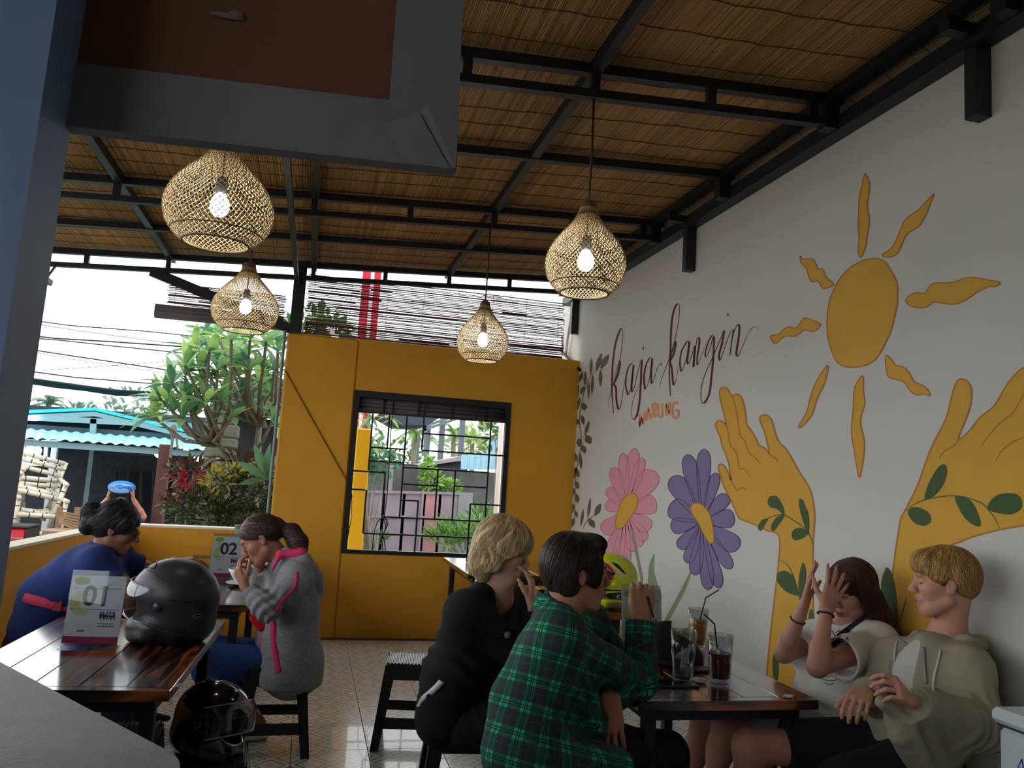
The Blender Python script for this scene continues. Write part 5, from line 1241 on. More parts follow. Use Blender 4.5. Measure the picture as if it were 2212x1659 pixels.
# ============================================================ organic surfaces: smooth unions of tapered limbs, meshed once
V3 = lambda *a: np.array(a, float)
def nrm(v): v = np.asarray(v, float); return v/(np.linalg.norm(v)+1e-12)
class Prim:
    def __init__(s, kind, k=.012, op='add', col=None, soft=.004, clip=None, **kw): s.kind = kind; s.k = k; s.op = op; s.col = col; s.soft = soft; s.clip = clip or []; s.__dict__.update(kw)
    def d(s, P):
        if s.kind == 'cone':
            ba = s.b-s.a; L2 = ba@ba+1e-12; t = np.clip(((P-s.a)@ba)/L2, 0, 1)
            q = P-s.a-t[:, None]*ba; r = s.ra+(s.rb-s.ra)*t
            if s.flat is not None:
                f, sc = s.flat; c = q@f; q = q+np.outer(c*(sc-1), f)
            r_ = np.sqrt((q*q).sum(1))-r
        else:
            q = (P-s.c)@s.R; e = q/s.r; k0 = np.sqrt((e*e).sum(1)); k1 = np.sqrt(((e/s.r)**2).sum(1))+1e-9
            r_ = k0*(k0-1)/k1
        for p0, n in s.clip: r_ = np.maximum(r_, (P-p0)@n)
        return r_
def cone(a, b, ra, rb=None, k=.012, flat=None, **kw):
    """flat: (direction, factor>1) squashes the limb along that direction"""
    return Prim('cone', k, a=V3(*a), b=V3(*b), ra=ra, rb=ra if rb is None else rb, flat=None if flat is None else (nrm(flat[0]), flat[1]), **kw)
def ell(c, r, R=None, k=.012, **kw):
    return Prim('ell', k, c=V3(*c), r=V3(*(r if np.ndim(r) else (r, r, r))), R=np.eye(3) if R is None else np.asarray(R), **kw)
def smin(a, b, k):
    h = np.maximum(k-np.abs(a-b), 0)/k; return np.minimum(a, b)-h*h*k*.25
def smax(a, b, k): return -smin(-a, -b, k)
def field(prims, P, disp=None, D0=None, masks=None):
    out = None
    for i, p in enumerate(prims):
        if p.op == 'paint': continue
        if masks is not None:
            m = masks[i]
            if not m.any(): continue
        else: m = None
        if out is None: out = np.full(len(P), .5)
        if m is None: dd = p.d(P); cur = out
        else: dd = p.d(P[m]); cur = out[m]
        if p.op == 'add': r = smin(cur, dd, p.k)
        else: r = smax(cur, -dd, p.k)
        if m is None: out = r
        else: out[m] = r
    if out is None: out = np.full(len(P), .5)
    if disp is not None: out = out+disp(P)
    return out
def sdf_mesh(prims, h=.005, disp=None, pad=.03, bounds=None):
    if bounds is None:
        lo = np.full(3, 1e9); hi = -lo
        for p in prims:
            if p.op != 'add': continue
            if p.kind == 'cone': r = max(p.ra, p.rb); lo = np.minimum(lo, np.minimum(p.a, p.b)-r); hi = np.maximum(hi, np.maximum(p.a, p.b)+r)
            else: r = p.r.max(); lo = np.minimum(lo, p.c-r); hi = np.maximum(hi, p.c+r)
        lo -= pad; hi += pad
    else: lo, hi = V3(*bounds[0]), V3(*bounds[1])
    B = 8; bs = B*h; nb = np.ceil((hi-lo)/bs).astype(int)
    gx = [lo[i]+(np.arange(nb[i])+.5)*bs for i in range(3)]
    CC = np.stack(np.meshgrid(*gx, indexing='ij'), -1).reshape(-1, 3)
    half = bs*.5*1.7321
    Ds = [None if p.op == 'paint' else p.d(CC) for p in prims]
    tot = None
    for p, d in zip(prims, Ds):
        if p.op == 'add': tot = d.copy() if tot is None else smin(tot, d, p.k)
    tot0 = tot.copy()
    for p, d in zip(prims, Ds):
        if p.op == 'sub': tot = np.maximum(tot, -d)
    keep = np.where(np.minimum(np.abs(tot), np.abs(tot0)) < half+.012)[0]
    dims = nb*B+1
    D = np.empty(tuple(nb*B+1), np.float32)
    core = np.repeat(np.repeat(np.repeat(tot.reshape(nb), B, 0), B, 1), B, 2); D[:-1, :-1, :-1] = core; D[-1] = .5; D[:, -1] = .5; D[:, :, -1] = .5
    off = np.stack(np.meshgrid(*[np.arange(B+1)]*3, indexing='ij'), -1).reshape(-1, 3)
    bi = np.stack(np.unravel_index(keep, nb), -1)
    CH = 700
    for s in range(0, len(keep), CH):
        kb = keep[s:s+CH]; bb = bi[s:s+CH]
        idx = (bb[:, None, :]*B+off[None]).reshape(-1, 3); P = lo+idx*h
        masks = []
        for p, d in zip(prims, Ds):
            if d is None: masks.append(None); continue
            mk = d[kb] < (np.maximum(tot0[kb], -half)+2*half+2*p.k+.01) if p.op == 'add' else d[kb] < half+2*p.k+.01
            masks.append(np.repeat(mk, len(off)))
        D[idx[:, 0], idx[:, 1], idx[:, 2]] = field(prims, P, disp, masks=masks)
    S = D < 0
    n = np.array(S.shape)-1
    c = [S[a:a+n[0], b:b+n[1], e:e+n[2]] for a in (0, 1) for b in (0, 1) for e in (0, 1)]
    cnt = np.zeros(n, np.int8)
    for q in c: cnt += q
    act = (cnt > 0) & (cnt < 8); ci = np.argwhere(act); ids = np.full(n, -1, np.int32); ids[act] = np.arange(len(ci))
    corners = np.array([(a, b, e) for a in (0, 1) for b in (0, 1) for e in (0, 1)])
    val = np.stack([D[ci[:, 0]+a, ci[:, 1]+b, ci[:, 2]+e] for a, b, e in corners], 1)
    acc = np.zeros((len(ci), 3)); w_ = np.zeros(len(ci))
    for i in range(8):
        for j in range(i+1, 8):
            if np.abs(corners[i]-corners[j]).sum() != 1: continue
            m = (val[:, i] < 0) != (val[:, j] < 0)
            t = np.where(m, val[:, i]/(val[:, i]-val[:, j]+1e-20), 0)
            acc += np.where(m[:, None], corners[i]+(corners[j]-corners[i])*t[:, None], 0); w_ += m
    verts = lo+(ci+acc/w_[:, None])*h
    F = []
    for ax_ in range(3):
        sl0 = [slice(1, -1)]*3; sl1 = [slice(1, -1)]*3; sl0[ax_] = slice(0, -1); sl1[ax_] = slice(1, None)
        a = S[tuple(sl0)]; b = S[tuple(sl1)]; e = np.argwhere(a != b); u, v = (ax_+1) % 3, (ax_+2) % 3
        base = e.copy()
        for q in range(3):
            if q != ax_: base[:, q] += 1
        def cell(du, dv):
            x = base.copy(); x[:, u] -= du; x[:, v] -= dv; return ids[x[:, 0], x[:, 1], x[:, 2]]
        q = np.stack([cell(1, 1), cell(0, 1), cell(0, 0), cell(1, 0)], 1)
        flip = ~a[tuple(e.T)] if False else ~S[tuple(sl0)][tuple(e.T)]
        q[flip] = q[flip][:, ::-1]; F.append(q)
    F = np.concatenate(F); F = F[(F >= 0).all(1)]
    return verts, F
def tint_of(prims, Vt, base):
    col = np.tile(np.array(base, float), (len(Vt), 1))
    for p in prims:
        if p.col is None: continue
        w_ = np.clip(1-(p.d(Vt))/p.soft, 0, 1)[:, None] if p.op != 'sub' else 0
        col = col*(1-w_)+np.array(p.col)*w_
    return col
def raw_mesh(name, verts, faces, m, parent=None, tint=None, uvw=None, smooth=True, loc=None):
    me = bpy.data.meshes.new(name); k = faces.shape[1]
    offv = np.zeros(3)
    if parent is not None:
        q = parent
        while q is not None: offv += np.array(q.location); q = q.parent
    if loc is not None: offv += np.array(loc)
    me.vertices.add(len(verts)); me.vertices.foreach_set('co', (verts-offv).astype(np.float32).ravel())
    me.loops.add(faces.size); me.loops.foreach_set('vertex_index', faces.astype(np.int32).ravel())
    me.polygons.add(len(faces)); me.polygons.foreach_set('loop_start', np.arange(0, faces.size, k, dtype=np.int32))
    me.polygons.foreach_set('use_smooth', np.ones(len(faces), bool))
    if tint is not None:
        a = me.attributes.new('tint', 'FLOAT_COLOR', 'POINT'); a.data.foreach_set('color', np.hstack([tint, np.ones((len(tint), 1))]).astype(np.float32).ravel())
    if uvw is not None:
        a = me.attributes.new('weave', 'FLOAT_VECTOR', 'POINT'); a.data.foreach_set('vector', uvw.astype(np.float32).ravel())
    me.materials.append(m); me.update(calc_edges=True); me.validate()
    o = bpy.data.objects.new(name, me); C.objects.link(o)
    if parent is not None: o.parent = parent
    if loc is not None: o.location = loc
    return o
def wrinkles(seed, amp, sc=1., folds=()):
    r = np.random.default_rng(seed); W = []
    for i in range(5):
        d = nrm(r.normal(size=3)); e = nrm(np.cross(d, r.normal(size=3))); W.append((d*r.uniform(22, 60)*sc, e*r.uniform(8, 22)*sc, r.uniform(0, 6.28), r.uniform(.5, 1)))
    def f(P):
        o = np.zeros(len(P))
        for a, b, ph, w_ in W: o += w_*np.sin(P@a+1.6*np.sin(P@b+ph)+ph)
        o *= amp*.45
        for c, d, lam, A, R in folds:
            q = P-np.array(c); x = q@nrm(d)
            o += A*np.sin(2*PI*x/lam+1.2*np.sin(q@np.array((31., 17., 23.))))*np.exp(-(q*q).sum(1)/(R*R))
        return o
    return f

class Head:
    def __init__(s, c, F, U, S=1.): s.c = np.array(c, float); s.F = nrm(F); u = np.array(U, float); s.U = nrm(u-s.F*(u@s.F)); s.L = np.cross(s.U, s.F); s.S = S; s.R = np.stack([s.F, s.L, s.U], 1)
    def p(s, x, y, z): return s.c+s.S*(s.F*x+s.L*y+s.U*z)
    def ell(s, c, r, k=.012, rot=None, **kw):
        R = s.R if rot is None else s.R@np.array(rot)
        return ell(s.p(*c), np.array(r)*s.S, R, k, **kw)
    def cone(s, a, b, ra, rb=None, k=.012, **kw): return cone(s.p(*a), s.p(*b), ra*s.S, (rb if rb is not None else ra)*s.S, k, **kw)
def roty(a): c, s_ = math.cos(a), math.sin(a); return [[c, 0, s_], [0, 1, 0], [-s_, 0, c]]
def head_prims(h, lip=(.62, .36, .33), brow=(.25, .17, .12), eye=True, closed=False, jaw=1.0, nose=1.0):
    P = [h.ell((-.012, 0, .035), (.098, .076, .086), .02), h.ell((.026, 0, -.035), (.062, .058, .078), .03)]
    P += [h.cone((.066, -.012, -.104), (.066, .012, -.104), .0185, k=.03)]
    for s in (-1, 1):
        P += [h.cone((.058, s*.016, -.102), (-.004, s*.050*jaw, -.062), .017, .017, .03), h.ell((.056, s*.043, -.022), (.022, .018, .018), .03)]
    P += [h.cone((.080, -.030, .024), (.080, .030, .024), .0115, k=.02)]
    for s in (-1, 1): P += [h.ell((.099, s*.032, .004), (.014, .015, .009), .014, op='sub')]
    for s in (-1, 1): P += [h.ell((.0765, s*.031, .004), (.0125, .0165, .0105), .004)]
    P += [h.cone((.086, 0, .014), (.110*nose, 0, -.027), .0090, .0112, .016), h.ell((.113*nose, 0, -.029), (.0095, .0105, .0085), .006)]
    for s in (-1, 1): P += [h.ell((.102, s*.0115, -.033), (.0095, .0068, .0075), .007), h.ell((.104, s*.006, -.0405), (.006, .0032, .003), .002, op='sub')]
    P += [h.ell((.088, 0, -.068), (.014, .026, .020), .016)]
    P += [h.ell((.0985, 0, -.0615), (.0085, .021, .0056), .004, col=lip, soft=.003), h.ell((.0975, 0, -.0735), (.0088, .0185, .0064), .004, col=lip, soft=.003)]
    P += [h.ell((.108, 0, -.0673), (.008, .021, .0014), .002, op='sub'), h.ell((.102, 0, -.0673), (.008, .022, .0012), op='paint', col=tuple(v*.35 for v in lip), soft=.002)]
    for s in (-1, 1):
        if eye and not closed:
            P += [h.ell((.0885, s*.031, .0035), (.006, .0115, .0042), op='paint', col=(1.35, 1.45, 1.55), soft=.0015), h.ell((.0895, s*.029, .0035), (.006, .0048, .0046), op='paint', col=(.10, .08, .07), soft=.0012)]
        P += [h.cone((.0885, s*.020, .0085 if not closed else .0), (.0845, s*.044, .0065 if not closed else -.001), .0018, op='paint', col=(.16, .11, .09), soft=.003)]
        P += [h.cone((.0925, s*.013, .0235), (.083, s*.046, .026), .0032, op='paint', col=brow, soft=.0045)]
        P += [h.ell((-.010, s*.078, -.006), (.018, .0075, .031), .006, rot=roty(-.25)), h.ell((-.004, s*.088, -.004), (.011, .0075, .021), .004, rot=roty(-.25), op='sub'), h.ell((-.007, s*.0745, -.030), (.009, .007, .009), .006)]
    return P
def hand_prims(W, D, N, T, S=1., curls=((.2, .2, .2),)*4, spread=(.10, .03, -.05, -.13), thumb=(.6, .7, .1), tcurl=.3, nail=None, nl=1.0):
    W = np.array(W, float); D = nrm(D); N = np.array(N, float); N = nrm(N-D*(N@D)); T = np.array(T, float); T = nrm(T-D*(T@D)-N*(T@N)); P = []
    bl = (.090, .094, .089, .080); bt = (.0315, .0105, -.0105, -.030); wt = (.018, .006, -.006, -.017)
    ln = ((.043, .026, .021), (.047, .030, .022), (.044, .028, .022), (.034, .021, .019)); rr = ((.0094, .0084, .0076, .0064), (.0096, .0086, .0077, .0064), (.0092, .0082, .0074, .0062), (.0082, .0073, .0066, .0056))
    for j in range(4):
        b = W+S*(D*bl[j]+T*bt[j]-N*(.002 if j in (1, 2) else 0)); P.append(cone(W+S*T*wt[j], b, .0150*S, .0118*S, .012*S, flat=(N, 1.12)))
        d = nrm(D*math.cos(spread[j])+T*math.sin(spread[j])); p = b; a = 0
        for q in range(3):
            a += curls[j][q]; dd = d*math.cos(a)+N*math.sin(a); e = p+S*dd*ln[j][q]
            P.append(cone(p, e, rr[j][q]*S, rr[j][q+1]*S, .004*S))
            if q == 2:
                on = -N*math.cos(a)+d*math.sin(a)
                nc = nail or (1.18, 1.05, 1.02)
                P.append(ell(e+on*rr[j][3]*S*.75-dd*.002*S, (.0055*S,)*3, None, .003, op='paint', col=nc, soft=.003))
                if nl > 1: P.append(cone(e+on*.003*S, e+dd*.013*S*nl*.6+on*.004*S, .0036*S, .0026*S, .002, col=nc, soft=.002))
            p = e
    P.append(cone(W+S*(D*.02+T*.016+N*.006), W+S*(D*.045+T*.030+N*.008), .0165*S, .0135*S, .014*S))
    td = nrm(D*thumb[0]+T*thumb[1]+N*thumb[2]); p = W+S*(D*.030+T*.028+N*.008)
    for q, (L_, r0, r1) in enumerate(((.040, .0128, .0105), (.030, .0104, .0092), (.024, .0090, .0072))):
        dd = nrm(td*math.cos(tcurl*q)+(D*.75-T*.35+N*.25)*math.sin(tcurl*q)); e = p+S*dd*L_; P.append(cone(p, e, r0*S, r1*S, .006*S)); p = e
    P.append(ell(p+S*.004*T, (.006*S,)*3, None, .003, op='paint', col=nail or (1.18, 1.05, 1.02), soft=.003))
    return P
def torso_prims(J, t=0., k=.05, w=1., thick=1., drop=.0, bulk=.80):
    """J: chest, pelvis, shL, shR, neck (np arrays)"""
    ch, pe = J['chest'], J['pelvis']; side = nrm(J['shL']-J['shR']); up = nrm(J['neck']-pe); fw = nrm(np.cross(side, up)); J['fw'] = fw
    hw = np.linalg.norm(J['shL']-J['shR'])/2; R = np.stack([side, fw, np.cross(side, fw)], 1); P = []
    P.append(ell(ch, (hw*bulk*w+t, .112*thick+t, .165+t), R, k))
    mid = (ch+pe)/2-fw*J.get('hunch', 0.)
    for s in (-1, 1):
        P.append(cone(ch+side*s*.062*w, mid+side*s*.058*w, .098*thick+t, .096*thick+t, k)); P.append(cone(mid+side*s*.058*w, pe+side*s*.075*w, .096*thick+t, .112*thick+t, k))
        sh = J['shL'] if s > 0 else J['shR']
        P.append(cone(J['neck']+side*s*.03-up*(.02+drop), sh, .046+t, .055+t, k)); P.append(cone(sh, ch+side*s*hw*.5, .058+t, .07+t, k))
    return P
def arm_prims(sh, el, wr, t=0., k=.025, S=1., rs=(.052, .041, .040, .026)):
    el = np.array(el, float); wr = np.array(wr, float); sh = np.array(sh, float)
    m = el+(wr-el)*.28
    return [cone(sh, el, rs[0]*S+t, rs[1]*S+t, k), cone(el, m, rs[1]*S*.96+t, rs[2]*S*1.02+t, k), cone(m, wr, rs[2]*S*1.02+t, rs[3]*S+t, k)]
def leg_prims(hip, kn, an, t=0., k=.04, S=1.):
    hip, kn, an = (np.array(q, float) for q in (hip, kn, an)); cf = kn+(an-kn)*.3; bk = nrm(np.cross(np.cross(kn-hip, an-kn), an-kn)) if np.linalg.norm(np.cross(kn-hip, an-kn)) > 1e-4 else V3(0, 0, 0)
    return [cone(hip, kn, .088*S+t, .058*S+t, k), cone(kn, cf, .055*S+t, .056*S+t, k), cone(cf, an, .055*S+t, .037*S+t, k)]
def foot_prims(an, d, S=1., t=0.):
    an = np.array(an, float); d = nrm((d[0], d[1], 0)); g = V3(an[0], an[1], an[2]-.075*S)
    return [cone(an, g+V3(0, 0, .035)-d*.03, .036*S+t, .034*S+t, .02), cone(g+V3(0, 0, .034)-d*.03, g+V3(0, 0, .025)+d*.14*S, .034*S+t, .024*S+t, .03, flat=((0, 0, 1), 1.1)), cone(g+V3(0, 0, .025)+d*.10, g+V3(0, 0, .022)+d*.19*S, .034*S+t, .021*S+t, .02, flat=((0, 0, 1), 1.25))]

SKIN = {}
def skinmat(nm, rgb):
    if nm not in SKIN: SKIN[nm] = mat('skin_'+nm, rgb, .5, spec=.4, noise=.06, nscale=30, bump=.06, bscale=220, attr=True, subs=.08)
    return SKIN[nm]
def cloth(nm, rgb, rough=.9, bump=.25, bscale=180, noise=.12, nscale=9, attr=True): return mat('cloth_'+nm, rgb, rough, noise=noise, nscale=nscale, bump=bump, bscale=bscale, attr=attr, sheen=.0)
def part(name, prims, m, parent, h=.006, disp=None, base=(1, 1, 1), label=None, uvw=None):
    v, f = sdf_mesh(prims, h, disp); o = raw_mesh(name, v, f, m, parent, tint_of(prims, v, base), uvw(v) if uvw else None)
    if label: o['label'] = label
    return o
def person(label, prims, m, h=.0042, group=None, anchor=None):
    v, f = sdf_mesh(prims, h); an = np.array(anchor if anchor is not None else (v[:, 0].mean(), v[:, 1].mean(), v[:, 2].min()))
    o = raw_mesh('person', v, f, m, None, tint_of(prims, v, (1, 1, 1)), loc=an); tag(o, label, 'person', group); return o
def hair_mat(nm, rgb, rough=.42): return mat('hair_'+nm, rgb, rough, spec=.45, noise=.25, nscale=50, stretch=(1, 1, .15), bump=.5, bscale=160, attr=True)
def hair(name, h, prims, m, parent, crown, n=700, steps=9, L=.011, thick=.0011, groove=.0018, h_=.0042, vary=.28, seed=1, gcount=46, lift=.002, grav=.35, part_y=0., region=None, wave=.0, base=(1, 1, 1)):
    """shell with combed grooves plus single locks laid over it; crown in head axes"""
    c0 = h.p(*crown); rg = np.random.default_rng(seed)
    def disp(P):
        q = (P-c0)@h.R; phi = np.arctan2(q[:, 1], q[:, 0]); rad = np.hypot(q[:, 0], q[:, 1])
        return groove*(np.sin(phi*gcount+3*np.sin(q[:, 2]*40))*.6+.5*np.sin(phi*gcount*.43+1.3+2*np.sin(q[:, 2]*25)))*np.clip(rad/.05, 0, 1)
    v, f = sdf_mesh(prims, h_, disp)
    t = 1+vary*(.5*np.sin(((v-c0)@h.R)[:, 1]*90+((v-c0)@h.R)[:, 0]*70)+rg.uniform(-.5, .5, len(v)))*.6
    o = raw_mesh(name, v, f, m, parent, np.array(base)[None]*t[:, None])
    if n:
        pick = v[rg.integers(0, len(v), n*3)]
        if region is not None: pick = pick[region((pick-h.c)@h.R/h.S)]
        P = pick[:n].copy(); N_ = len(P); path = [P.copy()]
        e = 1e-3
        def grad(P):
            return np.stack([(field(prims, P+e*np.eye(3)[i])-field(prims, P-e*np.eye(3)[i]))/(2*e) for i in range(3)], 1)
        ph = rg.uniform(0, 6.28, N_)
        for s in range(steps):
            g = grad(P); g /= (np.linalg.norm(g, axis=1, keepdims=True)+1e-9)
            d = P-c0; d -= h.U*(d@h.U)[:, None]*.4; d /= (np.linalg.norm(d, axis=1, keepdims=True)+1e-9)
            d = d-h.U*grav*2+rg.normal(0, .10, P.shape)
            d -= g*(d*g).sum(1, keepdims=True); d /= (np.linalg.norm(d, axis=1, keepdims=True)+1e-9)
            if wave: d += np.cross(g, d)*(wave*np.sin(s*1.1+ph))[:, None]
            P = P+d*L; dist = field(prims, P); near = dist < .03
            P = P-g*np.where(near, dist-lift, 0)[:, None]; path.append(P.copy())
        path = np.stack(path, 1); K = path.shape[1]
        tan = np.gradient(path, axis=1); tan /= (np.linalg.norm(tan, axis=2, keepdims=True)+1e-9)
        a = np.cross(tan, h.F+.13); a /= (np.linalg.norm(a, axis=2, keepdims=True)+1e-9); b = np.cross(tan, a)
        w_ = thick*np.sin(np.linspace(.35, PI-.12, K))[None, :, None]*rg.uniform(.6, 1.5, (N_, 1, 1))
        rings = np.stack([path+a*w_, path-a*w_*.5+b*w_*.87, path-a*w_*.5-b*w_*.87], 2)
        verts = rings.reshape(-1, 3); base_i = (np.arange(N_)[:, None, None]*K+np.arange(K-1)[None, :, None])*3; jj = np.arange(3)[None, None]; j2 = (jj+1) % 3
        F_ = np.stack([base_i+jj, base_i+j2, base_i+3+j2, base_i+3+jj], -1).reshape(-1, 4)
        tt = np.repeat(rg.uniform(1-vary, 1+vary*1.2, N_), K*3)
        so = raw_mesh('hair_strands', verts, F_, m, o, np.array(base)[None]*tt[:, None]); so['kind'] = 'stuff'
    return o
# ============================================================ people
def A(px, py, Y): return np.array(ay(px, py, Y))
CAM0 = V3(0, 0, H)
def hit(prims, px, py, y0=1.5, y1=7.0, lift=.0, disp=None):
    d = nrm(ray(px, py)); t = y0/d[1]
    for _ in range(160):
        p = CAM0+d*t; f = float(field(prims, p[None], disp)[0])
        if f < .0008: break
        t += min(f*.7, .03)
        if d[1]*t > y1: break
    return CAM0+d*(t-lift)
def surf_ribbon(mb, prims, pts, w_, lift=.004, n=10, y0=1.5, y1=7., th=.0022):
    """a flat strip of cloth lying on a surface, through pixels"""
    P = cr(pts, False, max(2, n//max(1, len(pts)-1)))
    Q = [Vector(hit(prims, p[0], p[1], y0, y1, lift)) for p in P]
    for i in range(1, len(Q)-1): Q[i] = (Q[i-1]+Q[i]*2+Q[i+1])/4
    vs = []
    for i, q in enumerate(Q):
        d = (Q[min(i+1, len(Q)-1)]-Q[max(i-1, 0)]).normalized(); v = (Vector((0, 0, H))-q).normalized(); s = d.cross(v).normalized()
        vs += [q-s*w_/2, q+s*w_/2, q+s*w_/2-v*th*2, q-s*w_/2-v*th*2]
    fs = []
    for i in range(len(Q)-1):
        for k in range(4): fs.append((i*4+k, i*4+(k+1) % 4, (i+1)*4+(k+1) % 4, (i+1)*4+k))
    mb.add(vs, fs); return mb
def surf_tube(mb, prims, pts, r, lift=.003, n=12, y0=1.5, y1=7.):
    P = cr(pts, False, max(2, n//max(1, len(pts)-1))); mb.tube([hit(prims, p[0], p[1], y0, y1, lift) for p in P], r, 6); return mb
def hc(h, p0, n): return [(h.p(*p0), h.R@nrm(n))]
HB_BLOND = hair_mat('blond', (208, 180, 136)); HB_SAND = hair_mat('sandy', (178, 138, 84)); HB_DARK = hair_mat('dark_brown', (62, 48, 42)); HB_BLACK = hair_mat('black', (34, 32, 38)); HB_AUB = hair_mat('auburn', (78, 46, 48)); HB_BRN = hair_mat('brown', (78, 58, 54))

# ---------------------------------------------------------------- boy in the green plaid shirt
def plaid_person():
    h = Head(A(1248, 1234, 2.65), (1.0, -.03, -.06), (.02, 0, 1), 1.0)
    J = dict(neck=A(1208, 1318, 2.66), chest=A(1195, 1435, 2.64), pelvis=A(1142, 1610, 2.58), shR=A(1205, 1378, 2.50), shL=A(1268, 1350, 2.86), hunch=.03)
    elR, wrR = A(1382, 1472, 2.70), A(1386, 1338, 2.76); elL, wrL = A(1385, 1478, 2.96), A(1318, 1506, 2.64)
    P = head_prims(h, brow=(.2, .15, .12)); sk = skinmat('tan', (186, 130, 106))
    P += [cone(h.p(-.02, 0, -.06), J['neck']+V3(0, 0, .0), .054, .062, .03), ell(J['chest'], (.10, .08, .12), None, .05), cone(J['neck'], J['chest'], .06, .08, .05)]
    P += [cone(J['chest'], J['shR'], .04, .03, .03), cone(J['chest'], J['shL'], .04, .03, .03)]
    P += arm_prims(J['shR'], elR, wrR, -.008)+arm_prims(J['shL'], elL, wrL, -.008)
    v = nrm((.40, .92, 0)); lft = nrm((-.92, .40, 0))
    P += hand_prims(wrR, (.0, .02, 1), v, lft, 1.12, curls=((1.25, 1.3, .6), (1.3, 1.35, .6), (1.25, 1.35, .6), (.95, 1.2, .5)), spread=(.08, .03, -.04, -.12), thumb=(.5, .2, .95), tcurl=.5)
    P += hand_prims(wrL, (.02, -.10, -1), nrm((.30, .95, -.1)), nrm((-.95, .30, 0)), 1.14, curls=((.10, .12, .1), (.05, .12, .08), (.06, .15, .1), (.10, .18, .1)), spread=(.13, .03, -.07, -.18), thumb=(.8, .45, .35))
    b = person('dark haired boy in a green plaid shirt with an elbow on the table', P, sk)
    # shirt
    hipR, hipL = J['pelvis']+V3(.03, -.09, -.08), J['pelvis']+V3(.03, .10, -.02)
    T = torso_prims(J, .020, .05); fw = J['fw']
    T += [cone(J['pelvis']+V3(.02, 0, .02), J['pelvis']+V3(.035, -.0, -.13), .125, .130, .05), cone(J['pelvis']+V3(.03, -.08, -.03), A(1335, 1652, 2.46), .125, .05, .05), cone(J['chest']+V3(.03, 0, -.06), A(1262, 1560, 2.66), .10, .085, .05), cone(J['chest']+V3(.05, .04, -.02), A(1300, 1470, 2.80), .09, .06, .05)]
    T += [cone(J['neck']+V3(-.02, 0, -.02), J['neck']+V3(-.005, 0, .02), .066, .062, .02)]
    cut = lambda p, q, k=0: [(np.array(q), nrm(np.array(q)-np.array(p)))]
    SR = arm_prims(J['shR'], elR, wrR, .017, .03); SL = arm_prims(J['shL'], elL, wrL, .017, .03)
    for Q, e_, w_ in ((SR, elR, wrR), (SL, elL, wrL)):
        Q[2].clip = cut(e_, w_+(e_-w_)*.04); Q[2].rb = Q[2].ra*.93
    T += SR+SL
    T += [Prim('ell', .01, op='sub', c=J['neck']+V3(.0, 0, .045)+fw*.02, r=V3(.062, .062, .06), R=np.eye(3))]
    fl = [(elR, wrR-elR, .05, .006, .09), (elR, (J['shR']-elR), .06, .005, .12), (J['pelvis']+V3(.1, -.1, .08), (.6, 0, .8), .07, .007, .16), (A(1250, 1500, 2.55), (.7, 0, .7), .08, .006, .15)]
    # plaid coordinates follow each limb
    ax_sp = nrm(J['neck']-J['pelvis']); side = nrm(J['shL']-J['shR'])
    def uvw(Vt):
        dt = np.min([p.d(Vt) for p in T[:-1] if p not in SR and p not in SL], 0); dr = np.min([p.d(Vt) for p in SR], 0); dl = np.min([p.d(Vt) for p in SL], 0)
        q = Vt-J['pelvis']; vv = q@ax_sp; qq = q-np.outer(vv, ax_sp); ang = np.arctan2(qq@side, -(qq@fw)); out = np.stack([ang*.17, vv, np.zeros(len(Vt))], 1)
        for S_, dd, sh, e_, w_ in ((SR, dr, J['shR'], elR, wrR), (SL, dl, J['shL'], elL, wrL)):
            m = dd < dt-.012
            t1 = (Vt-sh)@nrm(e_-sh); up_ = Prim.d(S_[0], Vt) < np.minimum(S_[1].d(Vt), S_[2].d(Vt))
            for sel, o_, d_ in ((m & up_, sh, nrm(e_-sh)), (m & ~up_, e_, nrm(w_-e_))):
                r = Vt-o_; a = r@d_; rr = r-np.outer(a, d_); x1 = nrm(np.cross(d_, V3(.3, .2, 1))); x2 = np.cross(d_, x1)
                out[sel] = np.stack([np.arctan2(rr@x1, rr@x2)*.062, a+.02, np.zeros(len(a))], 1)[sel]
        return out
    m = plaid_mat(); dsp = wrinkles(3, .0032, 1., fl)
    v_, f_ = sdf_mesh(T, .0058, dsp); sh = raw_mesh('plaid_shirt', v_, f_, m, b, None, uvw(v_))
    # collar
    c0 = J['neck']+V3(0, 0, .012); m2 = MB(); n = 20
    def col(u, w2):
        a = -2.2+4.4*u; r = .064+.020*w2; q = c0+side*(math.sin(a)*r)+(-fw)*(math.cos(a)*r); return Vector(q+V3(0, 0, .032-.052*w2+.008*math.cos(a)*1.2)-fw*.012)
    m2.grid(col, n, 4); m2.grid(lambda u, w2: col(u, w2)+Vector((0, 0, -.003)), n, 4)
    co = m2.build('shirt_collar', m, b, smooth=True)
    a_ = co.data.attributes.new('weave', 'FLOAT_VECTOR', 'POINT'); a_.data.foreach_set('vector', np.array([(v.co.x*1.2+v.co.y, v.co.z*1.1, 0) for v in co.data.vertices], np.float32).ravel())
    # trousers
    kR, kL = A(1400, 1775, 2.43), A(1440, 1628, 2.86); aL = kL+V3(.08, .02, -.47); aR = kR+V3(.05, 0, -.44)
    tr_ = leg_prims(hipR, kR, aR, .018)+leg_prims(hipL, kL, aL, .018)+[cone(hipR, hipL, .12, .12, .05)]
    part('dark_trousers', tr_, cloth('charcoal_trousers', (34, 34, 40)), b, .007, wrinkles(5, .004))
    part('shoes', foot_prims(aR, (1, -.1))+foot_prims(aL, (1, .05)), cloth('black_shoe', (28, 28, 30), .6), b, .008)
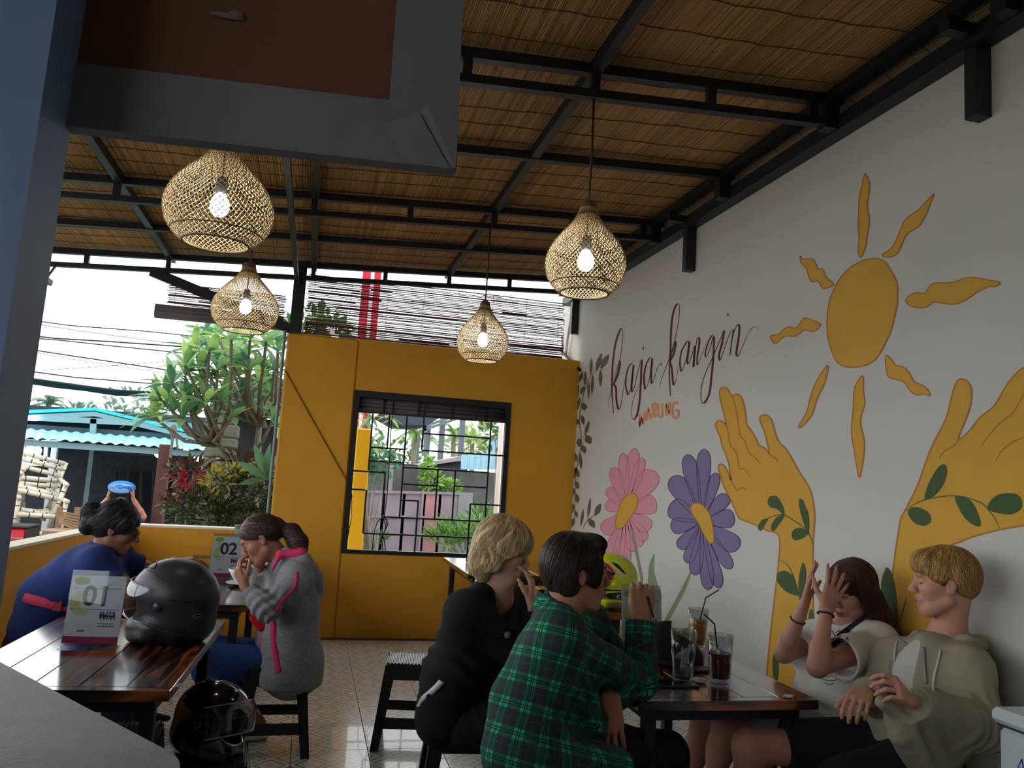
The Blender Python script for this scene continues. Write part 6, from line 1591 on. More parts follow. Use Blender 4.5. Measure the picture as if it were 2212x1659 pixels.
    # hair
    Hh = [h.ell((-.022, 0, .038), (.106, .090, .097), .02, clip=hc(h, (.092, 0, .080), (.55, 0, -.85))), h.ell((-.052, 0, .012), (.080, .086, .100), .03, clip=hc(h, (-.10, 0, -.085), (.25, 0, -1))),
          h.ell((.044, 0, .100), (.046, .066, .032), .02), h.ell((.026, -.070, .024), (.038, .018, .060), .02), h.ell((.026, .070, .024), (.038, .018, .060), .02), h.ell((.044, -.066, -.008), (.018, .012, .034), .015),
          h.ell((-.045, -.058, -.03), (.042, .030, .05), .02), h.ell((-.045, .058, -.03), (.042, .030, .05), .02)]
    for s in (-1, 1): Hh.append(h.ell((-.006, s*.096, -.010), (.019, .026, .031), .008, op='sub'))
    hair('hair', h, Hh, HB_DARK, b, (-.01, 0, .125), 1100, 9, .012, .0010, .0016, seed=4, gcount=40, region=lambda q: (q[:, 2] > -.02))
    t = thing('drink_stirrer', 'dark stirrer held in the raised fist of the plaid shirted boy', 'straw', tuple(A(1405, 1305, 2.735)))
    MB().tube([A(1398, 1288, 2.74), A(1412, 1334, 2.73)], .0042, 8).build('stirrer_stick', mat('dark_red_stick', (64, 30, 34), .4), t)
def plaid_mat():
    m = mat('green_plaid_flannel', (40, 44, 56), .92, bump=.25, bscale=220)
    nt, b = nodes_of(m); at = nt.nodes.new('ShaderNodeAttribute'); at.attribute_name = 'weave'
    sp = nt.nodes.new('ShaderNodeSeparateXYZ'); nt.links.new(at.outputs['Vector'], sp.inputs[0])
    def bands(o, per, off):
        x = mnode(nt, 'FRACT', mnode(nt, 'ADD', mnode(nt, 'DIVIDE', o, per), off)); d = mnode(nt, 'ABSOLUTE', mnode(nt, 'SUBTRACT', x, .5))
        wide = mnode(nt, 'LESS_THAN', d, .20); core = mnode(nt, 'LESS_THAN', mnode(nt, 'ABSOLUTE', mnode(nt, 'SUBTRACT', d, .045)), .018)
        d2 = mnode(nt, 'ABSOLUTE', mnode(nt, 'SUBTRACT', x, .04)); thin = mnode(nt, 'LESS_THAN', d2, .018)
        return mnode(nt, 'MULTIPLY', wide, mnode(nt, 'SUBTRACT', 1.0, core)), core, thin
    w1, c1, t1 = bands(sp.outputs[0], .074, .2); w2, c2, t2 = bands(sp.outputs[1], .080, .1)
    g = mnode(nt, 'MULTIPLY', mnode(nt, 'ADD', w1, w2), .5)
    cr_ = nt.nodes.new('ShaderNodeValToRGB'); e = cr_.color_ramp.elements; cr_.color_ramp.interpolation = 'CONSTANT'
    e[0].position = 0; e[0].color = lin((48, 50, 64))+(1,); e[1].position = .3; e[1].color = lin((26, 96, 76))+(1,); k = e.new(.8); k.color = lin((40, 164, 116))+(1,)
    nt.links.new(g, cr_.inputs[0])
    mx = nt.nodes.new('ShaderNodeMix'); mx.data_type = 'RGBA'; nt.links.new(mnode(nt, 'MAXIMUM', c1, c2), mx.inputs[0]); nt.links.new(cr_.outputs[0], mx.inputs[6]); mx.inputs[7].default_value = lin((22, 28, 34))+(1,)
    mx2 = nt.nodes.new('ShaderNodeMix'); mx2.data_type = 'RGBA'; nt.links.new(mnode(nt, 'MULTIPLY', mnode(nt, 'MAXIMUM', t1, t2), .7), mx2.inputs[0]); nt.links.new(mx.outputs[2], mx2.inputs[6]); mx2.inputs[7].default_value = lin((20, 92, 74))+(1,)
    nt.links.new(mx2.outputs[2], b.inputs['Base Color']); return m
plaid_person()

# ---------------------------------------------------------------- blond boy in black
def black_person():
    h = Head(A(1086, 1188, 3.2), (.94, -.24, -.22), (.22, 0, .97), 1.0)
    J = dict(neck=A(1060, 1272, 3.24), chest=A(1030, 1388, 3.27), pelvis=A(985, 1535, 3.45), shR=A(1005, 1325, 3.10), shL=A(1112, 1310, 3.42), hunch=.04)
    elR, wrR = A(1165, 1440, 3.12), A(1149, 1306, 3.16); elL, wrL = A(1130, 1470, 3.5), A(1200, 1480, 3.5)
    P = head_prims(h, brow=(.7, .55, .4)); sk = skinmat('fair', (212, 166, 146))
    P += [cone(h.p(-.015, 0, -.06), J['neck'], .052, .060, .03), cone(h.p(.02, 0, -.09), J['neck']+J['chest']*0+V3(.05, -.01, -.04), .04, .045, .03), cone(J['neck'], J['chest'], .06, .08, .05), cone(J['chest'], J['shR'], .04, .03, .03), cone(J['chest'], J['pelvis'], .08, .08, .05)]
    P += arm_prims(J['shR'], elR, wrR, -.008)+arm_prims(J['shL'], elL, wrL, -.008)
    P += hand_prims(wrR, (-.08, .02, 1), (-.85, .35, .1), (-.35, -.9, .1), 1.0, curls=((.35, .5, .4), (.45, .55, .4), (.5, .6, .4), (.6, .6, .4)), spread=(.12, .04, -.03, -.1), thumb=(.75, .45, .35), tcurl=.15)
    hipR, hipL = J['pelvis']+V3(.03, -.09, -.02), J['pelvis']+V3(.03, .09, -.02); kR, kL = A(1175, 1535, 3.22), A(1190, 1530, 3.55); aR, aL = kR+V3(-.05, -.02, -.45), kL+V3(-.05, .0, -.45)
    P += leg_prims(hipR, kR, aR)+leg_prims(hipL, kL, aL)+[cone(J['pelvis'], hipR, .08, .08, .05), cone(J['pelvis'], hipL, .08, .08, .05)]+foot_prims(aR, (1, 0))+foot_prims(aL, (1, .1))
    b = person('blond boy in a black sweater with a hand at his mouth', P, sk)
    T = torso_prims(J, .018, .06); fw = J['fw']; side = nrm(J['shL']-J['shR'])
    T += [cone(J['pelvis']+V3(-.02, 0, .05), J['pelvis']+V3(-.03, 0, -.03), .135, .130, .05)]
    SR = arm_prims(J['shR'], elR, wrR, .022, .03); SL = arm_prims(J['shL'], elL, wrL, .022, .03)
    SR[2].clip = [(wrR+(elR-wrR)*.10, nrm(wrR-elR))]; SL[2].clip = [(wrL, nrm(wrL-elL))]; T += SR+SL
    T += [Prim('ell', .012, op='sub', c=J['neck']+fw*.055+V3(0, 0, .01), r=V3(.055, .06, .085), R=np.eye(3)), Prim('ell', .01, op='sub', c=J['neck']+V3(0, 0, .05), r=V3(.062, .062, .06), R=np.eye(3))]
    bl = cloth('black_knit', (22, 22, 26), .95, .4, 140)
    part('black_sweater', T, bl, b, .0065, wrinkles(8, .0035, 1, [(A(1010, 1450, 3.1), (.5, 0, .85), .09, .008, .16), (elR, wrR-elR, .05, .006, .1), (A(950, 1440, 3.3), (.3, 0, .9), .08, .007, .14)]))
    mb = MB(); q = Vector(hit(T, 1096, 1372, 2.6)); n_ = (Vector((0, 0, H))-q).normalized(); mb.ball(q, (.014, .014, .014), 12, 6); mb.build('grey_button', mat('grey_button', (110, 110, 116), .3), b, smooth=True)
    Sh = leg_prims(hipR, kR, aR, .030)[:1]+leg_prims(hipL, kL, aL, .030)[:1]+[cone(J['pelvis'], J['pelvis']+V3(.02, 0, -.03), .13, .13, .05)]
    cR = hipR+(kR-hipR)*.62; cL = hipL+(kL-hipL)*.62; Sh[0].clip = [(cR, nrm(kR-hipR))]; Sh[1].clip = [(cL, nrm(kL-hipL))]
    part('black_shorts', Sh, cloth('black_shorts', (25, 24, 28)), b, .007, wrinkles(12, .004, 1, [(A(1010, 1500, 3.3), (.8, 0, .5), .05, .006, .15)]))
    mb = MB(); surf_ribbon(mb, T+Sh, [(905, 1528), (914, 1510), (930, 1496), (945, 1482), (957, 1468)], .024, .001, 16, 2.6); mb.build('white_shirt_hem', cloth('white_cotton', (215, 220, 232), attr=False), b, smooth=True)
    Hh = [h.ell((-.012, 0, .038), (.116, .100, .105), .02, clip=hc(h, (.10, 0, .015), (.75, 0, -.66))), h.ell((-.058, 0, -.022), (.068, .084, .080), .03), h.ell((.062, 0, .052), (.050, .080, .048), .03, clip=hc(h, (.1, 0, .018), (.2, 0, -1))),
          h.ell((.010, -.078, .014), (.052, .026, .054), .02), h.ell((.010, .078, .014), (.052, .026, .054), .02)]
    for x_, y_, z_, r in ((-.075, -.05, -.085, .032), (-.085, .0, -.095, .034), (-.075, .05, -.085, .032), (-.045, -.068, -.075, .028), (-.05, -.04, -.115, .026), (-.06, .035, -.115, .026), (-.01, -.078, -.058, .026), (-.095, -.03, -.06, .03)): Hh.append(h.ell((x_, y_, z_), (r, r, r*1.1), .02))
    Hh += [h.ell((.070, s*.07, -.062), (.062, .05, .060), .015, op='sub') for s in (-1, 1)]
    hair('hair', h, Hh, HB_BLOND, b, (.02, .02, .135), 1700, 9, .013, .0015, .0042, seed=6, gcount=19, wave=.42, vary=.42)
black_person()

# ---------------------------------------------------------------- boy in the olive grey hoodie
def hoodie_person():
    h = Head(A(2038, 1258, 2.55), (-.86, .50, -.06), (-.02, 0, 1), 1.0)
    J = dict(neck=A(2046, 1376, 2.58), chest=A(2008, 1470, 2.55), pelvis=A(1960, 1625, 2.60), shL=A(2092, 1448, 2.42), shR=A(1932, 1424, 2.72), hunch=.02)
    elL, wrL = A(2128, 1575, 2.30), A(1962, 1512, 2.25); elR, wrR = A(1898, 1505, 2.68), A(1866, 1494, 2.46)
    P = head_prims(h, brow=(.62, .45, .3), closed=True, lip=(.80, .52, .48), jaw=1.05); sk = skinmat('fair_warm', (204, 150, 128))
    P += [cone(h.p(-.042, 0, -.045), J['neck'], .050, .056, .022), cone(J['neck'], J['chest'], .062, .085, .05), cone(J['chest'], J['shL'], .045, .035, .03), cone(J['chest'], J['shR'], .045, .035, .03), cone(J['chest'], J['pelvis'], .08, .08, .05)]
    P += arm_prims(J['shL'], elL, wrL, -.008)+arm_prims(J['shR'], elR, wrR, -.008)
    dL = nrm(A(1925, 1486, 2.20)-wrL)
    P += hand_prims(wrL, dL+V3(0, 0, .2), (-.2, .75, -.6), (-.5, .3, .8), .94, curls=((.6, .8, .5), (.75, .9, .5), (.85, .9, .5), (.9, .95, .5)), spread=(.1, .03, -.03, -.1), thumb=(.8, .3, .5), tcurl=.2)
    P += hand_prims(wrR, nrm(A(1846, 1500, 2.33)-wrR)+V3(-.1, -.05, -.25), (.55, .6, -.3), (-.1, -.2, .95), .98, curls=((.6, .7, .5), (.7, .8, .5), (.8, .85, .5), (.85, .9, .5)), spread=(.1, .03, -.03, -.1), thumb=(.8, .4, .4), tcurl=.2)
    hipL, hipR = J['pelvis']+V3(.0, -.10, -.02), J['pelvis']+V3(-.03, .08, -.02); kL, kR = A(1735, 1730, 2.42), A(1618, 1612, 2.80); aL, aR = kL+V3(-.03, -.02, -.44), kR+V3(.02, .02, -.46)
    P += leg_prims(hipL, kL, aL)+leg_prims(hipR, kR, aR)+[cone(J['pelvis'], hipL, .08, .08, .05), cone(J['pelvis'], hipR, .08, .08, .05)]+foot_prims(aL, (-1, -.1))+foot_prims(aR, (-1, .1))
    b = person('blond boy in an open olive grey hoodie leaning against the mural wall', P, sk)
    fw = torso_prims(J) and J['fw']; side = nrm(J['shL']-J['shR'])
    Tee = torso_prims(J, .002, .05, drop=.065, bulk=.68)+[cone(J['pelvis'], J['pelvis']+V3(0, 0, -.05), .12, .12, .04), Prim('ell', .01, op='sub', c=J['neck']+fw*.015+V3(0, 0, .03), r=V3(.068, .068, .055), R=np.eye(3))]
    part('white_tee', Tee, cloth('white_tee', (206, 203, 198), attr=True), b, .0065, wrinkles(21, .0025))
    T = torso_prims(J, .016, .05, drop=.065, bulk=.68)
    T += [cone(J['pelvis']+V3(0, 0, .03), J['pelvis']+V3(-.0, -.02, -.08), .140, .145, .05), cone(A(2040, 1590, 2.36), A(1905, 1518, 2.27), .085, .022, .05), cone(A(2010, 1640, 2.38), A(1950, 1580, 2.30), .09, .05, .05)]
    SL = arm_prims(J['shL'], elL, wrL, .026, .035); SR = arm_prims(J['shR'], elR, wrR, .024, .035)
    SL[2].clip = [(wrL+(elL-wrL)*.10, nrm(wrL-elL))]; SR[2].clip = [(wrR+(elR-wrR)*.10, nrm(wrR-elR))]
    T += SL+SR
    # open front: two lapels with the tee between
    up = nrm(J['neck']-J['pelvis']); R_ = np.stack([side, fw, up], 1)
    T += [Prim('ell', .012, op='sub', c=J['chest']+fw*.150+up*.02-side*.030, r=V3(.058, .085, .24), R=R_), Prim('ell', .012, op='sub', c=J['neck']+V3(0, 0, .055)+fw*.03, r=V3(.068, .068, .075), R=np.eye(3))]
    # hood bunched round the neck
    hp = [J['neck']+fw*.115+side*.050-V3(0, 0, .085), J['neck']+side*.100-V3(0, 0, .022)+fw*.03, J['neck']-fw*.060+side*.080+V3(0, 0, .004), J['neck']-fw*.088-side*.0+V3(0, 0, .006), J['neck']-fw*.060-side*.080+V3(0, 0, .004), J['neck']-side*.100-V3(0, 0, .022)+fw*.03, J['neck']+fw*.115-side*.090-V3(0, 0, .085)]
    for i in range(len(hp)-1): T.append(cone(hp[i], hp[i+1], .024 if i in (0, 5) else .032, .030, .012))
    T.append(cone(J['neck']-fw*.09+V3(0, 0, -.01), J['neck']-fw*.10+V3(0, 0, -.08), .05, .03, .03))
    ol = cloth('olive_grey_fleece', (158, 152, 132), .95, .3, 200)
    ds = wrinkles(23, .003, 1, [(elL, wrL-elL, .045, .007, .11), (elL, J['shL']-elL, .06, .005, .12), (A(1960, 1580, 2.3), (.7, .2, .7), .07, .006, .14), (A(2060, 1480, 2.35), (.3, 0, .9), .08, .005, .12), (hp[1], (0, .3, 1), .035, .004, .10)])
    part('olive_hoodie', T, ol, b, .0058, ds)
    cf = [cone(wrL+(elL-wrL)*.09, wrL+(elL-wrL)*.30, .042, .048, .01, clip=[(wrL+(elL-wrL)*.09, nrm(wrL-elL)), (wrL+(elL-wrL)*.30, nrm(elL-wrL))])]
    part('hoodie_cuff', cf, ol, b, .005, lambda P_: .0012*np.sin((P_@nrm(np.cross(wrL-elL, V3(0, 0, 1))))*900))
    zm = mat('zip_metal', (150, 156, 165), .35, metal=.5); cordm = cloth('white_cord', (215, 215, 208), attr=False)
    mb = MB(); surf_tube(mb, T, [(1996, 1398), (1997, 1420), (1998, 1450), (2000, 1478)], .0035, .002, 12, 1.7); surf_tube(mb, T, [(1938, 1376), (1955, 1390), (1966, 1404)], .0035, .002, 8, 1.7); mb.build('zip', zm, b, smooth=True)
    mb = MB(); surf_tube(mb, T, [(2031, 1404), (2026, 1430), (2018, 1460), (2016, 1492)], .0036, .004, 12, 1.7); mb.build('drawstring', cordm, b, smooth=True)
    mb = MB(); surf_tube(mb, T, [(1938, 1385), (1933, 1405), (1931, 1428)], .0036, .004, 8, 1.7); mb.build('drawstring', cordm, b, smooth=True)
    Sh = leg_prims(hipL, kL, aL, .034)[:1]+leg_prims(hipR, kR, aR, .034)[:1]+[cone(J['pelvis'], J['pelvis']+V3(-.02, 0, -.04), .13, .13, .05)]
    for q, hp_, kk in ((Sh[0], hipL, kL), (Sh[1], hipR, kR)): q.clip = [(hp_+(kk-hp_)*.74, nrm(kk-hp_))]
    part('black_shorts', Sh, cloth('ink_shorts', (24, 26, 34)), b, .007, wrinkles(25, .004))
    part('shoes', foot_prims(aL, (-1, -.1), 1, .008)+foot_prims(aR, (-1, .1), 1, .008), cloth('black_shoe', (28, 28, 30)), b, .008)
    Hh = [h.ell((-.018, 0, .045), (.108, .088, .094), .02, clip=hc(h, (.098, 0, .058), (.50, 0, -.86))), h.ell((.062, 0, .072), (.044, .068, .044), .03, clip=hc(h, (.11, 0, .034), (.05, 0, -1))), h.ell((-.068, 0, .010), (.054, .074, .070), .03, clip=hc(h, (-.1, 0, -.055), (.1, 0, -1))),
          h.ell((-.03, -.058, .035), (.060, .030, .045), .02), h.ell((-.03, .060, .035), (.062, .030, .045), .02), h.ell((.030, .062, .046), (.034, .024, .038), .02), h.ell((.030, -.062, .046), (.034, .024, .038), .02)]
    for s in (-1, 1): Hh.append(h.ell((-.004, s*.094, -.014), (.028, .032, .040), .008, op='sub'))
    hair('hair', h, Hh, HB_SAND, b, (-.02, 0, .13), 1500, 8, .012, .0013, .0034, seed=9, gcount=25, vary=.42, wave=.3)
hoodie_person()

# ---------------------------------------------------------------- girl in the white t-shirt covering her face
def tee_person():
    h = Head(A(1838, 1275, 3.02), (-.90, -.22, -.34), (-.30, -.08, .95), .98)
    J = dict(neck=A(1832, 1352, 3.05), chest=A(1818, 1435, 3.06), pelvis=A(1795, 1575, 2.98), shL=A(1896, 1392, 2.90), shR=A(1757, 1386, 3.20), hunch=.0)
    elL, wrL = A(1766, 1440, 2.74), A(1785, 1318, 2.80); elR, wrR = A(1694, 1412, 3.12), A(1736, 1308, 3.03)
    P = head_prims(h, brow=(.3, .22, .18)); sk = skinmat('olive', (190, 140, 120))
    P += [cone(h.p(-.02, 0, -.055), J['neck'], .046, .052, .03), cone(J['neck'], J['chest'], .055, .08, .05), cone(J['chest'], J['shL'], .045, .035, .03), cone(J['chest'], J['shR'], .045, .035, .03), cone(J['chest'], J['pelvis'], .08, .09, .05)]
    ra = (.047, .037, .035, .0235)
    P += arm_prims(J['shL'], elL, wrL, 0, rs=ra)+arm_prims(J['shR'], elR, wrR, 0, rs=ra)
    nl = (.95, .62, .78); vw = nrm(A(1800, 1280, 3.0)-CAM0)
    P += hand_prims(wrL, nrm(A(1812, 1240, 2.84)-wrL), vw*.75+V3(-.35, .55, 0), nrm(np.cross(V3(0, 0, 1), vw)), .98, curls=((.02, .1, .1), (.0, .1, .1), (-.05, .12, .1), (-.05, .1, .1)), spread=(.24, .06, -.12, -.30), thumb=(.7, .65, .25), nail=nl, nl=1.5)
    P += hand_prims(wrR, nrm(A(1752, 1238, 3.0)-wrR), V3(.75, -.65, .0), nrm(V3(.6, .55, .1)), .98, curls=((.05, .15, .1), (.0, .12, .1), (.05, .1, .1), (.1, .1, .1)), spread=(.22, .05, -.10, -.26), thumb=(.75, .6, .3), nail=nl, nl=1.5)
    hipL, hipR = J['pelvis']+V3(-.02, -.09, -.02), J['pelvis']+V3(-.02, .09, -.02); kL, kR = A(1568, 1566, 3.06), A(1520, 1560, 3.30); aL, aR = A(1528, 1745, 3.02), A(1478, 1735, 3.26)
    aL[2] = max(aL[2], .085); aR[2] = max(aR[2], .085)
    P += leg_prims(hipL, kL, aL, -.006)+leg_prims(hipR, kR, aR, -.006)+[cone(J['pelvis'], hipL, .08, .08, .05), cone(J['pelvis'], hipR, .08, .08, .05)]+foot_prims(aL, (-1, -.1), .92)+foot_prims(aR, (-1, .1), .92)
    b = person('girl in a white t-shirt with long dark auburn hair holding both hands to her face', P, sk, h=.0038)
    T = torso_prims(J, .022, .05); fw = J['fw']; side = nrm(J['shL']-J['shR'])
    T += [cone(J['pelvis']+V3(0, 0, .06), J['pelvis']+V3(-.03, -.03, -.06), .135, .150, .05)]
    for sh, el in ((J['shL'], elL), (J['shR'], elR)):
        q = cone(sh, el, .070, .092, .03); q.clip = [(sh+(el-sh)*.66, nrm(el-sh))]; T.append(q)
        T.append(cone(sh+(el-sh)*.30, sh+(el-sh)*.80, .060, .078, .012, op='sub', clip=[(sh+(el-sh)*.45, nrm(sh-el))]))
    T += [Prim('ell', .01, op='sub', c=J['neck']+fw*.02+V3(0, 0, .035), r=V3(.068, .068, .055), R=np.eye(3))]
    wt = cloth('white_jersey', (216, 214, 210))
    part('white_t_shirt', T, wt, b, .0058, wrinkles(31, .0032, 1, [(A(1770, 1500, 2.9), (.4, 0, .9), .06, .007, .14), (J['shL']+V3(-.03, -.03, -.08), (.6, .2, .7), .06, .005, .1)]))
    mb = MB(); surf_ribbon(mb, T, [(1868, 1338), (1845, 1352), (1820, 1372), (1796, 1392)], .030, .006, 14, 2.2, 4.); mb.build('bag_strap', cloth('navy_webbing', (34, 36, 58), attr=False), b, smooth=True)
    ink = mat('shirt_print', (84, 58, 62), .8)
    mb = MB()
    for l in ([(1797, 1362), (1803, 1374), (1799, 1384)], [(1806, 1366), (1815, 1362), (1815, 1374), (1807, 1378)], [(1813, 1384), (1824, 1386), (1830, 1376), (1832, 1390), (1822, 1402)], [(1756, 1440), (1752, 1452), (1762, 1462), (1790, 1470), (1812, 1466), (1814, 1452)],
              [(1762, 1458), (1785, 1462), (1806, 1456)], [(1768, 1470), (1764, 1478), (1774, 1482), (1780, 1474), (1790, 1478), (1800, 1476)], [(1757, 1395), (1752, 1410), (1758, 1424)]): surf_tube(mb, T, l, .0016, .0012, 10, 2.2, 4.)
    mb.build('shirt_print', ink, b)
    for w_, e_, c_, nm in ((wrL, elL, (58, 28, 58), 'purple'), (wrR, elR, (48, 26, 40), 'dark')):
        q = w_+(e_-w_)*(.08 if nm == 'purple' else .30); d = nrm(e_-w_); x1 = nrm(np.cross(d, V3(.2, .3, 1))); x2 = np.cross(d, x1); r = .030
        MB().tube([q+(x1*math.cos(a)+x2*math.sin(a))*r for a in np.linspace(0, 2*PI, 25)], .0042, 6, caps=False).build('bracelet', mat(nm+'_bracelet', c_, .5), b, smooth=True)
    Sk = leg_prims(hipL, kL, aL, .03)[:1]+leg_prims(hipR, kR, aR, .03)[:1]+[cone(J['pelvis'], J['pelvis']+V3(-.02, 0, -.04), .13, .13, .05)]
    for q, hp_, kk in ((Sk[0], hipL, kL), (Sk[1], hipR, kR)): q.clip = [(hp_+(kk-hp_)*.80, nrm(kk-hp_))]
    part('pale_blue_shorts', Sk, cloth('pale_denim', (150, 164, 172)), b, .007, wrinkles(33, .003))
    Hh = [h.ell((-.016, 0, .040), (.106, .088, .096), .02, clip=hc(h, (.09, 0, .02), (.8, 0, -.6))), h.cone((-.05, 0, .03), (-.075, .0, -.17), .080, .070, .03), h.cone((-.075, 0, -.15), (-.10, .01, -.27), .068, .045, .03),
          h.cone((.012, .070, .03), (-.01, .088, -.13), .030, .036, .02), h.cone((-.01, .088, -.13), (-.04, .092, -.25), .036, .026, .02), h.cone((-.03, .085, -.02), (-.06, .10, -.22), .038, .040, .02), h.cone((.012, -.070, .03), (-.02, -.088, -.16), .030, .034, .02), h.ell((.045, .02, .075), (.050, .066, .045), .03)]
    hair('hair', h, Hh, HB_AUB, b, (.0, 0, .135), 900, 16, .017, .0011, .0022, seed=12, gcount=40, vary=.35, grav=.6)
tee_person()

# ---------------------------------------------------------------- girl in the grey hoodie eating
def grey_person():
    h = Head(A(563, 1163, 4.6), (-.80, .0, -.55), (-.55, 0, .84), 1.04)
    J = dict(neck=A(612, 1212, 4.63), chest=A(628, 1300, 4.62), pelvis=A(622, 1450, 4.63), shL=A(640, 1250, 4.47), shR=A(600, 1245, 4.80), hunch=-.03)
    elL, wrL = A(578, 1316, 4.36), A(528, 1268, 4.42); elR, wrR = A(560, 1290, 4.86), A(562, 1222, 4.74)
    P = head_prims(h, brow=(.3, .22, .18)); sk = skinmat('warm_brown', (182, 128, 104))
    P += [cone(h.p(-.03, 0, -.055), J['neck'], .048, .055, .03), cone(J['neck'], J['chest'], .055, .08, .05), cone(J['chest'], J['shL'], .045, .035, .03), cone(J['chest'], J['shR'], .045, .035, .03), cone(J['chest'], J['pelvis'], .08, .08, .05)]
    P += arm_prims(J['shL'], elL, wrL, -.004)+arm_prims(J['shR'], elR, wrR, -.004)
    P += hand_prims(wrL, nrm(A(506, 1216, 4.44)-wrL), (.75, .45, .25), (.35, -.85, .2), 1.02, curls=((.5, .7, .4), (.6, .8, .4), (.7, .85, .5), (.8, .9, .5)), spread=(.12, .04, -.04, -.12), thumb=(.75, .4, .45), tcurl=.2)
    P += hand_prims(wrR, nrm(A(536, 1200, 4.66)-wrR), (-.3, -.5, -.7), (-.4, -.75, .3), .98, curls=((.7, .9, .5), (.8, .9, .5), (.9, .95, .5), (.95, .95, .5)), spread=(.1, .03, -.03, -.1), thumb=(.75, .4, .45), tcurl=.3)
    hipL, hipR = J['pelvis']+V3(-.0, -.05, .02), J['pelvis']+V3(-.0, .11, .02); kL, kR = A(446, 1412, 4.50), A(436, 1398, 4.78); aL, aR = A(548, 1548, 4.72), A(470, 1560, 4.80); aL[2] = .12; aR[2] = .10
    P += leg_prims(hipL, kL, aL, -.01)[2:]+leg_prims(hipR, kR, aR, -.01)+[cone(J['pelvis'], hipR, .08, .08, .05), cone(kL, hipL, .05, .07, .03), cone(J['pelvis'], hipL, .08, .08, .05), cone(kL, aL, .04, .035, .03)]+foot_prims(aL, (-.9, -.1), .95)+foot_prims(aR, (-1, 0), .95)
    b = person('girl in a grey hoodie with pink lining bent over a bowl of soup', P, sk, h=.0045)
    T = torso_prims(J, .028, .05); fw = J['fw']; side = nrm(J['shL']-J['shR'])
    T += [cone(J['chest']+V3(.01, -.03, -.05), A(630, 1430, 4.56), .125, .155, .06), cone(A(630, 1430, 4.56), A(622, 1462, 4.55), .155, .175, .05, clip=[(A(622, 1476, 4.55), (0, 0, -1))]), cone(A(630, 1430, 4.68), A(622, 1462, 4.70), .150, .165, .05, clip=[(A(622, 1476, 4.6), (0, 0, -1))])]
    SL = arm_prims(J['shL'], elL, wrL, .018, .03); SR = arm_prims(J['shR'], elR, wrR, .018, .03)
    SL[2].clip = [(wrL+(elL-wrL)*.16, nrm(wrL-elL))]; SL[1].clip = [(wrL+(elL-wrL)*.16, nrm(wrL-elL))]; SR[2].clip = [(wrR+(elR-wrR)*.15, nrm(wrR-elR))]
    T += SL+SR
    gm = cloth('marl_grey_jersey', (146, 150, 156), .95, .3, 200, noise=.22, nscale=70); pk = cloth('hot_pink_lining', (232, 62, 118), .85, attr=False)
    part('grey_hoodie', T, gm, b, .0062, wrinkles(41, .0028, 1, [(elL, wrL-elL, .05, .009, .10), (elL, J['shL']-elL, .05, .006, .1)]))
    # hood lying on the back: pink inside, grey outside
    bk = A(672, 1235, 4.60); bk2 = A(684, 1268, 4.60)
    Hd = [cone(A(618, 1196, 4.52), A(655, 1210, 4.50), .030, .036, .03), cone(A(655, 1210, 4.50), A(678, 1250, 4.54), .040, .046, .03), cone(A(678, 1250, 4.54), A(680, 1272, 4.60), .046, .048, .03), cone(A(680, 1272, 4.60), A(672, 1240, 4.72), .048, .044, .03), cone(A(672, 1240, 4.72), A(626, 1205, 4.74), .040, .03, .03), cone(A(664, 1250, 4.6), A(682, 1285, 4.60), .05, .035, .03)]
    part('hood', Hd, gm, b, .006, wrinkles(43, .004))
    Hp = [cone(A(606, 1196, 4.50), A(650, 1196, 4.50), .022, .028, .02), cone(A(650, 1196, 4.50), A(676, 1228, 4.56), .028, .024, .02), cone(A(676, 1228, 4.56), A(690, 1252, 4.62), .024, .016, .02), cone(A(604, 1200, 4.49), A(588, 1232, 4.46), .018, .010, .02), cone(A(650, 1200, 4.62), A(672, 1222, 4.62), .04, .03, .02)]
    part('hood_lining', Hp, pk, b, .006, wrinkles(44, .003))
    mb = MB(); al = T+Hd
    for l, w_ in (([(640, 1236), (641, 1252), (636, 1270), (622, 1286), (606, 1300), (596, 1322), (592, 1345)], .016), ([(592, 1345), (592, 1380), (598, 1420), (602, 1452)], .034), ([(566, 1345), (563, 1390), (560, 1440)], .008)): surf_ribbon(mb, al, l, w_, .004, 18, 3.6, 6)
    mb.build('pink_piping', pk, b, smooth=True)
    Rd = [cone(A(566, 1352, 4.52), A(543, 1336, 4.50), .030, .012, .02), cone(A(572, 1335, 4.56), A(545, 1326, 4.56), .035, .02, .02)]
    part('red_shirt_front', Rd, cloth('scarlet_shirt', (222, 26, 34)), b, .006)
    Jn = leg_prims(hipL, kL, aL, .010)+leg_prims(hipR, kR, aR, .018)+[cone(J['pelvis'], hipR, .09, .09, .05)]
    for q in (Jn[2], Jn[5]): q.clip = [(q.a+(q.b-q.a)*.86, nrm(q.b-q.a))]
    part('blue_jeans', Jn, cloth('blue_denim', (48, 82, 150), .9, .3, 260), b, .0065, wrinkles(46, .005))
    def sole(an, d): g = V3(an[0], an[1], .012); d = nrm((d[0], d[1], 0)); return [cone(g-d*.05, g+d*.17, .036, .040, .02, flat=((0, 0, 1), 2.6))]
    part('sandals', sole(aL, (-.9, -.1))+sole(aR, (-1, 0)), cloth('pale_sandal', (196, 176, 164), .7), b, .005)
    Hh = [h.ell((-.014, 0, .036), (.103, .083, .092), .02, clip=hc(h, (.097, 0, .056), (.48, 0, -.87))), h.ell((-.06, 0, .01), (.056, .068, .066), .03, clip=hc(h, (-.08, 0, -.05), (.1, 0, -1))), h.ell((-.115, 0, .020), (.026, .028, .028), .02)]
    pt = [A(612, 1142, 4.6), A(630, 1150, 4.59), A(643, 1172, 4.57), A(646, 1198, 4.55), A(655, 1222, 4.54)]
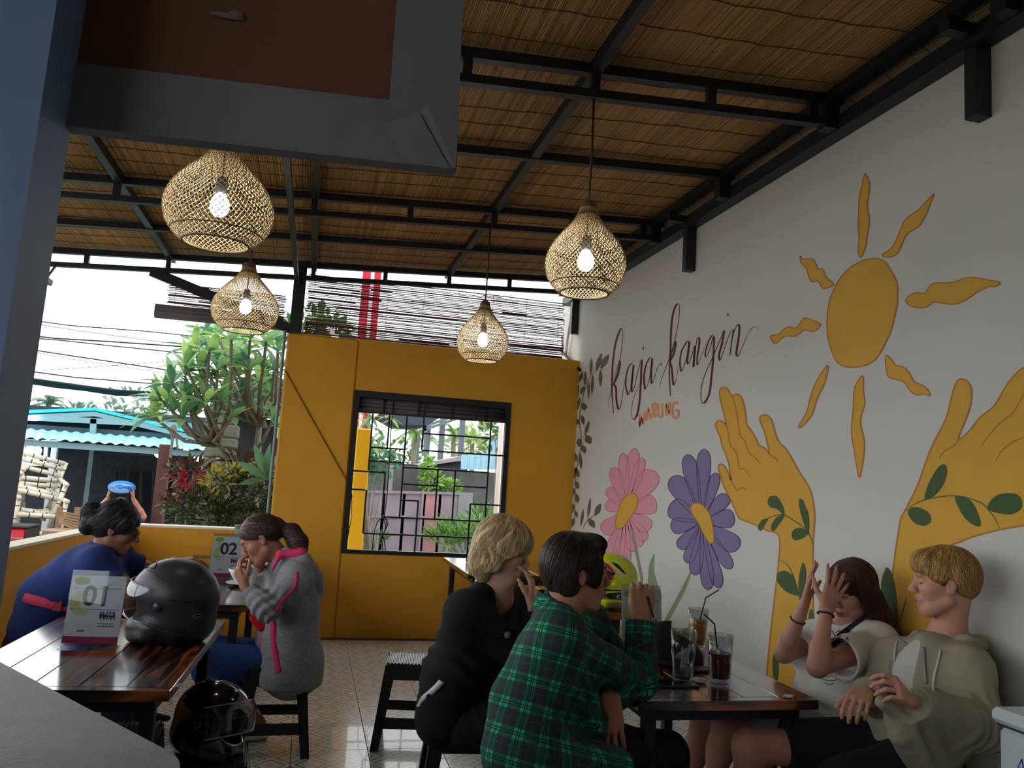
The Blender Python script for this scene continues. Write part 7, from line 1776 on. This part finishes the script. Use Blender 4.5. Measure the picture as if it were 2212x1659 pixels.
    for i, (r0, r1) in enumerate(((.030, .046), (.046, .052), (.052, .042), (.040, .014))): Hh.append(cone(pt[i], pt[i+1], r0, r1, .02))
    hair('hair', h, Hh, HB_BRN, b, (.075, 0, .085), 600, 9, .013, .0010, .0014, seed=14, gcount=44, vary=.3, grav=.1)
    t = thing('spoon', 'steel spoon the girl in grey lifts to her mouth', 'spoon', tuple(A(540, 1215, 4.62)))
    m = MB(); m.tube([A(536, 1200, 4.60), A(538, 1215, 4.58), A(533, 1232, 4.56)], .0035, 6); m.ball(A(541, 1234, 4.55), (.012, .018, .026), 10, 8); m.build('spoon_body', mat('bright_steel', (210, 205, 200), .2, metal=.9), t, smooth=True)
grey_person()

# ---------------------------------------------------------------- woman in navy
def navy_person():
    h = Head(A(254, 1140, 4.65), (.95, .02, -.30), (.30, 0, .95), 1.06)
    J = dict(neck=A(222, 1196, 4.68), chest=A(172, 1248, 4.70), pelvis=A(98, 1352, 4.80), shR=A(208, 1222, 4.52), shL=A(246, 1206, 4.90), hunch=.06)
    elR, wrR = A(282, 1278, 4.50), A(345, 1262, 4.62); elL, wrL = A(335, 1240, 5.02), A(378, 1212, 5.10)
    P = head_prims(h, brow=(.16, .13, .12), lip=(.5, .3, .28)); sk = skinmat('deep_brown', (150, 104, 84))
    P += [cone(h.p(-.03, 0, -.055), J['neck'], .052, .060, .03), cone(J['neck'], J['chest'], .06, .09, .05), cone(J['chest'], J['shR'], .05, .04, .03), cone(J['chest'], J['shL'], .05, .04, .03), cone(J['chest'], J['pelvis'], .09, .1, .05)]
    ra = (.058, .047, .043, .028)
    P += arm_prims(J['shR'], elR, wrR, 0, rs=ra)+arm_prims(J['shL'], elL, wrL, 0, rs=ra)
    P += hand_prims(wrR, (1, .1, .0), (.1, .2, -1), (0, 1, .2), 1.02, curls=((.3, .5, .3),)*4)+hand_prims(wrL, (1, .1, .12), (.0, .0, -1), (0, -1, 0), 1.05, curls=((.35, .4, .3),)*4, spread=(.08, .02, -.04, -.1))
    b = person('woman in a navy t-shirt and glasses leaning on the table behind the 01 stand', P, sk, h=.0045)
    T = torso_prims(J, .030, .06, 1.05, 1.08); fw = J['fw']; T += [cone(J['pelvis']+V3(.03, 0, .06), J['pelvis']+V3(0, 0, -.0), .15, .155, .05)]
    for sh, el in ((J['shR'], elR), (J['shL'], elL)):
        q = cone(sh, el, .076, .074, .03); q.clip = [(sh+(el-sh)*.60, nrm(el-sh))]; T.append(q)
    T += [Prim('ell', .01, op='sub', c=J['neck']+V3(.02, 0, .04), r=V3(.068, .068, .05), R=np.eye(3))]
    part('navy_t_shirt', T, cloth('navy_jersey', (30, 52, 112), .92), b, .0065, wrinkles(51, .003, 1, [(A(120, 1290, 4.5), (.6, 0, .8), .08, .005, .15)]))
    hipR, hipL = J['pelvis']+V3(.0, -.11, -.05), J['pelvis']+V3(.0, .11, -.05); kR, kL = hipR+V3(.44, -.04, .02), hipL+V3(.44, .06, .02); aR, aL = kR+V3(.0, 0, -.44), kL+V3(.0, 0, -.44); aR[2] = aL[2] = .10
    Tr = leg_prims(hipR, kR, aR, .03)+leg_prims(hipL, kL, aL, .03)+[cone(J['pelvis'], J['pelvis']+V3(-.02, 0, -.10), .165, .165, .06)]
    part('navy_trousers', Tr, cloth('navy_drill', (30, 34, 66)), b, .007, wrinkles(53, .004))
    part('shoes', foot_prims(aR, (1, 0))+foot_prims(aL, (1, 0)), cloth('black_shoe', (28, 28, 30)), b, .008)
    mb = MB(); surf_ribbon(mb, T+Tr, [(50, 1290), (80, 1298), (112, 1306), (150, 1312), (190, 1316)], .045, .006, 16, 3.5); mb.build('pink_belt', cloth('pink_webbing', (206, 66, 96), attr=False), b, smooth=True)
    mb = MB(); q = Vector(hit(T+Tr, 124, 1309, 3.5, lift=.012)); mb.frame(q, (1, -.1, -.1), (0, 1, 0), (.1, 0, 1), .022, .006, .026, .003); mb.build('belt_buckle', mat('rose_buckle', (150, 44, 70), .4), b)
    Hh = [h.ell((-.018, 0, .040), (.108, .090, .096), .02, clip=hc(h, (.096, 0, .045), (.60, 0, -.80))), h.ell((-.055, 0, -.005), (.066, .078, .072), .03), h.ell((.03, -.064, .03), (.045, .024, .045), .02), h.ell((.03, .064, .03), (.045, .024, .045), .02), h.ell((-.142, 0, .035), (.050, .050, .048), .015), h.ell((-.128, -.01, -.035), (.040, .046, .044), .02), h.ell((-.10, 0, .0), (.05, .05, .05), .02)]
    hair('hair', h, Hh, HB_BLACK, b, (.05, 0, .115), 700, 8, .013, .0011, .0026, seed=17, gcount=28, wave=.3, vary=.3, grav=.15)
    g = MB(); fr = mat('dark_spectacle_frame', (40, 36, 40), .3)
    for s in (-1, 1):
        c = h.p(.101, s*.031, .002); g.tube([c+(h.L*math.cos(a)*.021+h.U*math.sin(a)*.017)*1.06 for a in np.linspace(0, 2*PI, 21)], .0016, 5, caps=False)
        g.tube([h.p(.100, s*.053, .006), h.p(.03, s*.079, .008), h.p(-.01, s*.081, .004)], .0017, 5)
    g.tube([h.p(.101, -.010, .004), h.p(.104, 0, .007), h.p(.101, .010, .004)], .0016, 5); g.build('glasses', fr, b, smooth=True)
    for s in (-1, 1):
        l = MB(); c = Vector(h.p(.101, s*.031, .002)); X = Vector(h.L)*.021; Y = Vector(h.U)*.017
        l.add([c+X*math.cos(a)+Y*math.sin(a) for a in np.linspace(0, 2*PI, 18, endpoint=False)], [tuple(range(18))]); l.build('lens', ACR, b)
navy_person()

# ---------------------------------------------------------------- far walker with a bundle on the head
def far_person():
    top = A(262, 1068, 11.0); h = Head(top+V3(0, 0, -.165), (.1, -1, 0), (0, 0, 1), 1.0); z0 = ZG
    J = dict(neck=h.p(-.02, 0, -.17), chest=h.p(-.03, 0, -.32), pelvis=h.p(-.02, 0, -.72)); J['shL'] = J['neck']+h.L*.18-V3(0, 0, .05); J['shR'] = J['neck']-h.L*.18-V3(0, 0, .05)
    P = head_prims(h)+[cone(h.p(-.02, 0, -.05), J['neck'], .05, .056, .03)]+torso_prims(J, -.01); sk = skinmat('warm_brown', (182, 128, 104))
    for s, sh, px in ((1, J['shL'], 288), (-1, J['shR'], 232)):
        el = sh+h.L*s*.10+V3(0, -.03, .12); wr = A(px, 1078, 10.95); P += arm_prims(sh, el, wr, 0)
        P += hand_prims(wr, (-.1*s, 0, 1), h.L*-s, (0, -1, 0), 1.0, curls=((.2, .3, .2),)*4)
        hip = J['pelvis']+h.L*s*.09; kn = hip+V3(0, -.03, -.42); an = V3(hip[0], hip[1], z0+.085); P += leg_prims(hip, kn, an)+foot_prims(an, (0, -1))
    b = person('distant walker steadying a blue bundle on the head with both hands', P, sk, h=.007)
    T = torso_prims(J, .02)+[cone(J['pelvis'], J['pelvis']+V3(0, 0, -.1), .14, .15, .05)]
    for s, sh in ((1, J['shL']), (-1, J['shR'])): T.append(cone(sh, sh+h.L*s*.06+V3(0, -.02, .07), .072, .07, .03))
    part('dark_shirt', T, cloth('slate_shirt', (66, 70, 82)), b, .011)
    part('dark_skirt', [cone(J['pelvis']+V3(0, 0, -.02), J['pelvis']+V3(0, 0, -.5), .16, .19, .05)], cloth('charcoal_trousers', (34, 34, 40)), b, .011)
    hair('hair', h, [h.ell((-.02, 0, .04), (.105, .088, .09), .02, clip=hc(h, (.09, 0, .05), (.6, 0, -.8))), h.ell((-.06, 0, -.02), (.06, .075, .07), .03)], HB_BLACK, b, (0, 0, .12), 0)
    t = thing('cloth_bundle', 'rolled blue cloth bundle carried on the head of the distant walker', 'bundle', tuple(top))
    c = A(263, 1053, 10.98); m = MB(); rr = .165
    m.ball(c, (rr, .12, .085), 20, 10); m.build('bundle_wrap', cloth('bright_blue_cloth', (46, 120, 214), attr=False), t, smooth=True)
    m = MB()
    for k in range(5):
        a0 = .5+k*.22; m.tube([c+V3(.135*(1-k*.17)*math.cos(a)+.01, -.115+.02*(1-k*.2), .052*(1-k*.17)*math.sin(a)-.008) for a in np.linspace(a0, a0+5.0, 22)], .0075, 5)
    m.build('bundle_folds', cloth('pale_blue_cloth', (150, 190, 236), attr=False), t, smooth=True)
far_person()
# ============================================================ helmets
def helmet(name, label, cpos, F, U, S, shell_m, visor_m, vang, vent=True, low=True, chin=True):
    h = Head(cpos, F, U, S); zb = h.p(0, 0, -.125); t = thing(name, label, 'helmet', tuple(zb))
    Sh = [h.ell((-.01, 0, .025), (.148, .122, .128), .02), h.ell((-.02, 0, -.06), (.132, .118, .085), .04), h.cone((.078, -.04, -.086), (.078, .04, -.086), .042, .042, .03),
          h.cone((.02, -.09, -.075), (.080, -.04, -.087), .040, .041, .03), h.cone((.02, .09, -.075), (.080, .04, -.087), .040, .041, .03)]
    for q in Sh: q.clip = hc(h, (0, 0, -.122), (.05, 0, -1))
    Sh += [h.ell((.130, 0, .0), (.085, .118, .052), .010, op='sub'), h.ell((0, 0, -.03), (.112, .098, .112), .01, op='sub')]
    v, f = sdf_mesh(Sh, .005, lambda P: .0028*(np.abs(((P-h.c)@h.R/h.S)[:, 2]-(-.055+.25*((P-h.c)@h.R/h.S)[:, 0])) < .0022)*(((P-h.c)@h.R/h.S)[:, 0] < .05))
    raw_mesh('shell', v, f, shell_m, t)
    v, f = sdf_mesh([h.ell((-.01, 0, .015), (.134, .110, .116), .02), h.ell((.12, 0, -.01), (.10, .095, .055), .02, op='sub'), h.ell((0, 0, -.04), (.098, .085, .10), .01, op='sub')], .007)
    raw_mesh('lining', v, f, mat('helmet_lining', (34, 34, 38), .95), t)
    m = MB()
    def vis(u, w_):
        a = -1.35+2.7*u; e = -.42+.84*w_
        q = np.array([.156*math.cos(a)*math.cos(e), .1345*math.sin(a), .150*math.sin(e)*.9]); ca, sa = math.cos(vang), math.sin(vang)
        q = np.array([q[0]*ca-q[2]*sa, q[1], q[0]*sa+q[2]*ca]); return Vector(h.p(q[0]+.0, q[1], q[2]+.005))
    m.grid(vis, 24, 8); m.build('visor', visor_m, t, smooth=True)
    m = MB(); m.tube([vis(k/24, 0) for k in range(25)], .0022, 6); m.tube([vis(k/24, 1) for k in range(25)], .0022, 6); m.build('visor_rim', mat('visor_edge', (205, 212, 225), .15, alpha=.7), t, smooth=True)
    for s in (-1, 1): MB().lathe([(.001, .006), (.016, .005), (.021, -.004)], h.p(-.005, s*.122, .005), 14, axis=(tuple(h.F), tuple(h.U*(-s)), tuple(h.L*s))).build('visor_pivot', shell_m, t, smooth=True)
    return h, t, Sh
MATB = mat('matte_black_helmet', (44, 49, 56), .36, spec=.5, noise=.06, nscale=20); GLB = mat('gloss_black_helmet', (16, 17, 20), .12, coat=.6)
VIS = thin_glass('clear_visor', (226, 232, 242), .10, .7)
hb = A(372, 1288, 3.62)
h1_, t1_, s1_ = helmet('motorcycle_helmet', 'matte black motorcycle helmet standing on the 01 table', hb+V3(0, 0, 0), (-.97, .24, .02), (.05, 0, 1), 1.22, MATB, VIS, .12)
dz = .7515-min(h1_.p(0, 0, -.122)[2], 9)
for o in [t1_]: o.location.z += dz
h1_.c = h1_.c+V3(0, 0, dz)
# marks on its near side
for q in s1_:
    if q.kind == 'cone': q.a = q.a+V3(0, 0, dz); q.b = q.b+V3(0, 0, dz)
    else: q.c = q.c+V3(0, 0, dz)
    q.clip = [(p0+V3(0, 0, dz), n) for p0, n in q.clip]
mg = mat('grey_helmet_mark', (120, 128, 134), .4); mk = mat('black_helmet_line', (14, 15, 18), .5)
m = MB()
for l in ([(316, 1228), (338, 1210), (336, 1222), (330, 1228), (318, 1224)],): surf_tube(m, s1_, l, .0022, .001, 16, 2.8, 5)
surf_tube(m, s1_, [(318, 1230), (330, 1236), (342, 1246), (352, 1252)], .0020, .001, 12, 2.8, 5); surf_tube(m, s1_, [(364, 1296), (385, 1297), (412, 1299), (430, 1297)], .0026, .001, 12, 2.8, 5); m.build('shell_grooves', mk, t1_, smooth=True)
m = MB(); surf_tube(m, s1_, [(418, 1331), (424, 1327), (434, 1328), (430, 1333), (421, 1334), (418, 1331)], .0016, .001, 18, 2.8, 5); m.build('oval_badge', mg, t1_, smooth=True)
# helmet with the raised clear visor, on the low stool beside the table leg
hb2 = A(462, 1560, 3.62)
h2_, t2_, s2_ = helmet('motorcycle_helmet', 'gloss black helmet with its clear visor swung open beside the left table', hb2, (.90, -.40, -.12), (.18, .1, .98), 1.08, GLB, VIS, .35)
sto = [o for o in bpy.data.objects if o.get('label', '').startswith('black woven plastic stool holding')][0]
zb = h2_.p(0, 0, -.122)[2]; print('HELM2 base', zb, h2_.c)
sto.location.x = h2_.c[0]; sto.location.y = h2_.c[1]
# lime helmet on the far right table
hy = A(1312, 1268, 4.72)
LIM = mat('lime_helmet_gloss', (206, 222, 48), .2, coat=.5)
h3_, t3_, s3_ = helmet('motorcycle_helmet', 'lime yellow helmet with red and black graphics on the table by the mural', hy, (-.97, .10, .0), (0, 0, 1), 1.2, LIM, mat('smoke_visor', (60, 64, 66), .1, alpha=.75), .35)
dz = .752-h3_.p(0, 0, -.122)[2]; t3_.location.z += dz
for q in s3_:
    if q.kind == 'cone': q.a = q.a+V3(0, 0, dz); q.b = q.b+V3(0, 0, dz)
    else: q.c = q.c+V3(0, 0, dz)
    q.clip = [(p0+V3(0, 0, dz), n) for p0, n in q.clip]
def patch(name, pts, m_, lift=.0015):
    mb = MB(); Q = cr(pts, True, 4); c = Q.mean(0); ring = [[c+(p-c)*k for p in Q] for k in (.25, .6, 1.)]; n = len(Q)
    vs = [hit(s3_, *c, 3.6, 6, lift)]+[hit(s3_, *p, 3.6, 6, lift) for r in ring for p in r]
    fs = [(0, 1+i, 1+(i+1) % n) for i in range(n)]+[(1+r*n+i, 1+(r+1)*n+i, 1+(r+1)*n+(i+1) % n, 1+r*n+(i+1) % n) for r in range(2) for i in range(n)]
    mb.add(vs, fs); mb.build(name, m_, t3_, smooth=True)
RG = mat('red_helmet_graphic', (190, 26, 40), .25); CRM = mat('cream_helmet_graphic', (214, 208, 170), .3); BKG = mat('black_helmet_graphic', (26, 26, 24), .3)
patch('red_graphic', [(1300, 1212), (1318, 1222), (1330, 1234), (1322, 1246), (1308, 1240), (1298, 1228)], RG); patch('red_graphic', [(1300, 1234), (1316, 1246), (1328, 1250), (1312, 1254), (1302, 1250)], RG)
patch('cream_graphic', [(1318, 1222), (1335, 1228), (1346, 1240), (1350, 1252), (1340, 1244), (1328, 1236)], CRM); patch('black_graphic', [(1322, 1214), (1338, 1222), (1352, 1240), (1344, 1236), (1332, 1226)], BKG)
patch('black_band', [(1303, 1284), (1330, 1280), (1352, 1282), (1352, 1296), (1330, 1295), (1303, 1294)], BKG); patch('black_band', [(1303, 1273), (1330, 1274), (1353, 1274), (1353, 1277), (1330, 1277), (1303, 1276)], BKG)
patch('grey_graphic', [(1310, 1302), (1340, 1302), (1346, 1312), (1330, 1320), (1314, 1318)], mat('grey_green_graphic', (150, 160, 90), .3), .001)
m = MB()
for k, l in enumerate(([(1334, 1285), (1333, 1293)], [(1339, 1284), (1335, 1289), (1339, 1293)], [(1343, 1285), (1346, 1289), (1350, 1284)], [(1346, 1289), (1346, 1293)])): surf_tube(m, s3_, l, .0022, .003, 6, 3.6, 6)
m.build('white_lettering', mat('white_helmet_letter', (225, 225, 215), .4), t3_, smooth=True)
